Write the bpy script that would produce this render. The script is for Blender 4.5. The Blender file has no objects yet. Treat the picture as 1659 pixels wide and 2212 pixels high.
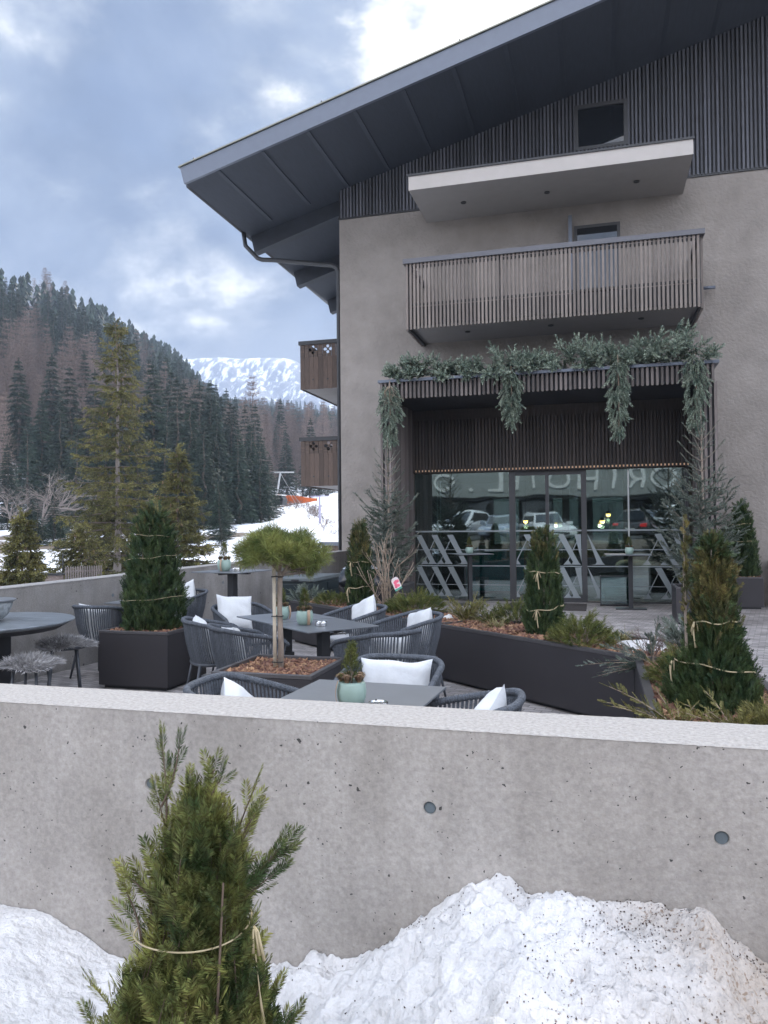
import bpy, math, random
import numpy as np
from mathutils import Vector, Matrix, noise as mnoise
random.seed(7)
RNG = np.random.default_rng(7)
PI = math.pi
R = math.radians
SC = bpy.context.scene
COL = SC.collection

# World axes: X runs along the chalet's facade (to the right), Y runs away from the street, Z is up.
TH = R(15.4)
CT, ST = math.cos(TH), math.sin(TH)
EYE = 1.6

def gp(px, depth):
    """Ground point (x, y) seen at column px of a 1659 px wide picture, at a distance along the view."""
    X = (px - 829.5) / 1662.0 * depth
    return CT * X - ST * depth, ST * X + CT * depth

# ------------------------------------------------------------------ object helpers
def empty(name, loc=(0, 0, 0), rz=0.0, parent=None):
    o = bpy.data.objects.new(name, None)
    o.empty_display_size = 0.1
    o.location = loc
    o.rotation_euler = (0, 0, rz)
    COL.objects.link(o)
    if parent: o.parent = parent
    return o

def tag(o, label=None, cat=None, group=None, kind=None):
    if label: o['label'] = label
    if cat: o['category'] = cat
    if group: o['group'] = group
    if kind: o['kind'] = kind
    return o

def thing(name, label, cat, loc=(0, 0, 0), rz=0.0, group=None):
    return tag(empty(name, loc, rz), label, cat, group)

def np_mesh(name, V, Fs, mats, smooth=False, midx=None):
    """V (n,3); Fs: list of int arrays (k,c)."""
    me = bpy.data.meshes.new(name)
    V = np.asarray(V, dtype=np.float32)
    me.vertices.add(len(V))
    me.vertices.foreach_set('co', V.ravel())
    Fs = [np.asarray(f, dtype=np.int32) for f in Fs if len(f)]
    nl = sum(f.size for f in Fs); nf = sum(len(f) for f in Fs)
    me.loops.add(nl); me.polygons.add(nf)
    me.loops.foreach_set('vertex_index', np.concatenate([f.ravel() for f in Fs]))
    tot = np.concatenate([np.full(len(f), f.shape[1], dtype=np.int32) for f in Fs])
    st = np.concatenate([[0], np.cumsum(tot)[:-1]]).astype(np.int32)
    me.polygons.foreach_set('loop_start', st)
    if smooth:
        me.polygons.foreach_set('use_smooth', np.ones(nf, dtype=bool))
    if midx is not None:
        me.polygons.foreach_set('material_index', np.asarray(midx, dtype=np.int32))
    for m in (mats if isinstance(mats, (list, tuple)) else [mats]):
        me.materials.append(m)
    me.update(calc_edges=True)
    return me

def link(name, me, parent=None, loc=None, rz=None):
    o = bpy.data.objects.new(name, me)
    COL.objects.link(o)
    if parent: o.parent = parent
    if loc is not None: o.location = loc
    if rz is not None: o.rotation_euler = (0, 0, rz)
    return o

class MB:
    """Collects shapes, builds ONE mesh object."""
    def __init__(s): s.v = []; s.f = []; s.n = 0; s.m = []; s.cur = 0
    def add(s, V, F):
        V = np.asarray(V, dtype=float).reshape(-1, 3)
        for f in F:
            s.f.append([int(i) + s.n for i in f]); s.m.append(s.cur)
        s.v.append(V); s.n += len(V)
        return s
    def box(s, x0, x1, y0, y1, z0, z1):
        V = [(x0, y0, z0), (x1, y0, z0), (x1, y1, z0), (x0, y1, z0), (x0, y0, z1), (x1, y0, z1), (x1, y1, z1), (x0, y1, z1)]
        return s.add(V, [(0, 3, 2, 1), (4, 5, 6, 7), (0, 1, 5, 4), (1, 2, 6, 5), (2, 3, 7, 6), (3, 0, 4, 7)])
    def prism(s, poly, axis, a, b):
        """Extrude a 2D polygon along axis ('x','y','z') from a to b."""
        n = len(poly)
        def p3(p, t):
            return {'x': (t, p[0], p[1]), 'y': (p[0], t, p[1]), 'z': (p[0], p[1], t)}[axis]
        V = [p3(p, a) for p in poly] + [p3(p, b) for p in poly]
        F = [tuple(range(n))[::-1], tuple(range(n, 2 * n))] + [(i, (i + 1) % n, n + (i + 1) % n, n + i) for i in range(n)]
        return s.add(V, F)
    def beam(s, a, b, w, h, up=(0, 0, 1)):
        a = Vector(a); b = Vector(b); d = (b - a).normalized(); up = Vector(up)
        sx = d.cross(up).normalized(); sz = sx.cross(d).normalized()
        V = []
        for c in (a, b):
            for i, j in ((-1, -1), (1, -1), (1, 1), (-1, 1)):
                V.append(c + sx * (i * w / 2) + sz * (j * h / 2))
        return s.add([tuple(v) for v in V], [(0, 1, 2, 3), (7, 6, 5, 4), (0, 4, 5, 1), (1, 5, 6, 2), (2, 6, 7, 3), (3, 7, 4, 0)])
    def tube(s, pts, r, seg=8, cap=True):
        V, F = tube_np(pts, r, seg)
        s.add(V, F)
        if cap:
            n = len(pts)
            s.f.append([s.n - n * seg + i for i in range(seg)][::-1]); s.m.append(s.cur)
            s.f.append([s.n - seg + i for i in range(seg)]); s.m.append(s.cur)
        return s
    def lathe(s, prof, seg=24, c=(0, 0, 0)):
        V = []
        for r, z in prof:
            for k in range(seg):
                a = 2 * PI * k / seg
                V.append((c[0] + r * math.cos(a), c[1] + r * math.sin(a), c[2] + z))
        F = []
        for i in range(len(prof) - 1):
            for k in range(seg):
                F.append((i * seg + k, i * seg + (k + 1) % seg, (i + 1) * seg + (k + 1) % seg, (i + 1) * seg + k))
        F.append(tuple(range(seg))[::-1]); F.append(tuple(range((len(prof) - 1) * seg, len(prof) * seg)))
        return s.add(V, F)
    def build(s, name, mats, parent=None, smooth=False, bevel=0, loc=None, rz=None, subd=0):
        me = bpy.data.meshes.new(name)
        V = np.concatenate(s.v) if s.v else np.zeros((0, 3))
        me.from_pydata([tuple(x) for x in V], [], s.f)
        for m in (mats if isinstance(mats, (list, tuple)) else [mats]): me.materials.append(m)
        if any(s.m): me.polygons.foreach_set('material_index', s.m)
        if smooth: me.polygons.foreach_set('use_smooth', [True] * len(me.polygons))
        me.update()
        o = link(name, me, parent, loc, rz)
        if bevel:
            b = o.modifiers.new('edge', 'BEVEL'); b.width = bevel; b.segments = 2; b.limit_method = 'ANGLE'; b.angle_limit = R(40)
            b.harden_normals = False
        if subd:
            q = o.modifiers.new('smooth', 'SUBSURF'); q.levels = subd; q.render_levels = subd
        return o

def tube_np(pts, r, seg=6):
    P = np.asarray(pts, dtype=float); n = len(P)
    r = np.broadcast_to(np.asarray(r, dtype=float), (n,))
    T = np.gradient(P, axis=0); T /= np.linalg.norm(T, axis=1)[:, None] + 1e-12
    ref = np.array([0, 0, 1.0]) if abs(T[0][2]) < 0.9 else np.array([1.0, 0, 0])
    A = np.cross(T[0], ref); A /= np.linalg.norm(A)
    V = []
    for i in range(n):
        A = A - T[i] * (A @ T[i]); A /= np.linalg.norm(A) + 1e-12
        B = np.cross(T[i], A)
        for k in range(seg):
            a = 2 * PI * k / seg
            V.append(P[i] + r[i] * (math.cos(a) * A + math.sin(a) * B))
    F = [(i * seg + k, i * seg + (k + 1) % seg, (i + 1) * seg + (k + 1) % seg, (i + 1) * seg + k) for i in range(n - 1) for k in range(seg)]
    return np.array(V), F

# ------------------------------------------------------------------ scattered foliage (many small faces, numpy)
def frames(D, roll):
    """Rotation matrices (m,3,3), third column = D."""
    D = D / (np.linalg.norm(D, axis=1)[:, None] + 1e-12)
    ref = np.where(np.abs(D[:, 2:3]) < 0.95, np.array([[0, 0, 1.0]]), np.array([[1.0, 0, 0]]))
    A = np.cross(ref, D); A /= np.linalg.norm(A, axis=1)[:, None] + 1e-12
    B = np.cross(D, A)
    c, s = np.cos(roll)[:, None], np.sin(roll)[:, None]
    A2 = c * A + s * B; B2 = -s * A + c * B
    return np.stack([A2, B2, D], axis=2)

def scatter(temps, P, D, S, rng, roll=None):
    """temps: list of (V, F quads). Returns merged V, F."""
    P = np.asarray(P, float); D = np.asarray(D, float); m = len(P)
    S = np.broadcast_to(np.asarray(S, float), (m,))
    if roll is None: roll = rng.uniform(0, 2 * PI, m)
    M = frames(D, roll) * S[:, None, None]
    which = rng.integers(0, len(temps), m)
    Vs, Fs, n = [], [], 0
    for k, (tv, tf) in enumerate(temps):
        ix = np.nonzero(which == k)[0]
        if not len(ix): continue
        W = np.einsum('mij,nj->mni', M[ix], tv) + P[ix][:, None, :]
        Fs.append((tf[None] + (np.arange(len(ix)) * len(tv))[:, None, None] + n).reshape(-1, tf.shape[1]))
        Vs.append(W.reshape(-1, 3)); n += len(ix) * len(tv)
    return np.concatenate(Vs), np.concatenate(Fs)

def join(parts):
    Vs, Fs, n = [], [], 0
    for V, F in parts:
        Vs.append(np.asarray(V)); Fs.append(np.asarray(F) + n); n += len(V)
    return np.concatenate(Vs), np.concatenate(Fs)

def rhomb(base, d, side, L, w):
    """quad needle: base, left, tip, right"""
    m = base + d * (L * 0.45)
    return [base, m - side * (w / 2), base + d * L, m + side * (w / 2)]

def shoot_flat(rng, n=18, nl=0.24, nw=0.035, ang=58, stem=0.012):
    """Yew-like spray: needles in two rows. Length 1 along +Z."""
    V = []
    for i in range(n):
        z = 0.04 + 0.96 * (i + rng.uniform(0, .6)) / n
        tl = nl * (0.75 + 0.35 * math.sin(PI * min(1, z * 1.05))) * rng.uniform(.85, 1.1)
        for sd in (-1, 1):
            a = R(ang + rng.uniform(-12, 12)) * (1 - 0.45 * z)
            b = rng.uniform(-.35, .45)
            d = np.array([sd * math.sin(a) * math.cos(b), math.sin(a) * math.sin(abs(b)) * .9, math.cos(a)])
            side = np.cross(d, np.array([0, 1.0, .3])); side /= np.linalg.norm(side)
            V += rhomb(np.array([0, 0, z]), d, side, tl, nw)
    for sx, sy in ((stem, 0), (0, stem)):
        V += [np.array([-sx, -sy, 0]), np.array([sx, sy, 0]), np.array([sx * .4, sy * .4, 1]), np.array([-sx * .4, -sy * .4, 1])]
    V = np.array(V)
    return V, np.arange(len(V)).reshape(-1, 4)

def shoot_round(rng, n=34, nl=0.16, nw=0.02, ang=55, stem=0.02):
    """Spruce-like bottle brush: needles all round the stem."""
    V = []
    for i in range(n):
        z = 0.98 * (i + rng.uniform(0, .8)) / n
        az = i * 2.4 + rng.uniform(-.3, .3)
        a = R(ang + rng.uniform(-12, 12)) * (1 - 0.35 * z)
        d = np.array([math.sin(a) * math.cos(az), math.sin(a) * math.sin(az), math.cos(a)])
        side = np.cross(d, np.array([0, 0, 1.0])); side /= np.linalg.norm(side) + 1e-9
        V += rhomb(np.array([0, 0, z]), d, side, nl * rng.uniform(.8, 1.15), nw)
    for sx, sy in ((stem, 0), (0, stem)):
        V += [np.array([-sx, -sy, 0]), np.array([sx, sy, 0]), np.array([sx * .5, sy * .5, 1]), np.array([-sx * .5, -sy * .5, 1])]
    V = np.array(V)
    return V, np.arange(len(V)).reshape(-1, 4)

def tuft(rng, n=36, spread=75, nw=0.03):
    """Pine tuft: long needles from one point."""
    V = []
    for i in range(n):
        a = R(spread) * math.sqrt(rng.uniform(0.02, 1)); az = rng.uniform(0, 2 * PI)
        d = np.array([math.sin(a) * math.cos(az), math.sin(a) * math.sin(az), math.cos(a)])
        side = np.cross(d, np.array([rng.normal(), rng.normal(), .3])); side /= np.linalg.norm(side) + 1e-9
        b = np.array([0, 0, rng.uniform(0, .35)])
        V += rhomb(b, d, side, rng.uniform(.7, 1.05), nw)
    V = np.array(V)
    return V, np.arange(len(V)).reshape(-1, 4)

def foliage(name, parts, mat, parent, loc=None):
    V, F = join(parts)
    return link(name, np_mesh(name, V, [F], mat), parent, loc)
# ------------------------------------------------------------------ materials
def mat(name, col, rough=.6, metal=0.0, var=.12, scale=6.0, stretch=(1, 1, 1), island=0.0, bump=0.0, bscale=40.0, spec=.5, objvar=0.0, col2=None, detail=5, thresh=None, hue=0.0):
    m = bpy.data.materials.new(name); m.use_nodes = True
    nt = m.node_tree; N = nt.nodes; L = nt.links
    b = N['Principled BSDF']
    b.inputs['Roughness'].default_value = rough; b.inputs['Metallic'].default_value = metal
    b.inputs['Specular IOR Level'].default_value = spec
    tc = N.new('ShaderNodeTexCoord'); mp = N.new('ShaderNodeMapping'); mp.inputs['Scale'].default_value = stretch
    L.new(tc.outputs['Object'], mp.inputs['Vector'])
    nz = N.new('ShaderNodeTexNoise'); nz.inputs['Scale'].default_value = scale; nz.inputs['Detail'].default_value = detail; nz.inputs['Roughness'].default_value = .6
    L.new(mp.outputs[0], nz.inputs['Vector'])
    rp = N.new('ShaderNodeValToRGB')
    lo, hi = thresh or (.3, .7)
    rp.color_ramp.elements[0].position = lo; rp.color_ramp.elements[1].position = hi
    c2 = col2 or tuple(min(1, c * (1 + var)) for c in col)
    c1 = col if col2 else tuple(c * (1 - var) for c in col)
    rp.color_ramp.elements[0].color = (*c1, 1); rp.color_ramp.elements[1].color = (*c2, 1)
    L.new(nz.outputs['Fac'], rp.inputs[0])
    out = rp.outputs[0]
    def vary(out, src, amt):
        hs = N.new('ShaderNodeHueSaturation')
        mr = N.new('ShaderNodeMapRange'); mr.inputs['To Min'].default_value = 1 - amt; mr.inputs['To Max'].default_value = 1 + amt
        L.new(src, mr.inputs['Value']); L.new(mr.outputs[0], hs.inputs['Value']); L.new(out, hs.inputs['Color'])
        if hue:
            mh = N.new('ShaderNodeMapRange'); mh.inputs['To Min'].default_value = .5 - hue; mh.inputs['To Max'].default_value = .5 + hue
            L.new(src, mh.inputs['Value']); L.new(mh.outputs[0], hs.inputs['Hue'])
        return hs.outputs[0]
    if island:
        g = N.new('ShaderNodeNewGeometry'); out = vary(out, g.outputs['Random Per Island'], island)
    if objvar:
        oi = N.new('ShaderNodeObjectInfo'); out = vary(out, oi.outputs['Random'], objvar)
    L.new(out, b.inputs['Base Color'])
    if bump:
        n2 = N.new('ShaderNodeTexNoise'); n2.inputs['Scale'].default_value = bscale; n2.inputs['Detail'].default_value = 4
        L.new(mp.outputs[0], n2.inputs['Vector'])
        bp = N.new('ShaderNodeBump'); bp.inputs['Strength'].default_value = bump; bp.inputs['Distance'].default_value = .02
        L.new(n2.outputs['Fac'], bp.inputs['Height']); L.new(bp.outputs[0], b.inputs['Normal'])
    return m

def leaf(name, col, col2, island=.3, scale=3.0, objvar=0.0, trans=.25, hue=.012, thresh=(.35, .65)):
    """needles: diffuse + a little light let through"""
    m = mat(name, col, rough=.55, col2=col2, scale=scale, island=island, objvar=objvar, spec=.3, hue=hue, thresh=thresh, detail=3)
    nt = m.node_tree; N = nt.nodes; L = nt.links
    b = N['Principled BSDF']; o = N['Material Output']
    src = b.inputs['Base Color'].links[0].from_socket
    t = N.new('ShaderNodeBsdfTranslucent'); mx = N.new('ShaderNodeMixShader'); mx.inputs[0].default_value = trans
    L.new(src, t.inputs['Color']); L.new(b.outputs[0], mx.inputs[1]); L.new(t.outputs[0], mx.inputs[2]); L.new(mx.outputs[0], o.inputs['Surface'])
    return m

def concrete(name, c1, c2, pits=True, streak=.85, pscale=16):
    m = bpy.data.materials.new(name); m.use_nodes = True
    nt = m.node_tree; N = nt.nodes; L = nt.links; b = N['Principled BSDF']
    b.inputs['Roughness'].default_value = .85; b.inputs['Specular IOR Level'].default_value = .25
    tc = N.new('ShaderNodeTexCoord')
    def nz(scale, detail, st=(1, 1, 1), rough=.6):
        mp = N.new('ShaderNodeMapping'); mp.inputs['Scale'].default_value = st; L.new(tc.outputs['Object'], mp.inputs[0])
        n = N.new('ShaderNodeTexNoise'); n.inputs['Scale'].default_value = scale; n.inputs['Detail'].default_value = detail; n.inputs['Roughness'].default_value = rough
        L.new(mp.outputs[0], n.inputs['Vector']); return n.outputs['Fac']
    def ramp(src, p0, p1, a, bb):
        r = N.new('ShaderNodeValToRGB'); r.color_ramp.elements[0].position = p0; r.color_ramp.elements[1].position = p1
        r.color_ramp.elements[0].color = (*a, 1); r.color_ramp.elements[1].color = (*bb, 1); L.new(src, r.inputs[0]); return r.outputs[0]
    def mixc(f, a, bb, mode='MIX'):
        x = N.new('ShaderNodeMix'); x.data_type = 'RGBA'; x.blend_type = mode
        if isinstance(f, (int, float)): x.inputs[0].default_value = f
        else: L.new(f, x.inputs[0])
        for s, v in ((6, a), (7, bb)):
            if isinstance(v, tuple): x.inputs[s].default_value = (*v, 1)
            else: L.new(v, x.inputs[s])
        return x.outputs[2]
    base = ramp(nz(1.6, 6), .35, .68, c1, c2)
    fine = ramp(nz(70, 4), .3, .7, (.82, .82, .82), (1.12, 1.12, 1.12))
    col = mixc(1.0, base, fine, 'MULTIPLY')
    big = ramp(nz(3.2, 3, (1, 1, .35)), .4, .66, (.84, .83, .82), (1.08, 1.08, 1.09))
    col = mixc(streak, col, mixc(1.0, col, big, 'MULTIPLY'))
    runs = ramp(nz(7, 5, (1, 1, .09)), .42, .72, (1.06, 1.06, 1.06), (.80, .79, .78))
    col = mixc(.45, col, mixc(1.0, col, runs, 'MULTIPLY'))
    hts = nz(55, 5)
    if pits:
        vo = N.new('ShaderNodeTexVoronoi'); vo.inputs['Scale'].default_value = pscale; vo.inputs['Randomness'].default_value = 1
        nd = N.new('ShaderNodeTexNoise'); nd.inputs['Scale'].default_value = 60; L.new(tc.outputs['Object'], nd.inputs['Vector'])
        ad = N.new('ShaderNodeMix'); ad.data_type = 'RGBA'; ad.inputs[0].default_value = .02; L.new(tc.outputs['Object'], ad.inputs[6]); L.new(nd.outputs['Color'], ad.inputs[7])
        L.new(ad.outputs[2], vo.inputs['Vector'])
        # pit size differs from cell to cell
        sz = N.new('ShaderNodeSeparateColor'); L.new(vo.outputs['Color'], sz.inputs[0])
        th = N.new('ShaderNodeMath'); th.operation = 'POWER'; L.new(sz.outputs[0], th.inputs[0]); th.inputs[1].default_value = 4.2
        ml = N.new('ShaderNodeMath'); ml.operation = 'MULTIPLY'; L.new(th.outputs[0], ml.inputs[0]); ml.inputs[1].default_value = .115
        lt = N.new('ShaderNodeMath'); lt.operation = 'LESS_THAN'; L.new(vo.outputs['Distance'], lt.inputs[0]); L.new(ml.outputs[0], lt.inputs[1])
        v2 = N.new('ShaderNodeTexVoronoi'); v2.inputs['Scale'].default_value = pscale * 4.2; L.new(ad.outputs[2], v2.inputs['Vector'])
        s2 = N.new('ShaderNodeSeparateColor'); L.new(v2.outputs['Color'], s2.inputs[0])
        p2 = N.new('ShaderNodeMath'); p2.operation = 'POWER'; L.new(s2.outputs[0], p2.inputs[0]); p2.inputs[1].default_value = 7
        m2 = N.new('ShaderNodeMath'); m2.operation = 'MULTIPLY'; L.new(p2.outputs[0], m2.inputs[0]); m2.inputs[1].default_value = .26
        l2 = N.new('ShaderNodeMath'); l2.operation = 'LESS_THAN'; L.new(v2.outputs['Distance'], l2.inputs[0]); L.new(m2.outputs[0], l2.inputs[1])
        mxp = N.new('ShaderNodeMath'); mxp.operation = 'MAXIMUM'; L.new(lt.outputs[0], mxp.inputs[0]); L.new(l2.outputs[0], mxp.inputs[1])
        col = mixc(mxp.outputs[0], col, (.07, .065, .062))
        sb = N.new('ShaderNodeMath'); sb.operation = 'SUBTRACT'; L.new(hts, sb.inputs[0]); L.new(mxp.outputs[0], sb.inputs[1]); hts = sb.outputs[0]
    L.new(col, b.inputs['Base Color'])
    bp = N.new('ShaderNodeBump'); bp.inputs['Strength'].default_value = .45; bp.inputs['Distance'].default_value = .008
    L.new(hts, bp.inputs['Height']); L.new(bp.outputs[0], b.inputs['Normal'])
    return m

def paver_mat():
    m = mat('paving', (.31, .29, .28), rough=.8, var=.25, scale=2.5, bump=.2, bscale=60)
    nt = m.node_tree; N = nt.nodes; L = nt.links; b = N['Principled BSDF']
    src = b.inputs['Base Color'].links[0].from_socket
    tc = N.new('ShaderNodeTexCoord'); mp = N.new('ShaderNodeMapping'); mp.inputs['Rotation'].default_value = (0, 0, R(12)); L.new(tc.outputs['Object'], mp.inputs[0])
    br = N.new('ShaderNodeTexBrick'); br.inputs['Scale'].default_value = 3.2; br.inputs['Mortar Size'].default_value = .018
    br.inputs['Color1'].default_value = (.62, .6, .6, 1); br.inputs['Color2'].default_value = (1.25, 1.22, 1.2, 1); br.inputs['Mortar'].default_value = (.45, .43, .42, 1)
    L.new(mp.outputs[0], br.inputs['Vector'])
    x = N.new('ShaderNodeMix'); x.data_type = 'RGBA'; x.blend_type = 'MULTIPLY'; x.inputs[0].default_value = .9
    L.new(src, x.inputs[6]); L.new(br.outputs['Color'], x.inputs[7]); L.new(x.outputs[2], b.inputs['Base Color'])
    return m

def snow_mat(name, dirt=0.0, dirtside=False, base=(.68, .66, .645)):
    m = mat(name, base, rough=.75, var=.13, scale=7, bump=.8, bscale=46, spec=.25)
    nt = m.node_tree; N = nt.nodes; L = nt.links; b = N['Principled BSDF']
    b.inputs['Subsurface Weight'].default_value = 0
    src = b.inputs['Base Color'].links[0].from_socket
    if dirt:
        tc = N.new('ShaderNodeTexCoord')
        n1 = N.new('ShaderNodeTexNoise'); n1.inputs['Scale'].default_value = 75; n1.inputs['Detail'].default_value = 3; L.new(tc.outputs['Object'], n1.inputs[0])
        n2 = N.new('ShaderNodeTexNoise'); n2.inputs['Scale'].default_value = 4; n2.inputs['Detail'].default_value = 3; L.new(tc.outputs['Object'], n2.inputs[0])
        sp = N.new('ShaderNodeSeparateXYZ'); L.new(tc.outputs['Object'], sp.inputs[0])
        side = N.new('ShaderNodeMapRange'); side.inputs['From Min'].default_value = -.55; side.inputs['From Max'].default_value = .35; side.inputs['To Min'].default_value = .05; side.inputs['To Max'].default_value = .25
        L.new(sp.outputs[0], side.inputs['Value'])
        # specks of needles and grit: more to the right
        a = N.new('ShaderNodeMath'); a.operation = 'MULTIPLY_ADD'; L.new(n2.outputs[0], a.inputs[0]); a.inputs[1].default_value = .28; L.new(n1.outputs[0], a.inputs[2])
        c = N.new('ShaderNodeMath'); c.operation = 'ADD'; L.new(a.outputs[0], c.inputs[0]); L.new(side.outputs[0], c.inputs[1])
        r = N.new('ShaderNodeMapRange'); r.inputs['From Min'].default_value = .955; r.inputs['From Max'].default_value = 1.05; L.new(c.outputs[0], r.inputs['Value'])
        x = N.new('ShaderNodeMix'); x.data_type = 'RGBA'; L.new(r.outputs[0], x.inputs[0]); L.new(src, x.inputs[6]); x.inputs[7].default_value = (.16, .11, .085, 1)
        # a wash of fine dirt
        r2 = N.new('ShaderNodeMapRange'); r2.inputs['From Min'].default_value = -.1; r2.inputs['From Max'].default_value = .5; r2.inputs['To Max'].default_value = 1.7; L.new(sp.outputs[0], r2.inputs['Value'])
        m2 = N.new('ShaderNodeMath'); m2.operation = 'MULTIPLY'; L.new(r2.outputs[0], m2.inputs[0]); L.new(n2.outputs[0], m2.inputs[1])
        y = N.new('ShaderNodeMix'); y.data_type = 'RGBA'; L.new(m2.outputs[0], y.inputs[0]); L.new(x.outputs[2], y.inputs[6]); y.inputs[7].default_value = (.36, .28, .21, 1)
        L.new(y.outputs[2], b.inputs['Base Color'])
    return m

def glass_mat(name, tint=(.5, .6, .6), refl=.3, wavy=.0, rough=.0):
    m = bpy.data.materials.new(name); m.use_nodes = True
    nt = m.node_tree; N = nt.nodes; L = nt.links; o = N['Material Output']; N.remove(N['Principled BSDF'])
    t = N.new('ShaderNodeBsdfTransparent'); t.inputs[0].default_value = (*tint, 1)
    g = N.new('ShaderNodeBsdfGlossy'); g.inputs['Roughness'].default_value = rough; g.inputs['Color'].default_value = (.9, 1, .99, 1)
    lw = N.new('ShaderNodeLayerWeight'); lw.inputs['Blend'].default_value = .35
    ma = N.new('ShaderNodeMapRange'); ma.inputs['To Min'].default_value = refl; ma.inputs['To Max'].default_value = 1
    L.new(lw.outputs['Fresnel'], ma.inputs['Value'])
    x = N.new('ShaderNodeMixShader'); L.new(ma.outputs[0], x.inputs[0]); L.new(t.outputs[0], x.inputs[1]); L.new(g.outputs[0], x.inputs[2]); L.new(x.outputs[0], o.inputs['Surface'])
    if wavy:
        tc = N.new('ShaderNodeTexCoord'); n = N.new('ShaderNodeTexNoise'); n.inputs['Scale'].default_value = 1.3; n.inputs['Detail'].default_value = 1
        L.new(tc.outputs['Object'], n.inputs[0])
        bp = N.new('ShaderNodeBump'); bp.inputs['Strength'].default_value = wavy; bp.inputs['Distance'].default_value = .004
        L.new(n.outputs[0], bp.inputs['Height']); L.new(bp.outputs[0], g.inputs['Normal'])
    return m

def emit(name, col, s):
    m = bpy.data.materials.new(name); m.use_nodes = True
    b = m.node_tree.nodes['Principled BSDF']; b.inputs['Base Color'].default_value = (*col, 1)
    b.inputs['Emission Color'].default_value = (*col, 1); b.inputs['Emission Strength'].default_value = s
    return m

def frosted(name, col, a):
    m = bpy.data.materials.new(name); m.use_nodes = True
    nt = m.node_tree; N = nt.nodes; L = nt.links; o = N['Material Output']; b = N['Principled BSDF']
    b.inputs['Base Color'].default_value = (*col, 1); b.inputs['Roughness'].default_value = .7
    t = N.new('ShaderNodeBsdfTransparent'); x = N.new('ShaderNodeMixShader'); x.inputs[0].default_value = a
    L.new(t.outputs[0], x.inputs[1]); L.new(b.outputs[0], x.inputs[2]); L.new(x.outputs[0], o.inputs['Surface'])
    return m

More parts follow.
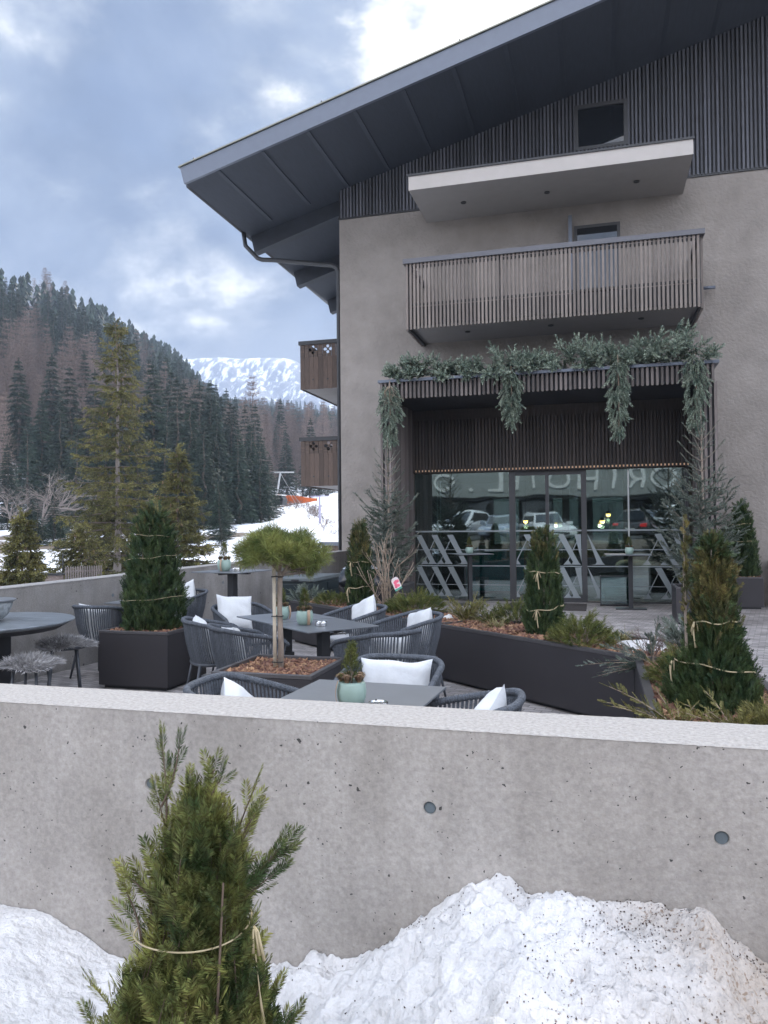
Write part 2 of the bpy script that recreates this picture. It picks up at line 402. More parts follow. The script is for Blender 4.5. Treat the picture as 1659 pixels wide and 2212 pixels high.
WOODS = dict(rough=.75, scale=3, stretch=(30, 30, 1.6), detail=6)
MT = dict(
    stucco=mat('rough_plaster', (.264, .239, .218), rough=.9, var=.12, scale=2.2, bump=1.0, bscale=19, spec=.2),
    smooth_plaster=mat('smooth_plaster', (.27, .255, .245), rough=.9, var=.04, scale=4, spec=.2, bump=.1, bscale=80),
    pale_plaster=mat('pale_plaster', (.44, .41, .385), rough=.9, var=.04, scale=3, spec=.2),
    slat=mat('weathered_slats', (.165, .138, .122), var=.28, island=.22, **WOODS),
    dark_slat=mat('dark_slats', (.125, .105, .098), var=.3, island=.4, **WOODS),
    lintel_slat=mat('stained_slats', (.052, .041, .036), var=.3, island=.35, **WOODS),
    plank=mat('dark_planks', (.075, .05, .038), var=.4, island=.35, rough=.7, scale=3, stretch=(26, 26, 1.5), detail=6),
    gable_slat=mat('veil_tinted_gable_slats', (.088, .09, .105), var=.28, island=.35, **WOODS),  # cool cast of the glare veil over the gable put into the colour
    yewbark=mat('reddish_yew_bark', (.13, .09, .065), rough=.9, var=.3, scale=20),
    backing=mat('dark_backing', (.034, .033, .036), rough=.8),
    soffit=mat('dark_soffit_boards', (.030, .036, .049), rough=.75, var=.12, scale=3, stretch=(9, 1, 1)),  # blue of the veil and sky light tinted into the boards
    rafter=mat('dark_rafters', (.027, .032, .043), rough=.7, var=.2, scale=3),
    sheet=mat('grey_sheet_metal', (.118, .134, .168), rough=.45, metal=.3, var=.05),  # includes the veil's blue cast on the verge, put into the colour
    rail=mat('dark_handrail', (.10, .10, .112), rough=.5, metal=.2, var=.05),
    zinc=mat('pale_metal_edge', (.2, .2, .165), rough=.4, metal=.6),
    steel=mat('dark_steel', (.03, .031, .034), rough=.5, metal=.2, var=.1),
    frame=mat('anthracite_frame', (.045, .045, .048), rough=.45, var=.08),
    alu=mat('aluminium_frame', (.45, .46, .46), rough=.4, metal=.5),
    concrete=concrete('cast_concrete', (.34, .312, .283), (.455, .42, .384)),
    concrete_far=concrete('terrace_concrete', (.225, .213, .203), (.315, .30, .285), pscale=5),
    coping=mat('pale_rough_top', (.345, .328, .312), rough=.9, var=.2, scale=75, bump=.4, bscale=80, spec=.2, detail=4),
    paver=paver_mat(),
    black=mat('anthracite_sheet', (.034, .031, .034), rough=.5, var=.1, scale=2, spec=.4),
    rope=mat('grey_rope', (.088, .098, .115), rough=.85, var=.25, scale=60, bump=.6, bscale=120, island=.18),
    leg=mat('grey_coated_legs', (.06, .066, .078), rough=.5, metal=.1, var=.05),
    cushion=mat('pale_grey_fabric', (.42, .42, .43), rough=.95, var=.06, scale=20, bump=.15, bscale=150, spec=.1),
    pillow=mat('off_white_linen', (.60, .61, .62), rough=.95, var=.05, scale=9, bump=.35, bscale=14, spec=.1),
    top=mat('grey_laminate', (.135, .145, .158), rough=.38, var=.08, scale=5, spec=.45),
    roundtop=mat('worn_dark_top', (.15, .17, .19), rough=.3, var=.3, scale=3, stretch=(1, 4, 1), spec=.5),
    bowl=mat('rough_grey_stoneware', (.3, .32, .33), rough=.8, var=.4, scale=22, bump=.5, bscale=30),
    mint=mat('mint_glaze', (.28, .38, .33), rough=.4, var=.06, scale=12),
    band=mat('curled_wood_band', (.36, .25, .17), rough=.6, var=.2, scale=12),
    cone=mat('pine_cone', (.24, .16, .1), rough=.8, var=.4, scale=60),
    chrome=mat('brushed_steel', (.62, .62, .62), rough=.25, metal=1, var=.05),
    bark=mat('grey_bark', (.26, .21, .17), rough=.9, var=.35, scale=14, stretch=(1, 1, .5), bump=.6, bscale=40),
    darkbark=mat('brown_bark', (.11, .085, .07), rough=.9, var=.35, scale=6, bump=.4, bscale=20),
    palebark=mat('pale_spruce_bark', (.22, .19, .17), rough=.9, var=.35, scale=4, bump=.4, bscale=14),
    cane=mat('bamboo_cane', (.52, .45, .35), rough=.6, var=.15, scale=10),
    tie=mat('black_ties', (.02, .02, .02), rough=.6),
    twig=mat('bare_twigs', (.3, .23, .17), rough=.85, var=.25, scale=25),
    redtwig=mat('reddish_twigs', (.13, .085, .075), rough=.85, var=.3, scale=25),
    chips=mat('bark_chips', (.24, .125, .078), rough=.85, var=.4, scale=12, island=.55, hue=.02),
    soil=mat('dark_soil', (.055, .036, .026), rough=.95, var=.4, scale=30, bump=.6, bscale=30),
    fur=mat('grey_sheepskin', (.36, .35, .35), rough=.8, var=.4, scale=9, island=.3),
    twine=mat('pale_raffia', (.44, .36, .22), rough=.8, var=.15, scale=40),
    mat=mat('doormat', (.045, .036, .033), rough=.95, var=.2, scale=60, bump=.5, bscale=200),
    glass=glass_mat('tinted_glass', (.52, .65, .64), .20, wavy=.6, rough=.018),
    clearglass=glass_mat('clear_glass', (.8, .88, .88), .1),
    window=mat('dark_window', (.012, .014, .017), rough=.02, var=.05, spec=.8),
    decal=frosted('frosted_decal', (.42, .47, .49), .48),
    led=emit('led_strip', (1.0, .66, .42), .12),
    bulb=emit('warm_bulb', (1.0, .5, .13), 9.0),
    teal=mat('teal_panel', (.03, .30, .32), rough=.5, var=.1),
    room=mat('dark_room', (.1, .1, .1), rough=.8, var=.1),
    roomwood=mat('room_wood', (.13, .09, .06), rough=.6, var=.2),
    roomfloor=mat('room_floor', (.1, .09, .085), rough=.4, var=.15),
    chest=mat('dark_green_resin', (.016, .024, .027), rough=.35, var=.1, scale=4),
    tarp=mat('black_tarpaulin', (.02, .022, .025), rough=.22, var=.2, scale=8, bump=.5, bscale=9),
    silver=mat('silvery_foil', (.6, .62, .66), rough=.3, metal=.5),
    stone=mat('grey_stone', (.15, .15, .155), rough=.85, var=.3, scale=14, bump=.4, bscale=40),
    snow=snow_mat('dirty_old_snow', dirt=1),
    cleansnow=snow_mat('clean_snow'),
    street=mat('wet_asphalt', (.06, .06, .06), rough=.7, var=.3, scale=3),
    orange=mat('orange_banner', (.8, .16, .02), rough=.7, var=.05),
    net=frosted('blue_net', (.05, .16, .22), .7),
    mast=mat('lilac_grey_mast', (.3, .28, .38), rough=.5),
    letters=mat('sign_letters', (.75, .76, .76), rough=.5, var=.02),
    band_sign=mat('sign_board', (.3, .32, .32), rough=.6, var=.05),
    facade=mat('hotel_render', (.3, .29, .27), rough=.9, var=.08),
    carwhite=mat('white_car_paint', (.72, .73, .75), rough=.2, var=.01, spec=.6),
    carblue=mat('silver_blue_car_paint', (.33, .38, .48), rough=.2, metal=.4, var=.01),
    cargrey=mat('dark_grey_car_paint', (.07, .07, .08), rough=.2, var=.01, spec=.6),
    tyre=mat('rubber', (.015, .015, .015), rough=.9),
    redlamp=emit('red_tail_lamp', (.6, .02, .02), .25),
    headlamp=mat('headlamp_glass', (.6, .62, .65), rough=.1, spec=.8),
    plate=mat('number_plate', (.7, .7, .7), rough=.5, var=.02),
    brickwall=mat('pinkish_blocks', (.24, .19, .17), rough=.9, var=.3, scale=3, stretch=(4, 4, 8), bump=.3),
    yew=leaf('yew_needles', (.024, .05, .023), (.08, .11, .04), island=.45, scale=9, hue=.02),
    yewfront=leaf('near_yew_needles', (.052, .076, .027), (.34, .325, .10), island=.55, scale=11, hue=.03, trans=.3, thresh=(.38, .66)),
    yewtop=leaf('olive_yew_needles', (.055, .066, .028), (.22, .175, .065), island=.45, scale=7, hue=.03, thresh=(.42, .7)),
    pine=leaf('pine_needles', (.095, .13, .042), (.31, .32, .10), island=.35, scale=7, hue=.02, trans=.3),
    blue=leaf('grey_green_needles', (.075, .10, .08), (.20, .225, .185), island=.4, scale=8),
    garland=leaf('cut_spruce_needles', (.13, .18, .14), (.36, .40, .32), island=.45, scale=7, hue=.02),
    mugo=leaf('mugo_needles', (.05, .075, .02), (.19, .19, .055), island=.4, scale=9),
    thuja=leaf('golden_fronds', (.09, .092, .03), (.26, .23, .08), island=.4, scale=9),
    grass=leaf('dry_grass', (.2, .16, .07), (.3, .28, .14), island=.4, scale=12),
    spruce=leaf('dark_spruce_needles', (.010, .022, .017), (.030, .05, .03), island=.5, scale=.8, objvar=.25, trans=.12),
    hero=leaf('yellow_spruce_needles', (.058, .060, .02), (.185, .165, .055), island=.45, scale=1.6, hue=.015, thresh=(.4, .62)),
    larch=mat('bare_larch', (.155, .115, .098), rough=.9, var=.25, scale=2, island=.35, objvar=.4),
    birch=mat('bare_grey_branches', (.2, .17, .155), rough=.9, var=.2, scale=3),
)
# ------------------------------------------------------------------ camera
def make_camera():
    p, r = R(1.11), 0.0087
    X = Vector((CT, ST, 0)); Y = Vector((-ST, CT, 0)); Z = Vector((0, 0, 1))
    F = Y * math.cos(p) + Z * math.sin(p); U0 = -Y * math.sin(p) + Z * math.cos(p)
    Rt = X * math.cos(r) - U0 * math.sin(r); Up = X * math.sin(r) + U0 * math.cos(r)
    cam = bpy.data.cameras.new('camera'); cam.sensor_fit = 'VERTICAL'; cam.sensor_height = 24
    cam.lens = 2885 / 3840 * 24; cam.clip_end = 9000; cam.clip_start = .05
    o = bpy.data.objects.new('camera', cam); COL.objects.link(o)
    m = Matrix((Rt, Up, -F)).transposed().to_4x4(); m.translation = Vector((0, 0, EYE))
    o.matrix_world = m
    SC.camera = o
make_camera()

SUN_AZ, SUN_EL = R(13), R(45)
sx = math.sin(SUN_AZ) * CT - math.cos(SUN_AZ) * ST; sy = math.sin(SUN_AZ) * ST + math.cos(SUN_AZ) * CT
SUND = Vector((sx * math.cos(SUN_EL), sy * math.cos(SUN_EL), math.sin(SUN_EL)))
def make_light():
    l = bpy.data.lights.new('sun', 'SUN'); l.energy = 1.8; l.angle = R(14); l.color = (1, .95, .88)
    o = bpy.data.objects.new('sun', l); COL.objects.link(o)
    o.rotation_euler = (-SUND).to_track_quat('-Z', 'Y').to_euler()
    w = bpy.data.worlds.new('World'); SC.world = w; w.use_nodes = True
    nt = w.node_tree; N = nt.nodes; L = nt.links; N.clear()
    out = N.new('ShaderNodeOutputWorld'); bg = N.new('ShaderNodeBackground'); bg.inputs['Strength'].default_value = .1
    sky = N.new('ShaderNodeTexSky'); sky.sky_type = 'NISHITA'; sky.sun_disc = False; sky.sun_elevation = SUN_EL; sky.sun_rotation = math.atan2(sx, sy); sky.altitude = 1500
    tc = N.new('ShaderNodeTexCoord')
    def math_(op, a, b=None):
        n = N.new('ShaderNodeMath'); n.operation = op
        for i, v in enumerate((a, b)):
            if v is None: continue
            if isinstance(v, (int, float)): n.inputs[i].default_value = v
            else: L.new(v, n.inputs[i])
        return n.outputs[0]
    def mixc(f, a, b):
        x = N.new('ShaderNodeMix'); x.data_type = 'RGBA'; x.clamp_factor = True
        if isinstance(f, (int, float)): x.inputs[0].default_value = f
        else: L.new(f, x.inputs[0])
        for s, v in ((6, a), (7, b)):
            if isinstance(v, tuple): x.inputs[s].default_value = (*v, 1)
            else: L.new(v, x.inputs[s])
        return x.outputs[2]
    def sstep(src, lo, hi):
        n = N.new('ShaderNodeMapRange'); n.interpolation_type = 'SMOOTHSTEP'; n.inputs['From Min'].default_value = lo; n.inputs['From Max'].default_value = hi
        L.new(src, n.inputs['Value']); return n.outputs[0]
    sp = N.new('ShaderNodeSeparateXYZ'); L.new(tc.outputs['Generated'], sp.inputs[0])
    zz = math_('ADD', math_('MAXIMUM', sp.outputs[2], 0.0), .5)
    cb = N.new('ShaderNodeCombineXYZ'); L.new(math_('DIVIDE', sp.outputs[0], zz), cb.inputs[0]); L.new(math_('DIVIDE', sp.outputs[1], zz), cb.inputs[1])
    def cloud(scale, detail, off, dist=0.0, rough=.55):
        mp = N.new('ShaderNodeMapping'); mp.inputs['Location'].default_value = off; L.new(cb.outputs[0], mp.inputs[0])
        n = N.new('ShaderNodeTexNoise'); n.inputs['Scale'].default_value = scale; n.inputs['Detail'].default_value = detail; n.inputs['Distortion'].default_value = dist; n.inputs['Roughness'].default_value = rough
        L.new(mp.outputs[0], n.inputs['Vector']); return n.outputs['Fac']
    big = cloud(CLOUD_SC, 12, CLOUD_OFF, .12, .58)
    med = cloud(3.4, 10, (3.7, 1.2, 0), .15, .6)
    dt = N.new('ShaderNodeVectorMath'); dt.operation = 'DOT_PRODUCT'; L.new(tc.outputs['Generated'], dt.inputs[0]); dt.inputs[1].default_value = SUND
    near = sstep(dt.outputs['Value'], .70, .99)
    k = 10.0
    # heavy grey-blue cloud with paler folds; where it thins the light breaks through
    dark = mixc(sstep(med, .36, .66), tuple(k * c for c in (.155, .225, .37)), tuple(k * c for c in (.33, .41, .56)))
    bright = mixc(near, tuple(k * c for c in (1.15, 1.17, 1.18)), tuple(k * c for c in (1.75, 1.72, 1.62)))
    lift = math_('ADD', big, math_('MULTIPLY', near, .06))
    glow = mixc(near, tuple(k * c for c in (.62, .69, .80)), tuple(k * c for c in (.95, .97, .98)))
    col = mixc(sstep(lift, .47, .66), dark, glow)
    fac = sstep(math_('ADD', lift, math_('MULTIPLY', math_('SUBTRACT', med, .5), .26)), .555, .69)
    col = mixc(fac, col, bright)
    col = mixc(math_('MULTIPLY', sstep(big, .44, .34), .3), col, sky.outputs[0])
    # pale band near the horizon
    hz = sstep(sp.outputs[2], .30, .02)
    col = mixc(math_('MULTIPLY', hz, .4), col, tuple(k * c for c in (.62, .69, .80)))
    # sky behind the viewer gets added gain and warm tint as facade fill
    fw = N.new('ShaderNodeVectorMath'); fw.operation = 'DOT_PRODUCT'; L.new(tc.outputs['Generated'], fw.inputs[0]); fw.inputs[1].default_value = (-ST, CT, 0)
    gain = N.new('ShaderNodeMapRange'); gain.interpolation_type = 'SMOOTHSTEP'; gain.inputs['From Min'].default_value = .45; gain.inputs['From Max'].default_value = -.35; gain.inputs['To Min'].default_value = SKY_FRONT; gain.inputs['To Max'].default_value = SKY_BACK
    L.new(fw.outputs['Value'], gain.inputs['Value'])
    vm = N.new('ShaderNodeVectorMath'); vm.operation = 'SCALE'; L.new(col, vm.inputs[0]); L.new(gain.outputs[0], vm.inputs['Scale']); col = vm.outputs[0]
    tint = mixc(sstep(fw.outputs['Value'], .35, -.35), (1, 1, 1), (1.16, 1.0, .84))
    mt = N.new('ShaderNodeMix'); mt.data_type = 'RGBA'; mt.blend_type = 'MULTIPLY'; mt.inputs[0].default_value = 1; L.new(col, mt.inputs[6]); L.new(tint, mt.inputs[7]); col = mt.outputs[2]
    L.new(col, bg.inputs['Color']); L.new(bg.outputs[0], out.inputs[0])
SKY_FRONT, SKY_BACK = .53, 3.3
CLOUD_OFF = (-3.4, -2.6, 0); CLOUD_SC = 3.0
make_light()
vs = SC.view_settings; vs.view_transform = 'Standard'; vs.look = 'None'; vs.gamma = 1; vs.use_curve_mapping = False; vs.exposure = 1.12
SC.cycles.use_denoising = True
SC.cycles.max_bounces = 8; SC.cycles.transparent_max_bounces = 16; SC.cycles.caustics_reflective = False; SC.cycles.caustics_refractive = False
SC.cycles.sample_clamp_indirect = 6

# ------------------------------------------------------------------ terrain: valley floor, wooded hillside, ski slope
T_K = np.array([-1.6, -.8, -.5, -.38, -.267, -.217, -.16, -.119, -.06, 0.1, .5, 1.6])
CREST_E = np.array([.375, .37, .348, .303, .232, .176, .160, .155, .150, .14, .14, .14])   # skyline of the trees
CREST_D = np.array([170, 175, 190, 260, 350, 420, 500, 550, 620, 650, 650, 650.])
BASE_D = np.array([70, 75, 80, 88, 95, 105, 120, 135, 150, 150, 150, 150.])
BASE_Z = np.array([4, 4, 3.5, 3.5, 3.5, 3.8, 4.4, 6.6, 9.2, 10, 10, 10.])
def ground(t, d):
    """height of the ground at view slope t = X/Y and distance d along the view"""
    ce = np.interp(t, T_K, CREST_E); cd = np.interp(t, T_K, CREST_D); bd = np.interp(t, T_K, BASE_D); bz = np.interp(t, T_K, BASE_Z)
    cz = 1.6 + ce * cd - 13.5
    s = np.interp(t, [-.2, -.06], [0, 1])
    z25 = -.7 + .2 * s; z42 = .1 + .6 * s
    xs = [2.3, 12, 26, 42, bd, cd, cd + 250]
    zs = [-1.2, -1.2, z25, z42, bz, cz, cz - 20]
    return float(np.interp(d, xs, zs))
def at_t(t, d):
    X = t * d
    return CT * X - ST * d, ST * X + CT * d
def build_terrain():
    ts = np.concatenate([np.linspace(-1.6, -.6, 12), np.linspace(-.56, .1, 70), np.linspace(.16, 1.6, 14)])
    ds = np.concatenate([np.linspace(2.3, 24, 14), np.geomspace(26, 900, 90)])
    V = []
    for d in ds:
        for t in ts:
            x, y = at_t(t, d)
            z = ground(t, d)
            if d > 30:
                z += (mnoise.noise((x * .05, y * .05, 3)) * .5 + mnoise.noise((x * .16, y * .16, 9)) * .22) * min(1, (d - 30) / 40) * (1 if d < 200 else 3)
            V.append((x, y, z))
    n = len(ts)
    F = [(i * n + j, i * n + j + 1, (i + 1) * n + j + 1, (i + 1) * n + j) for i in range(len(ds) - 1) for j in range(n - 1)]
    m = mat('snowy_forest_floor', (.8, .83, .88), rough=.8, scale=.16, detail=8, col2=(.1, .075, .055), thresh=(.50, .58))
    nt = m.node_tree; N = nt.nodes; L = nt.links
    # steep wooded ground carries less snow than the valley floor
    rp = [x for x in N if x.type == 'VALTORGB'][0]; nz = [x for x in N if x.type == 'TEX_NOISE'][0]
    tc = [x for x in N if x.type == 'TEX_COORD'][0]; sp = N.new('ShaderNodeSeparateXYZ'); L.new(tc.outputs['Object'], sp.inputs[0])
    mr = N.new('ShaderNodeMapRange'); mr.inputs['From Min'].default_value = 3.0; mr.inputs['From Max'].default_value = 16; mr.inputs['To Min'].default_value = .0; mr.inputs['To Max'].default_value = .17
    L.new(sp.outputs[2], mr.inputs['Value'])
    # the groomed ski run stays white
    mr2 = N.new('ShaderNodeMapRange'); mr2.inputs['From Min'].default_value = -62; mr2.inputs['From Max'].default_value = -40; mr2.inputs['To Max'].default_value = -.3
    sm = N.new('ShaderNodeMath'); sm.operation = 'MULTIPLY_ADD'; L.new(sp.outputs[1], sm.inputs[0]); sm.inputs[1].default_value = -.325 ; L.new(sp.outputs[0], sm.inputs[2])
    # x + .325 y is zero along the edge of the run
    sm.inputs[1].default_value = .36
    mr2.inputs['From Min'].default_value = -8; mr2.inputs['From Max'].default_value = 3; mr2.inputs['To Max'].default_value = -.22
    L.new(sm.outputs[0], mr2.inputs['Value'])
    lim = N.new('ShaderNodeMath'); lim.operation = 'LESS_THAN'; L.new(sp.outputs[2], lim.inputs[0]); lim.inputs[1].default_value = 11.5
    ml = N.new('ShaderNodeMath'); ml.operation = 'MULTIPLY'; L.new(mr2.outputs[0], ml.inputs[0]); L.new(lim.outputs[0], ml.inputs[1])
    a1 = N.new('ShaderNodeMath'); L.new(nz.outputs['Fac'], a1.inputs[0]); L.new(mr.outputs[0], a1.inputs[1])
    a2 = N.new('ShaderNodeMath'); L.new(a1.outputs[0], a2.inputs[0]); L.new(ml.outputs[0], a2.inputs[1])
    L.new(a2.outputs[0], rp.inputs[0])
    o = link('ground', np_mesh('ground', V, [F], m, smooth=True)); tag(o, 'snowy valley floor rising into a wooded hillside', 'ground', kind='structure')
build_terrain()

def build_mountain():
    px = np.array([-300, 100, 300, 385, 430, 480, 520, 560, 615, 640, 665, 700, 733, 780, 900, 1300, 1900.])
    py = np.array([840, 810, 786, 772, 769, 767, 771, 769, 770, 776, 795, 838, 880, 925, 960, 980, 980.])
    D = 1080.0
    tx = np.linspace(-.6, .35, 190); rows = 46
    el = (1138 - np.interp(tx * 1662 + 829.5, px, py)) / 1662
    V = []
    for j in range(rows):
        s = j / (rows - 1)             # 0 at the foot, 1 on the ridge
        for i, t in enumerate(tx):
            d = 830 + 250 * s
            zr = 1.6 + el[i] * D
            z = 70 + (zr - 70) * (s ** 1.15)
            x, y = at_t(t, d)
            if s < .99:
                z += (mnoise.fractal((x * .02, y * .02, 2), 1, 2, 5) * 17 + 13 * abs(mnoise.noise((t * 40, s * 1.3, 0)))) * min(1, s * 3) * min(1, (1 - s) * 6)
            V.append((x, y, z))
    for i, t in enumerate(tx):
        x, y = at_t(t, 1400); V.append((x, y, 60))
    n = len(tx)
    F = [(i * n + j, i * n + j + 1, (i + 1) * n + j + 1, (i + 1) * n + j) for i in range(rows) for j in range(n - 1)]
    m = mat('snow_and_rock', (.66, .70, .76), rough=.8, scale=.06, detail=10, col2=(.17, .20, .26), thresh=(.435, .505), stretch=(2.6, 1.0, .42))
    nt = m.node_tree; N = nt.nodes; L = nt.links
    rp = [x for x in N if x.type == 'VALTORGB'][0]; nz = [x for x in N if x.type == 'TEX_NOISE'][0]
    tc = [x for x in N if x.type == 'TEX_COORD'][0]; sp = N.new('ShaderNodeSeparateXYZ'); L.new(tc.outputs['Object'], sp.inputs[0])
    mr = N.new('ShaderNodeMapRange'); mr.inputs['From Min'].default_value = 120; mr.inputs['From Max'].default_value = 245; mr.inputs['To Min'].default_value = .1; mr.inputs['To Max'].default_value = -.03
    L.new(sp.outputs[2], mr.inputs['Value'])
    ad = N.new('ShaderNodeMath'); L.new(nz.outputs['Fac'], ad.inputs[0]); L.new(mr.outputs[0], ad.inputs[1]); L.new(ad.outputs[0], rp.inputs[0])
    o = link('mountain', np_mesh('mountain', V, [F], m, smooth=True)); tag(o, 'far snow-covered mountain with streaks of bare rock', 'mountain', kind='structure')
build_mountain()

# ------------------------------------------------------------------ trees
def conifer_mesh(name, rng, h, rmax, whorls, per, sprays, size, droop=.35, m=None, gap=.0, bottom=.06, irregular=.25, power=.85):
    """crown of a spruce: whorls of drooping branches hung with small sprays (quads)"""
    P, D, S = [], [], []
    for w in range(whorls):
        f = (w + rng.uniform(-.3, .3)) / whorls
        f = min(max(f, 0), .995)
        z0 = h * (bottom + (1 - bottom) * f)
        L = rmax * ((1 - f) ** power) * (1 if f > .12 else .75 + 2 * f) + .006 * h
        a0 = rng.uniform(0, 2 * PI)
        for b in range(per):
            if rng.uniform() < gap: continue
            a = a0 + 2 * PI * b / per + rng.uniform(-.25, .25)
            l = L * rng.uniform(1 - irregular, 1 + irregular * .6)
            ns = max(3, int(sprays * (.35 + .65 * l / rmax)))
            for k in range(ns):
                q = (k + rng.uniform(0, 1)) / ns
                q = q ** .8
                rr = l * q
                zz = z0 + h * .015 + rr * (.12 - droop * q) + (.10 * l * q * q * q)
                side = rng.normal() * .13 * l * (1 - .5 * q)
                x = rr * math.cos(a) - side * math.sin(a); y = rr * math.sin(a) + side * math.cos(a)
                P.append((x, y, zz))
                out = np.array([math.cos(a), math.sin(a), -.45 + rng.normal() * .35]) + np.array([-math.sin(a), math.cos(a), 0]) * np.sign(side + 1e-9) * rng.uniform(0, .9)
                D.append(out); S.append(size * rng.uniform(.6, 1.25) * (.42 + .58 * min(1, L / (.6 * rmax))))
    for k in range(int(10)):
        P.append((0, 0, h * (.945 + .007 * k))); D.append((rng.normal() * .12, rng.normal() * .12, 1)); S.append(size * (.8 - .03 * k))
    temps = []
    for k in range(4):
        V = []
        for i in range(5):
            z = i / 5; w = .34 * (1 - .6 * z)
            for sd in (-1, 1):
                base = np.array([0, 0, z]); d = np.array([sd * .75, rng.uniform(-.45, .25), .55]); d /= np.linalg.norm(d)
                side = np.cross(d, np.array([0, 1.0, 0])); side /= np.linalg.norm(side)
                V += rhomb(base, d, side, .42 * (1 - .3 * z) * rng.uniform(.8, 1.2), .17)
        V = np.array(V); temps.append((V, np.arange(len(V)).reshape(-1, 4)))
    V, F = scatter(temps, P, D, S, rng)
    return np_mesh(name, V, [F], m)

def trunk_mesh(name, h, r, m, rng, seg=7, bend=.01):
    n = 9
    pts = [(bend * h * rng.normal() * (i > 0), bend * h * rng.normal() * (i > 0), h * i / (n - 1)) for i in range(n)]
    rad = [r * (1 - .96 * i / (n - 1)) * (1.25 if i == 0 else 1) for i in range(n)]
    V, F = tube_np(pts, rad, seg)
    return np_mesh(name, V, [np.array(F)], m, smooth=True)

def larch_mesh(name, rng, h, rmax, whorls, per, twigs, m):
    V = []
    def sliver(a, b, w):
        a = np.array(a); b = np.array(b); d = b - a
        s = np.cross(d, rng.normal(size=3)); s /= np.linalg.norm(s) + 1e-9
        V.extend([a - s * w / 2, a + s * w / 2, b + s * w / 8, b - s * w / 8])
    for w in range(whorls):
        f = (w + rng.uniform(-.4, .4)) / whorls; f = min(max(f, 0), .99)
        z0 = h * (.14 + .85 * f); L = rmax * (1 - f) ** .75 + .02 * h
        a0 = rng.uniform(0, 6.3)
        for b in range(per):
            a = a0 + 2 * PI * b / per + rng.uniform(-.35, .35); l = L * rng.uniform(.65, 1.1)
            p0 = (0, 0, z0); p1 = (math.cos(a) * l * .6, math.sin(a) * l * .6, z0 - l * .05); p2 = (math.cos(a) * l * .95, math.sin(a) * l * .95, z0 + l * .34)
            sliver(p0, p1, .05); sliver(p1, p2, .035)
            for k in range(twigs):
                q = rng.uniform(.1, 1.0)
                c = np.array(p0) * (1 - q) + np.array(p2) * q; c[2] -= l * .10 * q * (1 - q) * 2
                e = c + np.array([math.cos(a) * .25 + rng.normal() * .3, math.sin(a) * .25 + rng.normal() * .3, rng.normal() * .4 + .05]) * l * .34
                sliver(c, e, .03)
    V = np.array(V)
    return np_mesh(name, V, [np.arange(len(V)).reshape(-1, 4)], m)

def bare_tree_mesh(name, rng, h, m, levels=5, spread=.5):
    parts = []
    def grow(p, d, L, r, lv):
        n = 4; pts = [p]; q = np.array(p, float); dd = np.array(d, float)
        for i in range(n):
            dd = dd + rng.normal(size=3) * .12; dd /= np.linalg.norm(dd); q = q + dd * L / n; pts.append(q.copy())
        V, F = tube_np(pts, np.linspace(r, r * .6, n + 1), 4 if lv < 2 else 3)
        parts.append((V, F))
        if lv >= levels: return
        for k in range(3 if lv < 3 else 2):
            i = rng.integers(2, n + 1)
            nd = dd + rng.normal(size=3) * spread; nd[2] = abs(nd[2]) * .6 + .1
            grow(pts[i], nd / np.linalg.norm(nd), L * rng.uniform(.6, .85), r * .55, lv + 1)
    for k in range(3):
        d = np.array([rng.normal() * .25, rng.normal() * .25, 1.0]); grow((rng.normal() * .2, rng.normal() * .2, 0), d / np.linalg.norm(d), h * .32, h * .018, 0)
    V, F = join(parts)
    return np_mesh(name, V, [F], m)

def plant_tree(name, label, cat, group, crown, trunk, x, y, z, s, sz=None, rz=None):
    r = thing(name, label, cat, (x, y, z), RNG.uniform(0, 6.3) if rz is None else rz, group)
    r.scale = (s, s, sz or s)
    link('crown', crown, r); link('trunk', trunk, r)
    return r

rt = np.random.default_rng(21)
SPR = [conifer_mesh('spruce_crown', rt, 16, rm, wh, 9, 17, .44, droop=dr, m=MT['spruce'], power=pw) for rm, wh, dr, pw in ((2.7, 32, .45, 1.0), (2.4, 34, .5, .95), (3.0, 30, .4, 1.12), (2.1, 36, .5, .9))]
SPT = [trunk_mesh('spruce_trunk', 15.5, .22, MT['darkbark'], rt) for k in range(2)]
LAR = [larch_mesh('larch_crown', rt, 17, rm, 32, 9, 20, MT['larch']) for rm in (2.4, 1.9, 2.8)]
LAT = [trunk_mesh('larch_trunk', 16.8, .2, MT['darkbark'], rt)]
def put_spruce(px, d, h, label, group, k=None, wide=1.0):
    t = (px - 829.5) / 1662; x, y = at_t(t, d)
    k = int(RNG.integers(0, 4)) if k is None else k
    return plant_tree('spruce', label, 'spruce', group, SPR[k], SPT[k % 2], x, y, ground(t, d) - .3, h / 16 * wide, h / 16)
def put_larch(px, d, h, label, group, k=None, wide=1.0):
    t = (px - 829.5) / 1662; x, y = at_t(t, d)
    k = int(RNG.integers(0, 3)) if k is None else k
    return plant_tree('larch', label, 'larch', group, LAR[k], LAT[0], x, y, ground(t, d) - .3, h / 17 * wide, h / 17)
def top_h(py, px, d):
    t = (px - 829.5) / 1662
    return 1.6 + (1138 - .0087 * (px - 829.5) - py) / 1662 * d - ground(t, d) + .3

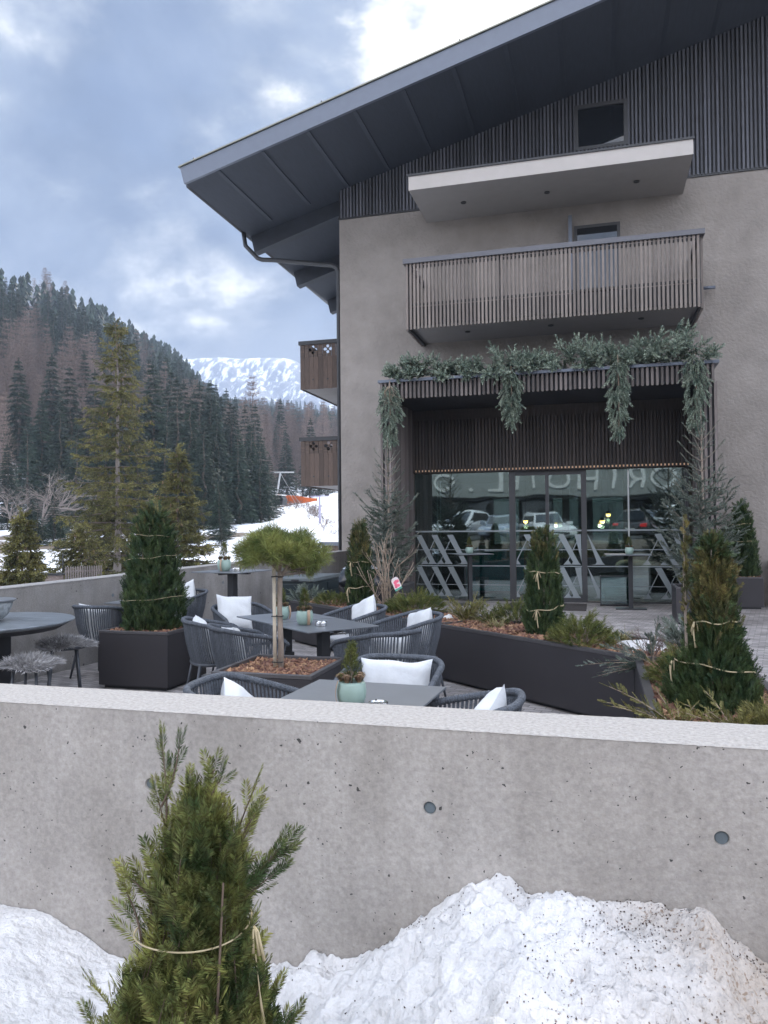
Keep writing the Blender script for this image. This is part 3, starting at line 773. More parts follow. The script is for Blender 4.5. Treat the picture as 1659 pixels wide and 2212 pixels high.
# the row of dark trees that closes the valley floor: column and top in the picture, distance
for px, py, d, lab in (
    (330, 785, 78, 'tall dark spruce right behind the top of the yellowish spruce'),
    (383, 815, 74, 'broad dark spruce in the middle of the valley row'),
    (412, 862, 70, 'brownish-green spruce with a shorter neighbour on its left side'),
    (432, 828, 84, 'left one of two slim dark spruces standing close together'),
    (457, 826, 86, 'right one of two slim dark spruces standing close together'),
    (440, 905, 66, 'small dark spruce in front of the two slim ones'),
    (515, 925, 72, 'full dark spruce with a broad skirt left of the ski slope'),
    (563, 945, 76, 'narrow dark spruce standing at the edge of the ski slope'),
    (583, 985, 80, 'small dark spruce nearest to the orange banner'),
    (487, 1000, 75, 'dark spruce between the broad skirted one and the slim pair'),
    (130, 872, 74, 'pointed dark spruce left of the yellowish spruce'),
    (165, 915, 64, 'dark spruce half hidden behind the yellowish spruce'),
    (182, 760, 100, 'very tall dark spruce above the bare grey tree'),
    (60, 905, 72, 'dark spruce above the bare grey tree at the left edge'),
    (15, 960, 66, 'dark spruce cut by the left edge of the picture'),
    (280, 840, 82, 'dark spruce behind the trunk of the yellowish spruce'),
    (355, 900, 68, 'dark spruce behind the right branches of the yellowish spruce'),
    (618, 935, 128, 'slim dark spruce among brown larches above the ski slope'),
    (672, 905, 120, 'rounded dark spruce just left of the lower side balcony')):
    put_spruce(px, d, top_h(py, px, d), lab, None, wide=1.25)
for px, py, d, lab in (
    (545, 805, 110, 'tall bare larch standing above the ski slope, highest of its clump'),
    (490, 872, 104, 'bare larch left of the tallest larch'),
    (522, 855, 118, 'bare larch right behind the full dark spruce'),
    (575, 885, 126, 'bare larch right of the tallest larch'),
    (640, 915, 150, 'bare larch beside the slim dark spruce'),
    (655, 930, 140, 'bare larch left of the side balconies'),
    (603, 905, 140, 'bare larch at the head of the ski slope'),
    (8, 838, 78, 'brown bare larch at the left edge of the picture'),
    (85, 800, 96, 'brown bare larch on the lower hillside'),
    (305, 815, 100, 'brown bare larch behind the tall dark spruce'),
    (403, 840, 108, 'reddish bare larch between two dark spruces')):
    put_larch(px, d, top_h(py, px, d), lab, None)

for px, d, h in ((318, 84, 15), (345, 92, 18), (362, 80, 15), (372, 96, 19), (398, 90, 17), (420, 92, 18), (446, 95, 18), (470, 84, 15), (478, 98, 18), (498, 88, 16), (505, 100, 17), (530, 92, 16), (540, 86, 13), (552, 98, 17), (260, 78, 14), (240, 86, 17), (225, 74, 13), (205, 84, 17), (150, 82, 17), (112, 88, 18), (90, 76, 13), (40, 84, 17), (300, 72, 12), (425, 74, 12), (460, 72, 11), (535, 76, 10)):
    put_spruce(px, d, h * (.94 if px < 420 else .84), 'dark spruce in the closed row along the edge of the valley floor', 'spruces along the valley floor', wide=1.2)
# the wooded hillside: the nearest trees one by one, the far rest as one mass
def hillside():
    rng = np.random.default_rng(5)
    spots = []
    for i in range(5200):
        t = rng.uniform(-.62, .0); q = rng.uniform(0, 1)
        bd = np.interp(t, T_K, BASE_D); cd = np.interp(t, T_K, CREST_D)
        d = bd * 1.06 + (cd * 1.02 - bd) * q ** .75
        spots.append((d, t))
    for t in np.arange(-.60, -.19, .0125):                     # trees that make the skyline
        cd = np.interp(t, T_K, CREST_D); spots.append((cd * rng.uniform(.96, 1.0), t + rng.normal() * .003))
    spots.sort()
    taken = {}; ns = nl = 0; far = []
    for d, t in spots:
        x, y = at_t(t, d); key = (int(x // 4.3), int(y // 4.3))
        if key in taken: continue
        taken[key] = 1
        px = t * 1662 + 829.5
        if px > 745: continue
        crest = d / np.interp(t, T_K, CREST_D)
        # clumps of larch low on the left and above the ski run, spruce elsewhere
        lar = mnoise.noise((x * .018, y * .018, 5)) + (.22 if crest < .62 else -.2) + (.45 if px > 565 and crest < .8 else 0) + (.04 if px < 250 and .25 < crest < .85 else 0)
        if lar > .14 and nl < 165 and d < 330:
            nl += 1
            put_larch(px, d, rng.uniform(13, 19), 'bare brown larch in the mixed wood on the lower hillside' if px < 560 else 'bare brown larch in the wood above the ski slope', 'larches on the hillside' if px < 560 else 'larches above the ski slope')
        elif ns < 255 and d < 420:
            ns += 1
            z = 'high' if crest > .8 else 'low'
            put_spruce(px, d, rng.uniform(11, 18) * (1.0 if z == 'low' else .68), 'dark spruce in the dense wood just below the skyline' if z == 'high' else 'dark spruce in the dense wood on the lower hillside', 'spruces below the skyline' if z == 'high' else 'spruces on the hillside')
        else:
            far.append((x, y, ground(t, d), rng.uniform(10, 16)))
    # far wood: small crowns of a few ragged tiers
    P, D, S = [], [], []
    temps = []
    for k in range(4):
        V = []
        for w in range(9):
            f = w / 9; r = .17 * (1 - f) ** .8 + .015
            for b in range(6):
                a = rng.uniform(0, 6.3); rr = r * rng.uniform(.7, 1.25)
                c, s = math.cos(a), math.sin(a); z = .04 + .93 * f
                V += [np.array([0, 0, z + .10]), np.array([c * rr * .6 - s * .04, s * rr * .6 + c * .04, z + .02]), np.array([c * rr, s * rr, z - .05]), np.array([c * rr * .6 + s * .04, s * rr * .6 - c * .04, z + .02])]
        V = np.array(V); temps.append((V, np.arange(len(V)).reshape(-1, 4)))
    for x, y, z, h in far:
        P.append((x, y, z - .5)); D.append((rng.normal() * .02, rng.normal() * .02, 1)); S.append(h)
    V, F = scatter(temps, P, D, S, rng)
    o = link('far_forest', np_mesh('far_forest', V, [F], MT['spruce'])); tag(o, 'far spruce forest covering the upper hillside', 'forest', kind='stuff')
    # wooded shoulder in front of the mountain
    P, D, S = [], [], []
    for i in range(1500):
        t = rng.uniform(-.34, .02); d = rng.uniform(630, 820)
        x, y = at_t(t, d); px = t * 1662 + 829.5
        e = np.interp(px, [380, 470, 560, 640, 735, 800], [.165, .165, .168, .165, .155, .15])
        P.append((x, y, 1.6 + e * d - 12 - (820 - d) * .04 - 12 * rng.uniform(0, 1) ** 2)); D.append((0, 0, 1)); S.append(rng.uniform(11, 17))
    V, F = scatter(temps, P, D, S, rng)
    o = link('ridge_forest', np_mesh('ridge_forest', V, [F], MT['spruce'])); tag(o, 'distant bluish spruce forest at the foot of the mountain', 'forest', kind='stuff')
hillside()

# the three yellowish spruces just beyond the terrace wall, with open branches
def hero_spruce(name, label, px, d, h, rmax, seed, whorls, gap, bottom):
    rng = np.random.default_rng(seed)
    t = (px - 829.5) / 1662; x, y = at_t(t, d)
    root = thing(name, label, 'spruce', (x, y, ground(t, d) - .2))
    P, D, S = [], [], []; limbs = []
    for w in range(whorls):
        f = (w + rng.uniform(-.25, .25)) / whorls; f = min(max(f, 0.0), .985)
        z0 = h * (bottom + (1 - bottom) * f); L = rmax * (1 - f) ** .8 * (1 if f > .1 else .8) + .02 * h
        a0 = rng.uniform(0, 6.3); n = 6 if f < .8 else 5
        for b in range(n):
            if rng.uniform() < gap * (1 if f < .75 else .3): continue
            a = a0 + 2 * PI * b / n + rng.uniform(-.3, .3); l = L * rng.uniform(.55, 1.12)
            droop = rng.uniform(.18, .38) * (1 - f * .8); c, s = math.cos(a), math.sin(a)
            pts = []
            for k in range(7):
                q = k / 6; pts.append((c * l * q, s * l * q, z0 + l * (.10 * q - droop * q * q * 1.3 + .20 * q ** 4)))
            limbs.append(tube_np(pts, np.linspace(.035 * l / rmax + .008, .006, 7), 4))
            ns = int(7 + 26 * l / rmax)
            for k in range(ns):
                q = (k + rng.uniform()) / ns; q = .16 + .84 * q
                i = min(5, int(q * 6)); u = q * 6 - i
                c0 = np.array(pts[i]) * (1 - u) + np.array(pts[i + 1]) * u
                sd = rng.choice([-1, 1]); off = rng.uniform(0, .30) * l * (1.05 - q) + .02
                p = c0 + np.array([-s, c, 0]) * sd * off + np.array([0, 0, -rng.uniform(0, .10) * l * .5])
                dirv = np.array([c, s, 0]) * rng.uniform(.3, 1) + np.array([-s, c, 0]) * sd * rng.uniform(.2, 1) + np.array([0, 0, rng.uniform(-.9, .25)])
                P.append(p); D.append(dirv); S.append(rng.uniform(.22, .40) * (.65 + .35 * l / rmax))
    for k in range(22):
        P.append((0, 0, h * (.86 + .0062 * k))); D.append((rng.normal() * .8, rng.normal() * .8, .8)); S.append(.3)
    temps = [shoot_round(rng, n=16, nl=.34, nw=.13, ang=58, stem=.03) for k in range(4)]
    V, F = scatter(temps, P, D, S, rng)
    cr = foliage('crown', [(V, F)], MT['hero'], root)
    tp = [(.003 * h * rng.normal() * (i > 0), .003 * h * rng.normal() * (i > 0), h * .985 * i / 8) for i in range(9)]
    tv, tf = tube_np(tp, [h * .0135 * (1 - .96 * i / 8) * (1.25 if i == 0 else 1) for i in range(9)], 10)
    lv, lf = join(limbs); V, F = join([(tv, tf), (lv, lf)])
    link('trunk', np_mesh('trunk', V, [F], [MT['palebark'], MT['darkbark']], True, [0] * len(tf) + [1] * len(lf)), root)
    # hanging cones near the top
    cone_p = [P[i] for i in range(len(P)) if P[i][2] > .45 * h]; idx = rng.permutation(len(cone_p))[:90]
    m = MB()
    for i in idx:
        p = np.array(cone_p[i]); m.tube([p, p + np.array([0, 0, -.06]), p + np.array([0, 0, -.13])], [.012, .022, .008], 5)
    m.build('cones', MT['cone'], root, smooth=True)
hero_spruce('spruce', 'big loose yellowish-green spruce with a visible pale trunk beyond the terrace wall', 253, 32, top_h(692, 253, 32), 2.5, 3, 29, .16, .10)
hero_spruce('spruce', 'smaller yellowish spruce right behind the tied yew in the square planter', 385, 29, top_h(972, 385, 29), 1.5, 8, 22, .1, .05)
hero_spruce('spruce', 'little yellowish spruce beyond the terrace wall at the far left', 48, 23, top_h(1118, 48, 23), .75, 5, 14, .15, .12)
hero_spruce('spruce', 'low wide yellowish spruce between the little one and the big one', 172, 27, top_h(1150, 172, 27), 1.7, 12, 12, .2, .1)
hero_spruce('spruce', 'low yellowish spruce just left of the pale trunk of the big one', 232, 34, top_h(1060, 232, 34), 1.5, 17, 18, .15, .08)
def bare_ones():
    rng = np.random.default_rng(31)
    bm = [bare_tree_mesh('bare_crown', rng, 8, MT['birch'], 5, .55) for k in range(2)]
    for (px, d, s, lab) in ((88, 52, .95, 'bare grey broadleaf tree with a dense crown of fine twigs at the left'), (30, 56, .75, 'smaller bare grey tree at the left edge below the larches'), (132, 60, .62, 'small bare grey tree left of the big yellowish spruce')):
        t = (px - 829.5) / 1662; x, y = at_t(t, d)
        o = link('bare_tree', bm[int(px) % 2], None, (x, y, ground(t, d) - .2), rng.uniform(0, 6)); o.scale = (s, s, s); tag(o, lab, 'bare tree')
    # bushes that show through the snow beside the ski run
    bs = [bare_tree_mesh('bush_twigs', rng, 2.2, MT['larch'], 3, .9) for k in range(3)]
    k = 0
    for i in range(46):
        f = rng.uniform(0, 1); d = 120 - 78 * f; px = 612 + 118 * f + rng.normal() * 9
        t = (px - 829.5) / 1662; x, y = at_t(t, d)
        if px > 728: continue
        o = link('bush', bs[k % 3], None, (x, y, ground(t, d) - .1), rng.uniform(0, 6)); s = rng.uniform(.35, .9) * (.6 + .5 * (1 - f)); o.scale = (s, s, s)
        tag(o, 'low bare bush poking out of the snowy bank beside the ski slope', 'bush', 'bare bushes on the snowy bank'); k += 1
bare_ones()
def young_spruces():
    for px, py, d, lab in ((702, 1058, 120, 'young spruce on the snow just below the lower side balcony'), (718, 1062, 122, 'young spruce beside the chalet corner on the ski slope'), (690, 1050, 135, 'young spruce behind the lamp mast on the ski slope')):
        put_spruce(px, d, 6.5 + (px % 3), lab, None, k=2)
young_spruces()

for i in range(34):
    px = RNG.uniform(-20, 520); d = RNG.uniform(46, 72)
    put_spruce(px, d, RNG.uniform(1.2, 3.6) * (1 if i % 4 else 1.6), 'small dark spruce scrub on the snowy valley floor', 'spruce scrub on the valley floor', wide=1.7)
def ski_slope_things():
    def pt(px, d, dz=0.0):
        t = (px - 829.5) / 1662; x, y = at_t(t, d); return Vector((x, y, ground(t, d) + dz))
    # orange safety banner
    a, b = pt(598, 120), pt(685, 104)
    za = 1.6 + (1140 - 1083) / 1662 * 118; zb = 1.6 + (1139 - 1096) / 1662 * 104
    r = thing('safety_banner', 'long orange safety banner across the snowy ski slope', 'banner', ((a.x + b.x) / 2, (a.y + b.y) / 2, 0))
    m = MB(); dx, dy = b.x - a.x, b.y - a.y; n = 12
    V = []
    for i in range(n + 1):
        q = i / n - .5; zz = za + (zb - za) * (q + .5) - .05 * math.sin((q + .5) * PI * 3)
        for h in (0, 1.25):
            for w in (-.02, .02): V.append((dx * q - dy / 12 * w, dy * q + dx / 12 * w, zz + h))
    F = []
    for i in range(n):
        o = i * 4; F += [(o, o + 2, o + 6, o + 4), (o + 1, o + 5, o + 7, o + 3), (o + 2, o + 3, o + 7, o + 6), (o, o + 4, o + 5, o + 1)]
    m.add(V, F); m.build('cloth', MT['orange'], r)
    m = MB()
    for q in (-.5, -.17, .17, .5): m.tube([(dx * q, dy * q, za + (zb - za) * (q + .5) - 1.2), (dx * q, dy * q, za + (zb - za) * (q + .5) + 1.5)], .04, 6)
    m.build('stakes', MT['steel'], r)
    p = pt(732, 96); z = 1.6 + (1139 - 1110) / 1662 * 96
    r = thing('safety_marker', 'small orange marker panel on the snow at the chalet corner', 'marker', (p.x, p.y, 0))
    m = MB(); m.box(-.55, .55, -.03, .03, z, z + .95); m.build('panel', MT['orange'], r)
    m = MB(); m.box(-.5, -.44, .035, .08, z - 1.2, z); m.box(.44, .5, .035, .08, z - 1.2, z); m.build('stakes', MT['steel'], r)
    # blue safety net behind
    a, b = pt(628, 150), pt(678, 140)
    r = thing('safety_net', 'dark blue safety net above the orange banner', 'net', (0, 0, 0))
    m = MB(); za = 1.6 + (1140 - 1082) / 1662 * 150; zb = 1.6 + (1140 - 1086) / 1662 * 140
    m.add([(a.x, a.y, za), (b.x, b.y, zb), (b.x, b.y, zb + 2), (a.x, a.y, za + 2)], [(0, 1, 2, 3)]); m.build('mesh', MT['net'], r)
    m = MB()
    for q in (0, .5, 1): m.tube([(a.x + (b.x - a.x) * q, a.y + (b.y - a.y) * q, za + (zb - za) * q - 1.5), (a.x + (b.x - a.x) * q, a.y + (b.y - a.y) * q, za + (zb - za) * q + 2.2)], .05, 6)
    m.build('posts', MT['steel'], r)
    # lamp mast
    p = pt(690.5, 60); z0 = p.z - .3; zt = 1.6 + (1139 - 1072) / 1662 * 60
    r = thing('lamp_mast', 'slim lilac-grey lamp mast on the snow beside the chalet', 'lamp mast', (p.x, p.y, 0))
    m = MB(); m.tube([(0, 0, z0), (0, 0, zt)], [.11, .075], 8); m.build('pole', MT['mast'], r, smooth=True)
    m = MB(); m.beam((-.75, 0, zt + .02), (.75, 0, zt + .02), .1, .08); m.build('crossbar', MT['mast'], r)
    for s in (-.62, .62):
        m = MB(); m.box(s - .16, s + .16, -.12, .12, zt + .065, zt + .2); m.build('lamp', MT['steel'], r, bevel=.02)
    # ski lift support with its T-shaped head, and the cable
    p = pt(592, 112); zt = 1.6 + (1140 - 1020) / 1662 * 112
    r = thing('lift_pylon', 'pale T-headed pylon of the ski tow', 'pylon', (p.x, p.y, 0))
    m = MB(); m.tube([(0, 0, p.z - .5), (.9, .3, zt)], [.2, .14], 8); m.build('shaft', MT['alu'], r, smooth=True)
    m = MB(); m.beam((.9 - 1.7, -.3, zt), (.9 + 1.9, .9, zt), .18, .2); m.build('crossarm', MT['alu'], r)
    q = pt(740, 58); qz = 1.6 - (1200 - 1139) / 1662 * 58
    for off, nm in ((0, 'upper'), (1.2, 'lower')):
        m = MB(); A = Vector((p.x + .9 + off, p.y + .3, zt - .1 - off * 2.2)); B = Vector((q.x + off, q.y, 1.6 + (1139 - (1150 if nm == 'upper' else 1196)) / 1662 * 58))
        pts = [tuple(A.lerp(B, i / 14) - Vector((0, 0, 1.3 * math.sin(PI * i / 14)))) for i in range(15)]
        m.tube(pts, .035, 4); o = m.build('lift_cable', MT['alu'])
        tag(o, f'{nm} steel cable of the ski tow running down across the slope', 'cable')
    # the cabin of the tow, half hidden by the spruce
    p = pt(600, 92); z = 1.6 + (1140 - 1091) / 1662 * 92
    r = thing('lift_cabin', 'small dark glazed tow cabin with a snowy roof beside the banner', 'cabin', (p.x, p.y, z))
    m = MB(); m.prism([(-.9, 0), (.85, 0), (1.0, .7), (.7, 1.1), (-.8, 1.1)], 'y', -.7, .7); m.build('body', MT['steel'], r, bevel=.06)
    m = MB(); m.prism([(-.8, .5), (.9, .5), (.72, .98), (-.72, .98)], 'y', -.72, .72); m.build('window', MT['window'], r)
    m = MB(); m.box(-.95, .85, -.75, .75, 1.1, 1.24); m.build('snow_cap', MT['cleansnow'], r, bevel=.05)
ski_slope_things()

def roadside():
    # low stone wall with a dark rail, wire fence and pickets below the yellowish spruces
    d = 24.0
    a = Vector(gp(-40, d)); b = Vector(gp(137, d + 1.2))
    r = thing('stone_wall', 'low pinkish block wall with a dark rail beyond the terrace', 'wall', (a.x, a.y, -1.0))
    dv = (b - a); L = dv.length; r.rotation_euler = (0, 0, math.atan2(dv.y, dv.x))
    zt = 1.6 - (1247 - 1144) / 1662 * d + 1.0
    m = MB(); m.box(0, L, 0, .3, 0, zt); m.build('blocks', MT['brickwall'], r)
    m = MB(); m.box(-.05, L + .05, -.04, .34, zt + .002, zt + .06); m.build('coping', MT['steel'], r)
    m = MB()
    for k in range(4): m.tube([(0, .15, zt + .2 + k * .14), (L, .15, zt + .2 + k * .14)], .006, 4)
    for i in range(4): m.tube([(L * i / 3, .15, zt), (L * i / 3, .15, zt + .7)], .02, 6)
    m.build('wire_fence', MT['steel'], r)
    a = Vector(gp(141, d + 1)); b = Vector(gp(222, d + 2)); dv = b - a; L = dv.length
    r = thing('picket_fence', 'short grey picket fence below the big yellowish spruce', 'fence', (a.x, a.y, -.9), math.atan2(dv.y, dv.x))
    m = MB(); n = 16
    for i in range(n): x = L * i / n; m.prism([(x, 0), (x + .045, 0), (x + .045, 1.26), (x + .022, 1.3), (x, 1.26)], 'y', 0, .025)
    m.build('pickets', MT['slat'], r)
    m = MB(); m.box(0, L, .026, .06, .75, .81); m.box(0, L, .026, .06, 1.1, 1.16); m.build('rails', MT['slat'], r)
roadside()
# ------------------------------------------------------------------ the chalet
VW = 16.5                    # facade plane
E_U, E_Z, SL = -7.94, 8.60, .268   # eave edge (underside) and roof slope
RIDGE = 5.6; EAST = 17.0; BACK = 26.0
def sof(u):                  # soffit height
    return E_Z + SL * (u - E_U) if u <= RIDGE else E_Z + SL * (2 * RIDGE - u - E_U)
MT['rearglass'] = glass_mat('rear_tinted_glass', (.30, .31, .29), .15)
CH = thing('chalet', 'grey plastered alpine hotel with a dark slatted gable and wide roof', 'building')
def C_(mb, name, m, parent=None, **k): return mb.build(name, MT[m] if isinstance(m, str) else m, parent or CH, **k)

def chalet():
    # plaster walls with the entrance opening (u -3.87..1.98, z 0..4.06)
    m = MB(); T = .3; y0, y1 = VW, VW + T
    m.box(-5.54, -3.88, y0, y1, -1.2, 8.6); m.box(1.98, EAST, y0, y1, -1.2, 8.6); m.box(-3.88, 1.98, y0, y1, 4.1, 8.6)
    m.box(-5.54, -5.24, y1, BACK, -1.2, 8.6); m.box(EAST - .3, EAST, y1, BACK, -1.2, 8.6)
    # rear wall with three tall openings to the valley
    m.box(-5.24, -3.3, BACK - .3, BACK, -1.2, 8.6); m.box(-2.45, -1.35, BACK - .3, BACK, 1.0, 2.5); m.box(-.55, -.1, BACK - .3, BACK, 1.0, 2.5)
    m.box(.9, EAST - .3, BACK - .3, BACK, -1.2, 8.6); m.box(-3.3, .9, BACK - .3, BACK, 2.5, 8.6); m.box(-3.3, .9, BACK - .3, BACK, -1.2, 1.0)
    C_(m, 'wall', 'stucco')
    m = MB(); m.box(-3.3, .9, BACK - .2, BACK - .19, 1.0, 2.5); C_(m, 'rear_glass', 'rearglass')  # tinted pane added to dim the daylight in the rear openings
    # gable backing and slats
    m = MB(); m.prism([(-5.54, 8.602), (EAST, 8.602), (EAST, sof(EAST) + .02), (RIDGE, sof(RIDGE) + .02), (-5.54, sof(-5.54) + .02)], 'y', VW + .01, VW + .28)
    gb = C_(m, 'gable', 'backing')
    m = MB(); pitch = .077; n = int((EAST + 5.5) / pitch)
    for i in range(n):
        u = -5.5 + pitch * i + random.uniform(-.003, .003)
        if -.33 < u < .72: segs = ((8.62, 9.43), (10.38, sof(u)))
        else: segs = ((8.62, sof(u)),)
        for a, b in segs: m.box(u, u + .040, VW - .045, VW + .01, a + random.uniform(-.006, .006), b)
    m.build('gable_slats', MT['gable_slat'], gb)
    m = MB(); m.box(-5.56, EAST, VW - .03, VW + .008, 8.585, 8.64); m.build('flashing', MT['steel'], gb)
    # gable window
    m = MB()
    m.box(-.33, -.25, VW - .05, VW + .2, 9.43, 10.38); m.box(.66, .74, VW - .05, VW + .2, 9.43, 10.38); m.box(-.25, .66, VW - .05, VW + .2, 10.30, 10.38); m.box(-.25, .66, VW - .05, VW + .2, 9.43, 9.50)
    w = C_(m, 'window', 'frame')
    m = MB(); m.box(-.25, .66, VW - .012, VW + .0, 9.50, 10.30); m.build('pane', MT['window'], w)
    # roof
    def slab(x): return None
    t = .30
    poly = [(E_U, E_Z), (RIDGE, sof(RIDGE)), (2 * RIDGE - E_U, E_Z), (2 * RIDGE - E_U + .08, E_Z + t), (RIDGE, sof(RIDGE) + t + .02), (E_U - .08, E_Z + t)]
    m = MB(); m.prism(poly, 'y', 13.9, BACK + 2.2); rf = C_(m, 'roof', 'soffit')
    vb = [(E_U - .012, E_Z - .012), (RIDGE, sof(RIDGE) - .012), (2 * RIDGE - E_U + .012, E_Z - .012), (2 * RIDGE - E_U + .1, E_Z + t + .02), (RIDGE, sof(RIDGE) + t + .045), (E_U - .1, E_Z + t + .02)]
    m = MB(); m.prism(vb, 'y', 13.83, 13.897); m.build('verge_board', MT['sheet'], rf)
    # thin bright metal edge and roof skin
    top = [(E_U - .13, E_Z + t + .022), (RIDGE, sof(RIDGE) + t + .047), (2 * RIDGE - E_U + .13, E_Z + t + .022), (2 * RIDGE - E_U + .13, E_Z + t + .047), (RIDGE, sof(RIDGE) + t + .072), (E_U - .13, E_Z + t + .047)]
    m = MB(); m.prism(top, 'y', 13.80, BACK + 2.3); m.build('roof_skin', MT['zinc'], rf)
    for u in (-7.75, -5.0, -2.3):
        m = MB(); z = sof(u) + t + .05; m.prism([(u - .05, z - .01), (u + .05, z + .015), (u + .0, z + .11)], 'y', 13.86, 13.9); m.build('snow_hook', MT['steel'], rf)
    # purlins under the front overhang
    u = -7.35
    while u < EAST + 1.4:
        if abs(u - RIDGE) > .3:
            z = sof(u)
            m = MB(); m.prism([(u - .16, z - .016), (u + .16, z - .016 + .32 * SL * (1 if u < RIDGE else -1)), (u + .16, z + .02), (u - .16, z + .02)], 'y', 13.9, VW + .01)
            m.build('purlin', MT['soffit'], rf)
        u += .96
    # rafter tails along the side eave
    for v in (17.0, 19.72, 22.45, 25.15):
        m = MB()
        m.prism([(E_U + .12, E_Z - .38), (-5.56, sof(-5.56) - .34), (-5.56, sof(-5.56) + .01), (E_U + .03, E_Z + .01)], 'y', v - .12, v + .12)
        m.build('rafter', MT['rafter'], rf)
    # half-round gutter and the downpipe that crosses to the wall corner
    m = MB(); m.tube([(E_U - .1, 14.2, E_Z + .12), (E_U - .1, BACK + 2, E_Z + .08)], .075, 10); g = m.build('gutter', MT['steel'], rf, smooth=True)
    m = MB(); m.tube([(-7.98, 16.62, 8.62), (-7.93, 16.62, 8.3), (-7.62, 16.62, 7.97), (-7.5, 16.62, 7.92), (-7.2, 16.62, 7.88), (-5.78, 16.62, 7.62), (-5.66, 16.62, 7.56), (-5.61, 16.62, 7.44), (-5.61, 16.62, -1.0)], .052, 10)
    m.build('downpipe', MT['steel'], rf, smooth=True)
    # top balcony slab: pale fascia, plain underside, three spots
    m = MB(); m.box(-3.505, 1.785, 14.802, VW + .01, 8.292, 8.56); sb = C_(m, 'upper_balcony', 'smooth_plaster')
    m = MB(); m.box(-3.508, 1.788, 14.785, 14.80, 8.29, 8.565); m.build('fascia', MT['pale_plaster'], sb)
    m = MB(); m.box(-3.53, 1.81, 14.76, VW, 8.566, 8.605); m.build('coping', MT['steel'], sb)
    for u in (-2.55, -.86, .85):
        m = MB(); m.lathe([(.03, -.004), (.055, -.012), (.055, .004)], 16, (u, 15.65, 8.285)); m.build('spotlight', MT['steel'], sb)
    # slatted balcony
    m = MB(); m.box(-3.56, 1.87, 15.03, VW + .01, 5.62, 5.86); sb = C_(m, 'balcony', 'smooth_plaster')
    m = MB(); m.box(-3.60, 1.91, 14.985, 15.028, 5.63, 6.0); m.box(-3.605, -3.562, 15.03, VW, 5.56, 5.86); m.box(1.872, 1.915, 15.03, VW, 5.56, 5.86); m.build('steel_frame', MT['steel'], sb)
    m = MB(); m.box(-3.66, 1.97, 14.86, 14.99, 6.86, 6.955); m.box(-3.66, -3.55, 14.99, VW, 6.86, 6.955); m.box(1.86, 1.97, 14.99, VW, 6.86, 6.955); m.build('handrail', MT['rail'], sb)
    m = MB(); n = 73; p = 5.52 / n
    for i in range(n):
        u = -3.61 + p * i; m.box(u, u + .043, 14.9 + random.uniform(-.002, .002), 14.945, 5.545 + random.uniform(-.004, .004), 6.858)
    for s in (-3.64, 1.905):
        for i in range(19):
            v = 15.02 + .077 * i; m.box(s, s + .043, v, v + .043, 5.545, 6.858)
    m.build('slats', MT['slat'], sb)
    m = MB(); m.box(-3.59, 1.9, 14.95, 14.98, 6.78, 6.83); m.box(-3.59, 1.9, 14.95, 14.98, 6.02, 6.07)
    for u in (-3.58, -1.75, .1, 1.87): m.box(u, u + .03, 14.982, 15.02, 5.9, 6.86)
    m.build('rail_posts', MT['steel'], sb)
    for u in (-2.5, -.82, .9):
        m = MB(); m.lathe([(.03, -.004), (.055, -.012), (.055, .004)], 16, (u, 15.7, 5.613)); m.build('spotlight', MT['steel'], sb)
    # balcony door and its open shutter
    m = MB(); m.box(-.36, -.30, VW - .012, VW + .02, 5.87, 7.86); m.box(.5, .56, VW - .012, VW + .02, 5.87, 7.86); m.box(-.30, .5, VW - .012, VW + .02, 7.80, 7.86); d = C_(m, 'door', 'frame')
    m = MB(); m.box(-.30, .5, VW - .006, VW - .002, 5.87, 7.80); m.build('pane', MT['window'], d)
    m = MB(); m.box(-.47, -.40, VW - .22, VW - .005, 5.87, 8.02); m.prism([(VW - .22, 8.02), (VW - .005, 8.02), (VW - .005, 8.1), (VW - .12, 8.06)], 'x', -.47, -.40); m.build('shutter', MT['sheet'], d)
    m = MB(); m.tube([(2.12, VW - .16, 6.29), (2.12, VW + .02, 6.29)], .02, 8); m.tube([(2.08, VW - .14, 6.29), (2.34, VW - .14, 6.29)], .033, 10); C_(m, 'water_spout', 'sheet', smooth=True)
    # plank-faced side balconies with cut-out flowers
    def side_balcony(z0, z1, name):
        v0, ul = 19.0, -7.50
        m = MB(); m.box(ul + .03, -5.5, v0 + .07, 25.2, z0 + .0, z0 + .2)
        sbal = C_(m, 'side_balcony', 'smooth_plaster')
        m = MB(); m.box(ul - .04, -5.54, v0 - .03, v0 + .09, z1 - .10, z1); m.box(ul - .04, ul + .09, v0 + .09, 25.25, z1 - .10, z1); m.build('handrail', MT['steel'], sbal)
        # planks: the quatrefoils are real holes between ring-shaped faces
        pw = .128; m = MB(); n = 14
        for i in range(n):
            u = ul + pw * i
            if u + pw > -5.56: break
            m.box(u + .002, min(u + pw - .003, -5.56), v0, v0 + .028, z0 - .03 + random.uniform(-.004, .004), z1 - .43)
        # upper band as a grid of small cells with the flower cells left open
        cs = .032; zz0 = z1 - .43; zz1 = z1 - .102
        holes = []
        for k in range(5):
            uc = ul + .36 + k * .41
            for du, dz in ((0, .075), (.075, 0), (-.075, 0), (0, -.075)): holes.append((uc + du, zz0 + .19 + dz, .043))
        cs = .0125
        nz = int((zz1 - zz0) / cs); nu = int((-5.56 - ul) / cs)
        for j in range(nz):
            a = None
            z = zz0 + j * cs
            for i in range(nu + 1):
                u = ul + i * cs; solid = i < nu and not any((u + cs / 2 - hu) ** 2 + (z + cs / 2 - hz) ** 2 < r * r for hu, hz, r in holes)
                if solid and i % 10 == 9 and a is not None:
                    m.box(a, u, v0, v0 + .028, z, z + cs); a = None; continue
                if solid and i % 10 == 9: continue
                if solid and a is None: a = u
                if not solid and a is not None: m.box(a, u, v0, v0 + .028, z, z + cs); a = None
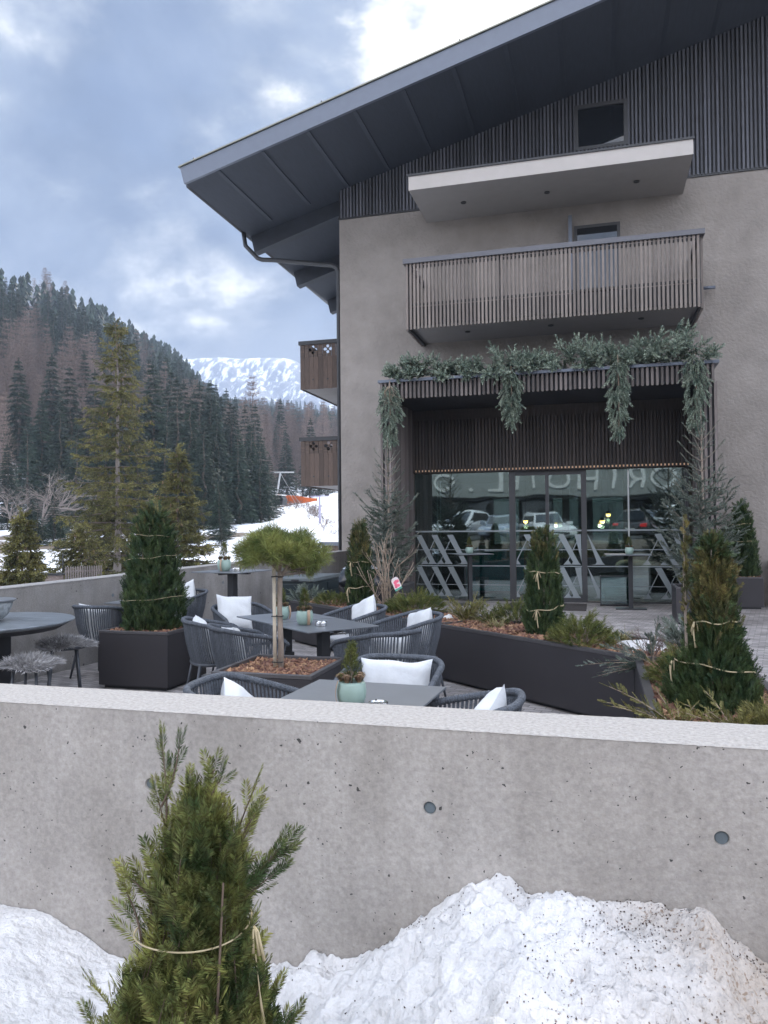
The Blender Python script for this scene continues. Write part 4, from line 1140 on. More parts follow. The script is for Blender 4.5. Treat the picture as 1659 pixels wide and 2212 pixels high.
        for i in range(46):
            v = v0 + .06 + pw * i
            m.box(ul, ul + .028, v, v + pw - .005, z0 - .03, z1 - .102)
        m.build('planks', MT['plank'], sbal)
        m = MB()
        for k in range(5):
            uc = ul + .36 + k * .41; m.lathe([(.022, -.004), (.022, .004)], 14, (0, 0, 0))
            V = m.v[-1]; m.v[-1] = np.stack([V[:, 0] + uc, V[:, 2] + v0 - .003, V[:, 1] + z0 + .22], axis=1)
        m.build('bolts', MT['steel'], sbal)
        m = MB(); m.box(-6.6, -6.55, v0 + .04, v0 + .07, z0 + .2, z1 - .1); m.box(ul + .05, ul + .1, v0 + .04, v0 + .07, z0 + .2, z1 - .1); m.build('rail_posts', MT['steel'], sbal)
    side_balcony(5.28, 6.53, 'upper'); side_balcony(2.72, 3.98, 'lower')
chalet()

# ------------------------------------------------------------------ entrance porch
def porch():
    v0 = 14.6; x0, x1 = -4.09, 2.10; xi0, xi1 = -3.84, 1.86; zt = 4.44; zb = 4.11
    m = MB(); m.box(x0 + .05, x1 - .05, v0 + .06, VW, zb + .03, zt - .02); pc = C_(m, 'porch', 'backing')
    m = MB(); n = 73; p = (x1 - x0 - .02) / n
    for i in range(n):
        u = x0 + .01 + p * i; m.box(u, u + .044, v0 + random.uniform(-.003, .003), v0 + .05, zb + random.uniform(-.004, .004), zt)
    m.build('fascia_slats', MT['dark_slat'], pc)
    m = MB(); m.box(x0 - .03, x1 + .03, v0 - .03, VW, zt + .002, zt + .055); m.build('coping', MT['sheet'], pc)
    for a, b, nm in ((x0, xi0, 'l'), (xi1, x1, 'r')):
        m = MB(); m.box(a + .04, b - .04, v0 + .05, VW - .002, 0.002, zb + .02); ck = m.build('side_wall', MT['backing'], pc)
        m = MB()
        for i in range(3): m.box(a + .01 + .085 * i, a + .054 + .085 * i, v0, v0 + .048, 0.004, zb - .006)
        k = 0
        while v0 + .07 + .083 * k < VW - .05:
            v = v0 + .07 + .083 * k
            m.box(b - .039, b, v, v + .044, 0.004, zb + .02); m.box(a, a + .039, v, v + .044, 0.004, zb + .02); k += 1
        m.build('slats', MT['dark_slat'], ck)
    # slatted band above the glass, lit from behind along its lower edge
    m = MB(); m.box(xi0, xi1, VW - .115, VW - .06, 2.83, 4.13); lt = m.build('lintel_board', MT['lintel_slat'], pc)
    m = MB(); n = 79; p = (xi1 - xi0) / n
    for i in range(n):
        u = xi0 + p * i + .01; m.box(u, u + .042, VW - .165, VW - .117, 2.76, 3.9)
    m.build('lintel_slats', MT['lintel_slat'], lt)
    m = MB(); m.box(xi0 + .02, xi1 - .02, VW - .105, VW - .075, 2.79, 2.826); m.build('light_strip', MT['led'], lt)
    m = MB(); m.box(xi0, xi1, VW - .05, VW + .25, 2.75, 4.1); m.build('lintel_core', MT['backing'], lt)
    # glazing
    m = MB(); m.box(xi0, xi1, VW - .02, VW + .08, -.004, .022); gf = m.build('sill', MT['frame'], pc)
    for a, b in ((-1.776, -1.647), (-1.02, -.948), (-.292, -.185), (1.72, 1.80)):
        m = MB(); m.box(a, b, VW - .03, VW + .08, .022, 2.76); C_(m, 'mullion', 'frame')
    m = MB(); m.box(.63, .66, VW - .012, VW + .03, .022, 2.76); C_(m, 'glass_joint', 'alu')
    m = MB(); m.box(-1.02 + .07, -.292, VW + .0, VW + .06, 2.66, 2.75); m.box(-1.647, -1.02, VW, VW + .06, 2.66, 2.75); m.box(-1.647, -1.02, VW, VW + .06, .022, .13); m.box(-.948, -.292, VW, VW + .06, .022, .13); C_(m, 'door_rails', 'frame')
    for a, b, nm in ((-3.83, -1.776, 'glass_panel'), (-1.647, -1.02, 'glass_door'), (-.948, -.292, 'glass_door'), (-.185, .63, 'glass_panel'), (.66, 1.72, 'glass_panel')):
        m = MB(); m.box(a, b, VW + .005, VW + .019, .03, 2.75); g = C_(m, nm, 'glass')
        m = MB()
        for z, h in ((1.475, .032), (1.085, .014), (.735, .022), (.335, .012)): m.box(a, b, VW - .004, VW + .002, z, z + h)
        m.build('stripe', MT['decal'], g)
        # frosted slanting letterforms in two rows
        m = MB()
        def quad(pts):
            P2 = [(max(a + .005, min(b - .005, x)), z) for x, z in pts]
            k = len(P2)
            m.add([(x, VW - .006, z) for x, z in P2] + [(x, VW - .003, z) for x, z in P2], [tuple(range(k)), tuple(range(k, 2 * k))[::-1]] + [(i, k + i, k + (i + 1) % k, (i + 1) % k) for i in range(k)])
        if nm == 'glass_panel' and a < -3: apex = [-3.74, -3.39, -3.04]
        elif nm == 'glass_door' and a < -1.3: apex = [-1.40, -1.05]
        elif nm == 'glass_door': apex = [-.70, -.35]
        elif a < 0: apex = [-.22]
        else: apex = [1.22, 1.56]
        for ap in apex:
            for zt_, zb_, clip in ((1.41, .78, 0), (.72, .09, 0)):
                H = zt_ - zb_; sx_ = .30
                if ap + .5 > a and ap - .4 < b:
                    quad([(ap - .085, zt_), (ap + .045, zt_ + .008), (ap + sx_ + .04, zb_ + .05), (ap + sx_ + .085, zb_), (ap + sx_ - .20, zb_), (ap + sx_ - .10, zb_ + .012), (ap + sx_ - .075, zb_ + .06)])
                    quad([(ap + .0, zt_ - .06), (ap + .016, zt_ - .06), (ap - .215, zb_ + .09), (ap - .235, zb_ + .09)])
                    quad([(ap - .235, zb_ + .094), (ap - .215, zb_ + .094), (ap - .15, zb_ + .0), (ap - .32, zb_ + .0)])
        m.build('decal', MT['decal'], g)
    # thin pale frame just inside the left pane
    m = MB(); m.box(-3.40, -3.375, VW + .25, VW + .29, .02, 2.6); m.box(-3.33, -3.31, VW + .25, VW + .29, .02, 2.6); C_(m, 'inner_door_frame', 'alu')
    m = MB(); m.box(-3.72, -3.62, VW + .3, VW + .42, .0, 2.75); C_(m, 'inner_post', 'frame')
porch()

def interior():
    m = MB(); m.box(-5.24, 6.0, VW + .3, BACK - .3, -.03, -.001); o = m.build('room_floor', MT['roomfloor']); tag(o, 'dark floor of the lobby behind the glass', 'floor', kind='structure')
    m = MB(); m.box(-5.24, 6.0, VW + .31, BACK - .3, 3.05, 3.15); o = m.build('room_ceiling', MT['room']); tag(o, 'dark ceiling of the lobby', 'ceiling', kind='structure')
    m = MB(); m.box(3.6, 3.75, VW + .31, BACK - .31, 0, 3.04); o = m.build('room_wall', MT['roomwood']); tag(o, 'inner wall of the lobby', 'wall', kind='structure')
    for u, v in ((-.75, 20.5), (.72, 19.4)):
        m = MB(); m.box(u - .09, u + .09, v - .09, v + .09, .0, 3.04); o = m.build('column', MT['steel']); tag(o, 'dark steel column in the lobby ' + ('behind the glass door' if u < 0 else 'behind the right pane'), 'column')
    r = thing('counter', 'teal reception counter seen through the left pane', 'counter', (-2.35, 18.1, 0))
    m = MB(); m.box(-.62, .72, -.02, .02, .08, 1.0); m.build('front', MT['teal'], r)
    m = MB(); m.box(-.8, .6, -.08, .6, 1.0, 1.05); m.build('worktop', MT['roomwood'], r)
    m = MB(); m.box(-.7, .5, .03, .55, 0.0, 1.0); m.build('body', MT['room'], r)
    for u, v, z, lab in ((.28, 18.9, 1.86, 'higher one of two warm glowing pendant lamps behind the right pane'), (.14, 18.75, 1.7, 'lower one of two warm glowing pendant lamps behind the right pane'), (-1.62, 18.6, 1.72, 'single warm glowing pendant lamp beside the left door post')):
        r = thing('pendant_lamp', lab, 'lamp', (u, v, z))
        m = MB(); m.lathe([(.02, .075), (.045, .07), (.06, .04), (.06, 0)], 14); m.build('shade', MT['steel'], r, smooth=True)
        m = MB(); m.lathe([(.005, -.065), (.04, -.05), (.055, -.01), (.05, .03)], 14); m.build('bulb', MT['bulb'], r, smooth=True)
        l = bpy.data.lights.new('lamp_glow', 'POINT'); l.energy = 8; l.color = (1, .8, .55); l.shadow_soft_size = .06; lo = bpy.data.objects.new('lamp_glow', l); COL.objects.link(lo); lo.parent = r; lo.location = (0, 0, -.14)
        m = MB(); m.tube([(0, 0, .075), (0, 0, 3.04 - z)], .006, 5); m.build('cord', MT['steel'], r)
    # low lounge chairs in the lobby
    for i, (u, v, lab) in enumerate(((-2.6, 18.4, 'pale rounded lounge chair in the lobby beside the teal counter'), (.9, 18.6, 'pale rounded lounge chair in the lobby behind the right pane'))):
        r = thing('lounge_chair', lab, 'chair', (u, v, 0), .4)
        m = MB(); m.lathe([(.2, .0), (.3, .05), (.36, .3), (.36, .4), (.3, .42)], 20); m.build('seat', MT['cushion'], r, smooth=True)
        m = MB(); pts = [(.36 * math.cos(a), .36 * math.sin(a), .62 + .04 * math.sin(a)) for a in np.linspace(-.3, PI + .3, 16)]; m.tube(pts, [.13] * 16, 10); m.build('backrest', MT['cushion'], r, smooth=True)
interior()
# ------------------------------------------------------------------ terrace shell
def terrace():
    m = MB(); m.box(-7.3, 18, 2.30, VW, -1.2, -.002); o = m.build('terrace_floor', MT['paver']); tag(o, 'grey stone block paving of the terrace', 'paving', kind='structure')
    m = MB(); m.box(-3.84, 1.86, VW, VW + .3, -.2, -.006); o = m.build('threshold', MT['steel']); tag(o, 'dark threshold strip under the glass front', 'threshold', kind='structure')
    # street-side wall
    r = thing('concrete_wall', 'long cast concrete wall with tie holes between the street and the terrace', 'wall', (0, 0, 0))
    HOLES = ((-2.38, .756), (-1.435, .754), (-.491, .758), (.317, .748), (1.2, .75))
    m = MB(); m.box(-9, 9, 2.295, 2.535, -1.0, .996); m.build('wall_core', MT['concrete'], r)
    # street face, cast with recessed tie holes
    m = MB(); yf = 2.265; c = .05; us_ = [-9.0]
    def face(x0, x1, z0, z1): m.add([(x0, yf, z0), (x1, yf, z0), (x1, yf, z1), (x0, yf, z1)], [(0, 1, 2, 3)])
    prev = -9.0
    for u, z in HOLES:
        face(prev, u - c, -1.0, .996); face(u - c, u + c, -1.0, z - c); face(u - c, u + c, z + c, .996); prev = u + c
        V = []; k = 32
        for i in range(k):
            a = 2 * PI * i / k; ca, sa = math.cos(a), math.sin(a); q = c / max(abs(ca), abs(sa))
            V += [(u + q * ca, yf, z + q * sa), (u + .0205 * ca, yf, z + .0205 * sa), (u + .0175 * ca, yf + .014, z + .0175 * sa)]
        F = []
        for i in range(k):
            j = (i + 1) % k; F += [(3 * i, 3 * j, 3 * j + 1, 3 * i + 1), (3 * i + 1, 3 * j + 1, 3 * j + 2, 3 * i + 2)]
        m.add(V, F)
    face(prev, 9.0, -1.0, .996)
    m.add([(-9, yf, .996), (9, yf, .996), (9, 2.2949, .996), (-9, 2.2949, .996)], [(0, 1, 2, 3)])
    m.build('street_face', MT['concrete'], r)
    # rough pale top surface
    rng = np.random.default_rng(4); nx, ny = 640, 10; V = []
    for i in range(nx + 1):
        for j in range(ny + 1):
            x = -4 + 8 * i / nx; y = 2.263 + .274 * j / ny
            e = 0 if 0 < j < ny else -.004
            V.append((x, y + (0 if 0 < j < ny else rng.normal() * .0006), .9995 + mnoise.noise((x * 40, y * 40, 0)) * .0010 + rng.normal() * .0005 + e))
    F = [(i * (ny + 1) + j, (i + 1) * (ny + 1) + j, (i + 1) * (ny + 1) + j + 1, i * (ny + 1) + j + 1) for i in range(nx) for j in range(ny)]
    link('top_surface', np_mesh('top_surface', V, [F], MT['coping']), r)
    for u, z in HOLES:
        m = MB(); m.lathe([(.0178, .0), (.0178, .003), (.0165, .004)], 24, (0, 0, 0)); V = m.v[-1]
        m.v[-1] = np.stack([V[:, 0] + u, 2.2655 + .011 - V[:, 2], V[:, 1] + z], axis=1)
        m.build('tie_hole_plug', MT['tieplug'], r, smooth=False)
    # side wall: runs back to the corner of the chalet
    def inner(v): return -6.27 + .055 * v
    r = thing('concrete_wall', 'concrete side wall on the left running back to the chalet corner', 'wall', (0, 0, 0))
    m = MB(); a, b = 6.35, VW - .002
    za, zb_ = .985, 1.065
    V = [(inner(a), a, -1.2), (inner(b), b, -1.2), (inner(b) - .25, b + 0, -1.2), (inner(a) - .25, a, -1.2), (inner(a), a, za), (inner(b), b, zb_), (inner(b) - .25, b, zb_), (inner(a) - .25, a, za)]
    m.add(V, [(0, 3, 2, 1), (4, 5, 6, 7), (0, 1, 5, 4), (1, 2, 6, 5), (2, 3, 7, 6), (3, 0, 4, 7)])
    m.box(-7.3, -6.18, 6.1, 6.346, -1.2, .985); m.box(-7.3, -7.05, 2.52, 6.096, -1.2, .985)
    m.build('wall_body', MT['concrete_far'], r)
    m = MB()
    V = [(inner(a) + .004, a, za + .003), (inner(b) + .004, b, zb_ + .003), (inner(b) - .255, b, zb_ + .003), (inner(a) - .255, a, za + .003), (inner(a) + .004, a, za + .012), (inner(b) + .004, b, zb_ + .012), (inner(b) - .255, b, zb_ + .012), (inner(a) - .255, a, za + .012)]
    m.add(V, [(0, 3, 2, 1), (4, 5, 6, 7), (0, 1, 5, 4), (1, 2, 6, 5), (2, 3, 7, 6), (3, 0, 4, 7)]); m.build('top_surface', MT['coping'], r)
    for v, z in ((7.4, .62), (8.35, .78), (11, .75)):
        m = MB(); m.lathe([(.022, .0), (.022, .003), (.016, .0035)], 16); V = m.v[-1]
        m.v[-1] = np.stack([inner(v) + V[:, 2] + .0005, V[:, 0] + v, V[:, 1] + z], axis=1); m.build('tie_hole_plug', MT['tieplug'], r)
    # dark timber parapet beyond the wall at the chalet's side
    r = thing('timber_parapet', 'dark timber parapet with metal cap at the chalet side', 'parapet', (0, 0, 0))
    m = MB(); 
    for i in range(14): m.box(-7.3 + .126 * i, -7.3 + .126 * i + .12, 20.0, 20.03, -.6, 1.1)
    m.build('boards', MT['plank'], r)
    m = MB(); m.box(-7.35, -5.56, 19.96, 20.08, 1.102, 1.2); m.build('cap', MT['sheet'], r)
    # doormat
    m = MB(); m.box(-1.72, -.2, 14.85, 16.1, 0.0, .015); o = m.build('doormat', MT['mat'], bevel=.004); tag(o, 'wide dark doormat in front of the glass doors', 'doormat')
MT['tieplug'] = mat('blue_grey_plug', (.12, .145, .16), rough=.7, var=.15, scale=30)
terrace()

# ------------------------------------------------------------------ planters
def planter_box(name, label, x0, x1, y0, y1, h, t=.022, group=None):
    r = thing(name, label, 'planter', ((x0 + x1) / 2, (y0 + y1) / 2, 0), 0, group)
    a, b = (x1 - x0) / 2, (y1 - y0) / 2
    m = MB(); z0 = .035
    m.box(-a, a, -b, -b + t, z0, h - .03); m.box(-a, a, b - t, b, z0, h - .03); m.box(-a, -a + t, -b + t, b - t, z0, h - .03); m.box(a - t, a, -b + t, b - t, z0, h - .03); m.box(-a + t, a - t, -b + t, b - t, z0, z0 + .02)
    m.build('box', MT['black'], r)
    m = MB(); w = .035
    m.box(-a - .002, a + .002, -b - .002, -b + w, h - .028, h); m.box(-a - .002, a + .002, b - w, b + .002, h - .028, h); m.box(-a - .002, -a + w, -b + w, b - w, h - .028, h); m.box(a - w, a + .002, -b + w, b - w, h - .028, h)
    m.build('rim', MT['rim'], r, bevel=.003)
    m = MB(); m.box(-a + .04, a - .04, -b + .04, b - .04, 0, .034); m.build('plinth', MT['steel'], r)
    m = MB(); m.box(-a + t + .001, a - t - .001, -b + t + .001, b - t - .001, h - .16, h - .055); m.build('soil', MT['soil'], r)
    return r
MT['rim'] = mat('worn_metal_rim', (.09, .085, .088), rough=.4, metal=.3, var=.15, scale=9, spec=.5)
CHIP = None
def mulch(name, label, inside, bbox, z, n, seed, size=(.035, .075)):
    """bark chips scattered over a planter"""
    global CHIP
    rng = np.random.default_rng(seed)
    P = []
    while len(P) < n:
        x = rng.uniform(bbox[0], bbox[1]); y = rng.uniform(bbox[2], bbox[3])
        if inside(x, y): P.append((x, y, z + rng.uniform(-.012, .022) + .015 * mnoise.noise((x * 5, y * 5, 1))))
    cu = np.array([(-.28, -.07, -.5), (.28, -.05, -.42), (.34, -.04, .45), (-.3, -.06, .5), (-.22, .05, -.45), (.24, .07, -.4), (.3, .06, .42), (-.26, .05, .46)])
    cf = np.array([(0, 3, 2, 1), (4, 5, 6, 7), (0, 1, 5, 4), (1, 2, 6, 5), (2, 3, 7, 6), (3, 0, 4, 7)])
    D = np.stack([rng.normal(size=n), rng.normal(size=n), rng.normal(size=n) * .45], axis=1)
    V, F = scatter([(cu, cf)], P, D, rng.uniform(size[0], size[1], n), rng)
    o = link('bark_mulch', np_mesh('bark_mulch', V, [F], MT['chips'])); tag(o, label, 'mulch', kind='stuff')
planter_box('planter', 'large square anthracite planter holding the tied yew at the left', -4.86, -4.08, 6.75, 7.53, .58)
mulch('m', 'reddish bark chips in the square planter around the yew', lambda x, y: True, (-4.83, -4.11, 6.78, 7.5), .535, 1500, 1)
planter_box('planter', 'square anthracite planter holding the little umbrella-shaped pine', -2.66, -1.90, 4.98, 5.76, .58)
mulch('m', 'reddish bark chips in the square planter around the pine', lambda x, y: True, (-2.62, -1.94, 5.02, 5.72), .535, 2600, 2, (.025, .06))
planter_box('planter', 'tall anthracite planter with a spruce left of the glass front', -4.02, -3.22, 13.1, 13.75, .60)
planter_box('planter', 'anthracite planter with a bluish spruce right of the glass front', 1.22, 2.12, 13.1, 13.9, .60)
planter_box('planter', 'small anthracite planter with a dark cone against the right wall', 2.4, 3.0, 15.75, 16.4, .60)
mulch('m', 'bark chips in the small planter against the right wall', lambda x, y: True, (2.44, 2.96, 15.8, 16.36), .575, 500, 8)
def right_cabinet():
    r = thing('cabinet', 'dark metal cabinet against the wall at the right edge', 'cabinet', (3.22, 15.9, 0))
    m = MB(); m.box(0, .8, 0, .55, .16, .9); m.build('body', MT['black'], r, bevel=.004)
    m = MB(); m.box(.02, .39, -.012, -.001, .18, .88); m.build('door', MT['steel'], r); m = MB(); m.box(.41, .78, -.012, -.001, .18, .88); m.build('door', MT['steel'], r)
    m = MB(); m.box(.03, .77, .03, .52, 0, .158); m.build('plinth', MT['steel'], r)
right_cabinet()

# long kinked planter bed that divides the terrace from the entrance path
LP = [(-4.181, 10.135), (.275, 6.299), (.268, 2.56), (1.05, 2.56), (1.05, 6.80), (-3.607, 10.80)]
def inside_poly(x, y, poly, shrink=0):
    c = False; n = len(poly)
    for i in range(n):
        x0, y0 = poly[i]; x1, y1 = poly[(i + 1) % n]
        if (y0 > y) != (y1 > y) and x < (x1 - x0) * (y - y0) / (y1 - y0) + x0: c = not c
    return c
def long_planter():
    r = thing('planter', 'long kinked anthracite planter bed full of shrubs in the middle of the terrace', 'planter', (0, 0, 0))
    n = len(LP); h = .58
    cx = sum(p[0] for p in LP) / n; cy = sum(p[1] for p in LP) / n
    def inset(d):
        out = []
        for i in range(n):
            p0, p1, p2 = Vector(LP[i - 1]), Vector(LP[i]), Vector(LP[(i + 1) % n])
            d1 = (p1 - p0).normalized(); d2 = (p2 - p1).normalized()
            n1 = Vector((-d1.y, d1.x)); n2 = Vector((-d2.y, d2.x))
            b = (n1 + n2); b = b / b.dot(n1)
            out.append(tuple(p1 + b * d))
        return out
    def ring(d0, d1, z0, z1):
        m = MB(); A, B = inset(d0), inset(d1)
        V = [(*p, z0) for p in A] + [(*p, z1) for p in A] + [(*p, z0) for p in B] + [(*p, z1) for p in B]
        F = []
        for i in range(n):
            j = (i + 1) % n
            F += [(i, j, n + j, n + i), (2 * n + j, 2 * n + i, 3 * n + i, 3 * n + j), (n + i, n + j, 3 * n + j, 3 * n + i), (j, i, 2 * n + i, 2 * n + j)]
        return m.add(V, F)
    ring(0, .022, .035, h - .03).build('box', MT['black'], r)
    ring(-.003, .05, h - .028, h).build('rim', MT['rim'], r)
    ring(.05, .09, 0, .034).build('plinth', MT['steel'], r)
    m = MB(); B = inset(.023); m.prism(B, 'z', h - .2, h - .06); m.build('soil', MT['soil'], r)
    m = MB(); m.box(.33, 1.0, 6.29, 6.325, .45, h - .004); m.beam((-1.62, 8.05, h - .06), (-1.08, 8.68, h - .06), .03, .11); m.build('divider', MT['rim'], r)
    m = MB(); m.box(.262, .271, 6.22, 6.228, .04, h - .03); m.build('panel_seam', MT['steel'], r)
    B = inset(.055)
    mulch('m', 'reddish bark chips covering the long planter bed', lambda x, y: inside_poly(x, y, B), (-4.2, 1.05, 2.5, 10.9), .535, 11000, 3)
long_planter()

# ------------------------------------------------------------------ rope armchair (built once, then copied)
def make_chair():
    r = thing('armchair', 'x', 'chair')
    # seat faces +Y; the rail is a U open to the front
    def rail(s):          # s in -1..1 from right arm tip over the back to the left arm tip
        a = abs(s); sg = 1 if s >= 0 else -1
        if a > .55:
            q = (a - .55) / .45; x = .285 + .012 * q - .01 * q * q; y = -.10 + .36 * q
        else:
            th = (a / .55) * PI / 2; x = .285 * math.sin(th) ** .8; y = -.10 - .20 * math.cos(th) ** .8
        z = .775 - .115 * max(0, (a - .25) / .75) ** 1.3 - (.035 * max(0, (a - .9) / .1) ** 2)
        return np.array([sg * x, y, z])
    def seatring(s):
        a = abs(s); sg = 1 if s >= 0 else -1
        if a > .5:
            q = (a - .5) / .5; x = .235; y = -.06 + .27 * q
        else:
            th = (a / .5) * PI / 2; x = .235 * math.sin(th) ** .8; y = -.06 - .17 * math.cos(th) ** .8
        return np.array([sg * x, y, .40])
    S = np.linspace(-1, 1, 61)
    m = MB(); m.tube([rail(s) for s in S], .017, 8); m.build('top_rail', MT['rope'], r, smooth=True)
    # wrapped cord rings on the rail
    m = MB()
    for s in np.linspace(-.985, .985, 120):
        p = rail(s); q = rail(min(1, s + .004)); d = (q - p); d /= np.linalg.norm(d) + 1e-9
        m.tube([p - d * .0055, p, p + d * .0055], [.0175, .0205, .0175], 8, cap=False)
    m.build('rail_cord', MT['rope'], r, smooth=True)
    # vertical rope straps
    m = MB(); n = 66
    for i in range(n):
        s = -.97 + 1.94 * i / (n - 1)
        a = rail(s) - np.array([0, 0, .015]); b = seatring(s * .985)
        t = rail(min(1, s + .01)) - rail(max(-1, s - .01)); t /= np.linalg.norm(t)
        mid = (a + b) / 2 + np.array([a[0] * .03, (a[1] - .05) * .03, 0]); w = .0065; th = .004
        nrm = np.cross(t, b - a); nrm /= np.linalg.norm(nrm)
        V = []
        for c in (a, mid, b):
            for i2, j2 in ((-1, -1), (1, -1), (1, 1), (-1, 1)): V.append(c + t * (i2 * w) + nrm * (j2 * th))
        m.add(V, [(0, 1, 5, 4), (1, 2, 6, 5), (2, 3, 7, 6), (3, 0, 4, 7), (4, 5, 9, 8), (5, 6, 10, 9), (6, 7, 11, 10), (7, 4, 8, 11)])
    m.build('rope_weave', MT['rope'], r)
    m = MB(); m.tube([seatring(s) for s in np.linspace(-1, 1, 41)], .016, 8)
    m.tube([seatring(-1), seatring(1)], .014, 8); m.tube([(-.2, 0, .398), (.2, 0, .398)], .011, 6); m.build('seat_frame', MT['leg'], r, smooth=True)
    # seat pad
    m = MB(); k = 8; prof = []
    for i in range(28):
        a = 2 * PI * i / 28; c, s = math.cos(a), math.sin(a)
        prof.append((.235 * abs(c) ** .55 * (1 if c > 0 else -1), .225 * abs(s) ** .55 * (1 if s > 0 else -1) + .0))
    V = []; F = []
    for sc, z in ((.93, .41), (1, .425), (1, .455), (.95, .472), (.7, .48), (.01, .482)):
        for x, y in prof: V.append((x * sc, y * sc, z))
    for j in range(5):
        for i in range(28): F.append((j * 28 + i, j * 28 + (i + 1) % 28, (j + 1) * 28 + (i + 1) % 28, (j + 1) * 28 + i))
    m.add(V, F); m.build('seat_pad', MT['cushion'], r, smooth=True)
    for x, y in ((-1, 1), (1, 1), (-1, -1), (1, -1)):
        m = MB(); m.tube([(x * .205, y * .17 - .02, .40), (x * .262, y * .235 - .03, 0)], [.0155, .0105], 8); m.build('leg', MT['leg'], r, smooth=True)
    return r
CHAIR = make_chair(); _first = [True]
def dup(root):
    r = root.copy(); COL.objects.link(r)
    for ch in list(root.children):
        c = ch.copy(); COL.objects.link(c); c.parent = r
        for g in list(ch.children):
            d = g.copy(); COL.objects.link(d); d.parent = c
    return r
def pillow_mesh(w, h, t, seed):
    rng = np.random.default_rng(seed); n = 18; V = []; F = []
    for side in (1, -1):
        for i in range(n + 1):
            for j in range(n + 1):
                a = -1 + 2 * i / n; b = -1 + 2 * j / n
                pin = 1 - .10 * (1 - abs(a * b)) * (a * a * b * b > -1) * max(abs(a), abs(b)) ** 4
                x = a * w / 2 * (1 - .07 * (1 - b * b) * abs(a) ** 3); y = b * h / 2 * (1 - .07 * (1 - a * a) * abs(b) ** 3)
                f = max(0, (1 - a ** 4) * (1 - b ** 4)) ** .55
                z = side * (t / 2 * f) + .012 * f * mnoise.noise((a * 2.2 + seed, b * 2.2, side))
                V.append((x, z, y + .02 * mnoise.noise((a * 1.2, b, seed)) ))
    k = (n + 1) ** 2
    for s in range(2):
        for i in range(n):
            for j in range(n):
                q = (s * k + i * (n + 1) + j, s * k + (i + 1) * (n + 1) + j, s * k + (i + 1) * (n + 1) + j + 1, s * k + i * (n + 1) + j + 1)
                F.append(q if s else q[::-1])
    return np_mesh('pillow', V, [F], MT['pillow'], smooth=True)
PIL = [pillow_mesh(.46, .30, .14, 3), pillow_mesh(.40, .38, .15, 8), pillow_mesh(.37, .35, .14, 14)]
def chair(x, y, face, label, pil=None, plabel=None):
    """face: direction the sitter looks, degrees in the ground plane. pil: (mesh, dx, lean, roll, dz)"""
    r = CHAIR if _first[0] else dup(CHAIR); _first[0] = False
    r.location = (x, y, 0); r.rotation_euler = (0, 0, R(face - 90)); r['label'] = label; r['group'] = 'rope armchairs on the terrace'
    if pil:
        k, dx, lean, roll, dz, dy = pil
        o = link('pillow', PIL[k]); tag(o, plabel, 'pillow', 'off-white pillows on the armchairs')
        Mx = Matrix.Translation((x, y, 0)) @ Matrix.Rotation(R(face - 90), 4, 'Z') @ Matrix.Translation((dx, -.13 + dy, .66 + dz)) @ Matrix.Rotation(R(lean), 4, 'X') @ Matrix.Rotation(R(roll), 4, 'Y')
        o.matrix_world = Mx
chair(-5.2, 7.36, 88, 'rope armchair turned away behind the stools, left of the square yew planter', (1, -.04, 14, 5, -.06, 0), 'pillow whose tips peek over the armchair behind the stools')
chair(-5.27, 9.05, -108, 'rope armchair right behind the tied yew, beside the side wall', (1, .06, 12, 20, .03, .02), 'pillow on the armchair right behind the tied yew')
chair(-3.58, 7.42, -40, 'rope armchair with its seat pad showing at the far left of the dining tables', (1, .06, 18, -6, .045, .03), 'big upright pillow on the armchair with the visible seat pad')
chair(-3.33, 6.36, 38, 'left of two rope armchairs side by side, next to the yew planter', (2, .0, 14, 10, -.05, 0), 'pillow on the armchair next to the yew planter')
chair(-2.86, 5.98, 45, 'right of two rope armchairs side by side, behind the pine planter', (2, .03, 14, -6, -.05, 0), 'pillow on the armchair behind the pine planter')
chair(-2.42, 7.58, -130, 'rope armchair on the far side of the dining tables in front of the long planter', (2, -.02, 16, 24, .02, .02), 'tilted pillow standing on the far armchair at the dining tables')
chair(-1.72, 7.02, -138, 'rope armchair nearest the corner of the dining table and the long planter', (2, .0, 14, 14, -.02, 0), 'pillow on the armchair close to the long planter')
chair(-1.70, 5.98, 140, 'rope armchair seen from behind between the pine planter and the long planter', (1, .0, 14, 4, -.10, 0), 'pillow shining through the ropes of the armchair seen from behind')
chair(-1.2, 4.46, -92, 'rope armchair facing the street with a wide pillow across its back', (0, .0, 14, 1, -.02, .02), 'wide pillow across the armchair that faces the street')
chair(-1.77, 3.74, 2, 'rope armchair just behind the street wall, left of the nearest table', (2, -.12, 30, 42, -.10, .04), 'pillow tip behind the street wall, left of the nearest table')
chair(-.655, 3.68, 176, 'rope armchair just behind the street wall, right of the nearest table', (1, .04, 26, -34, -.07, .04), 'tilted pillow behind the street wall, right of the nearest table')

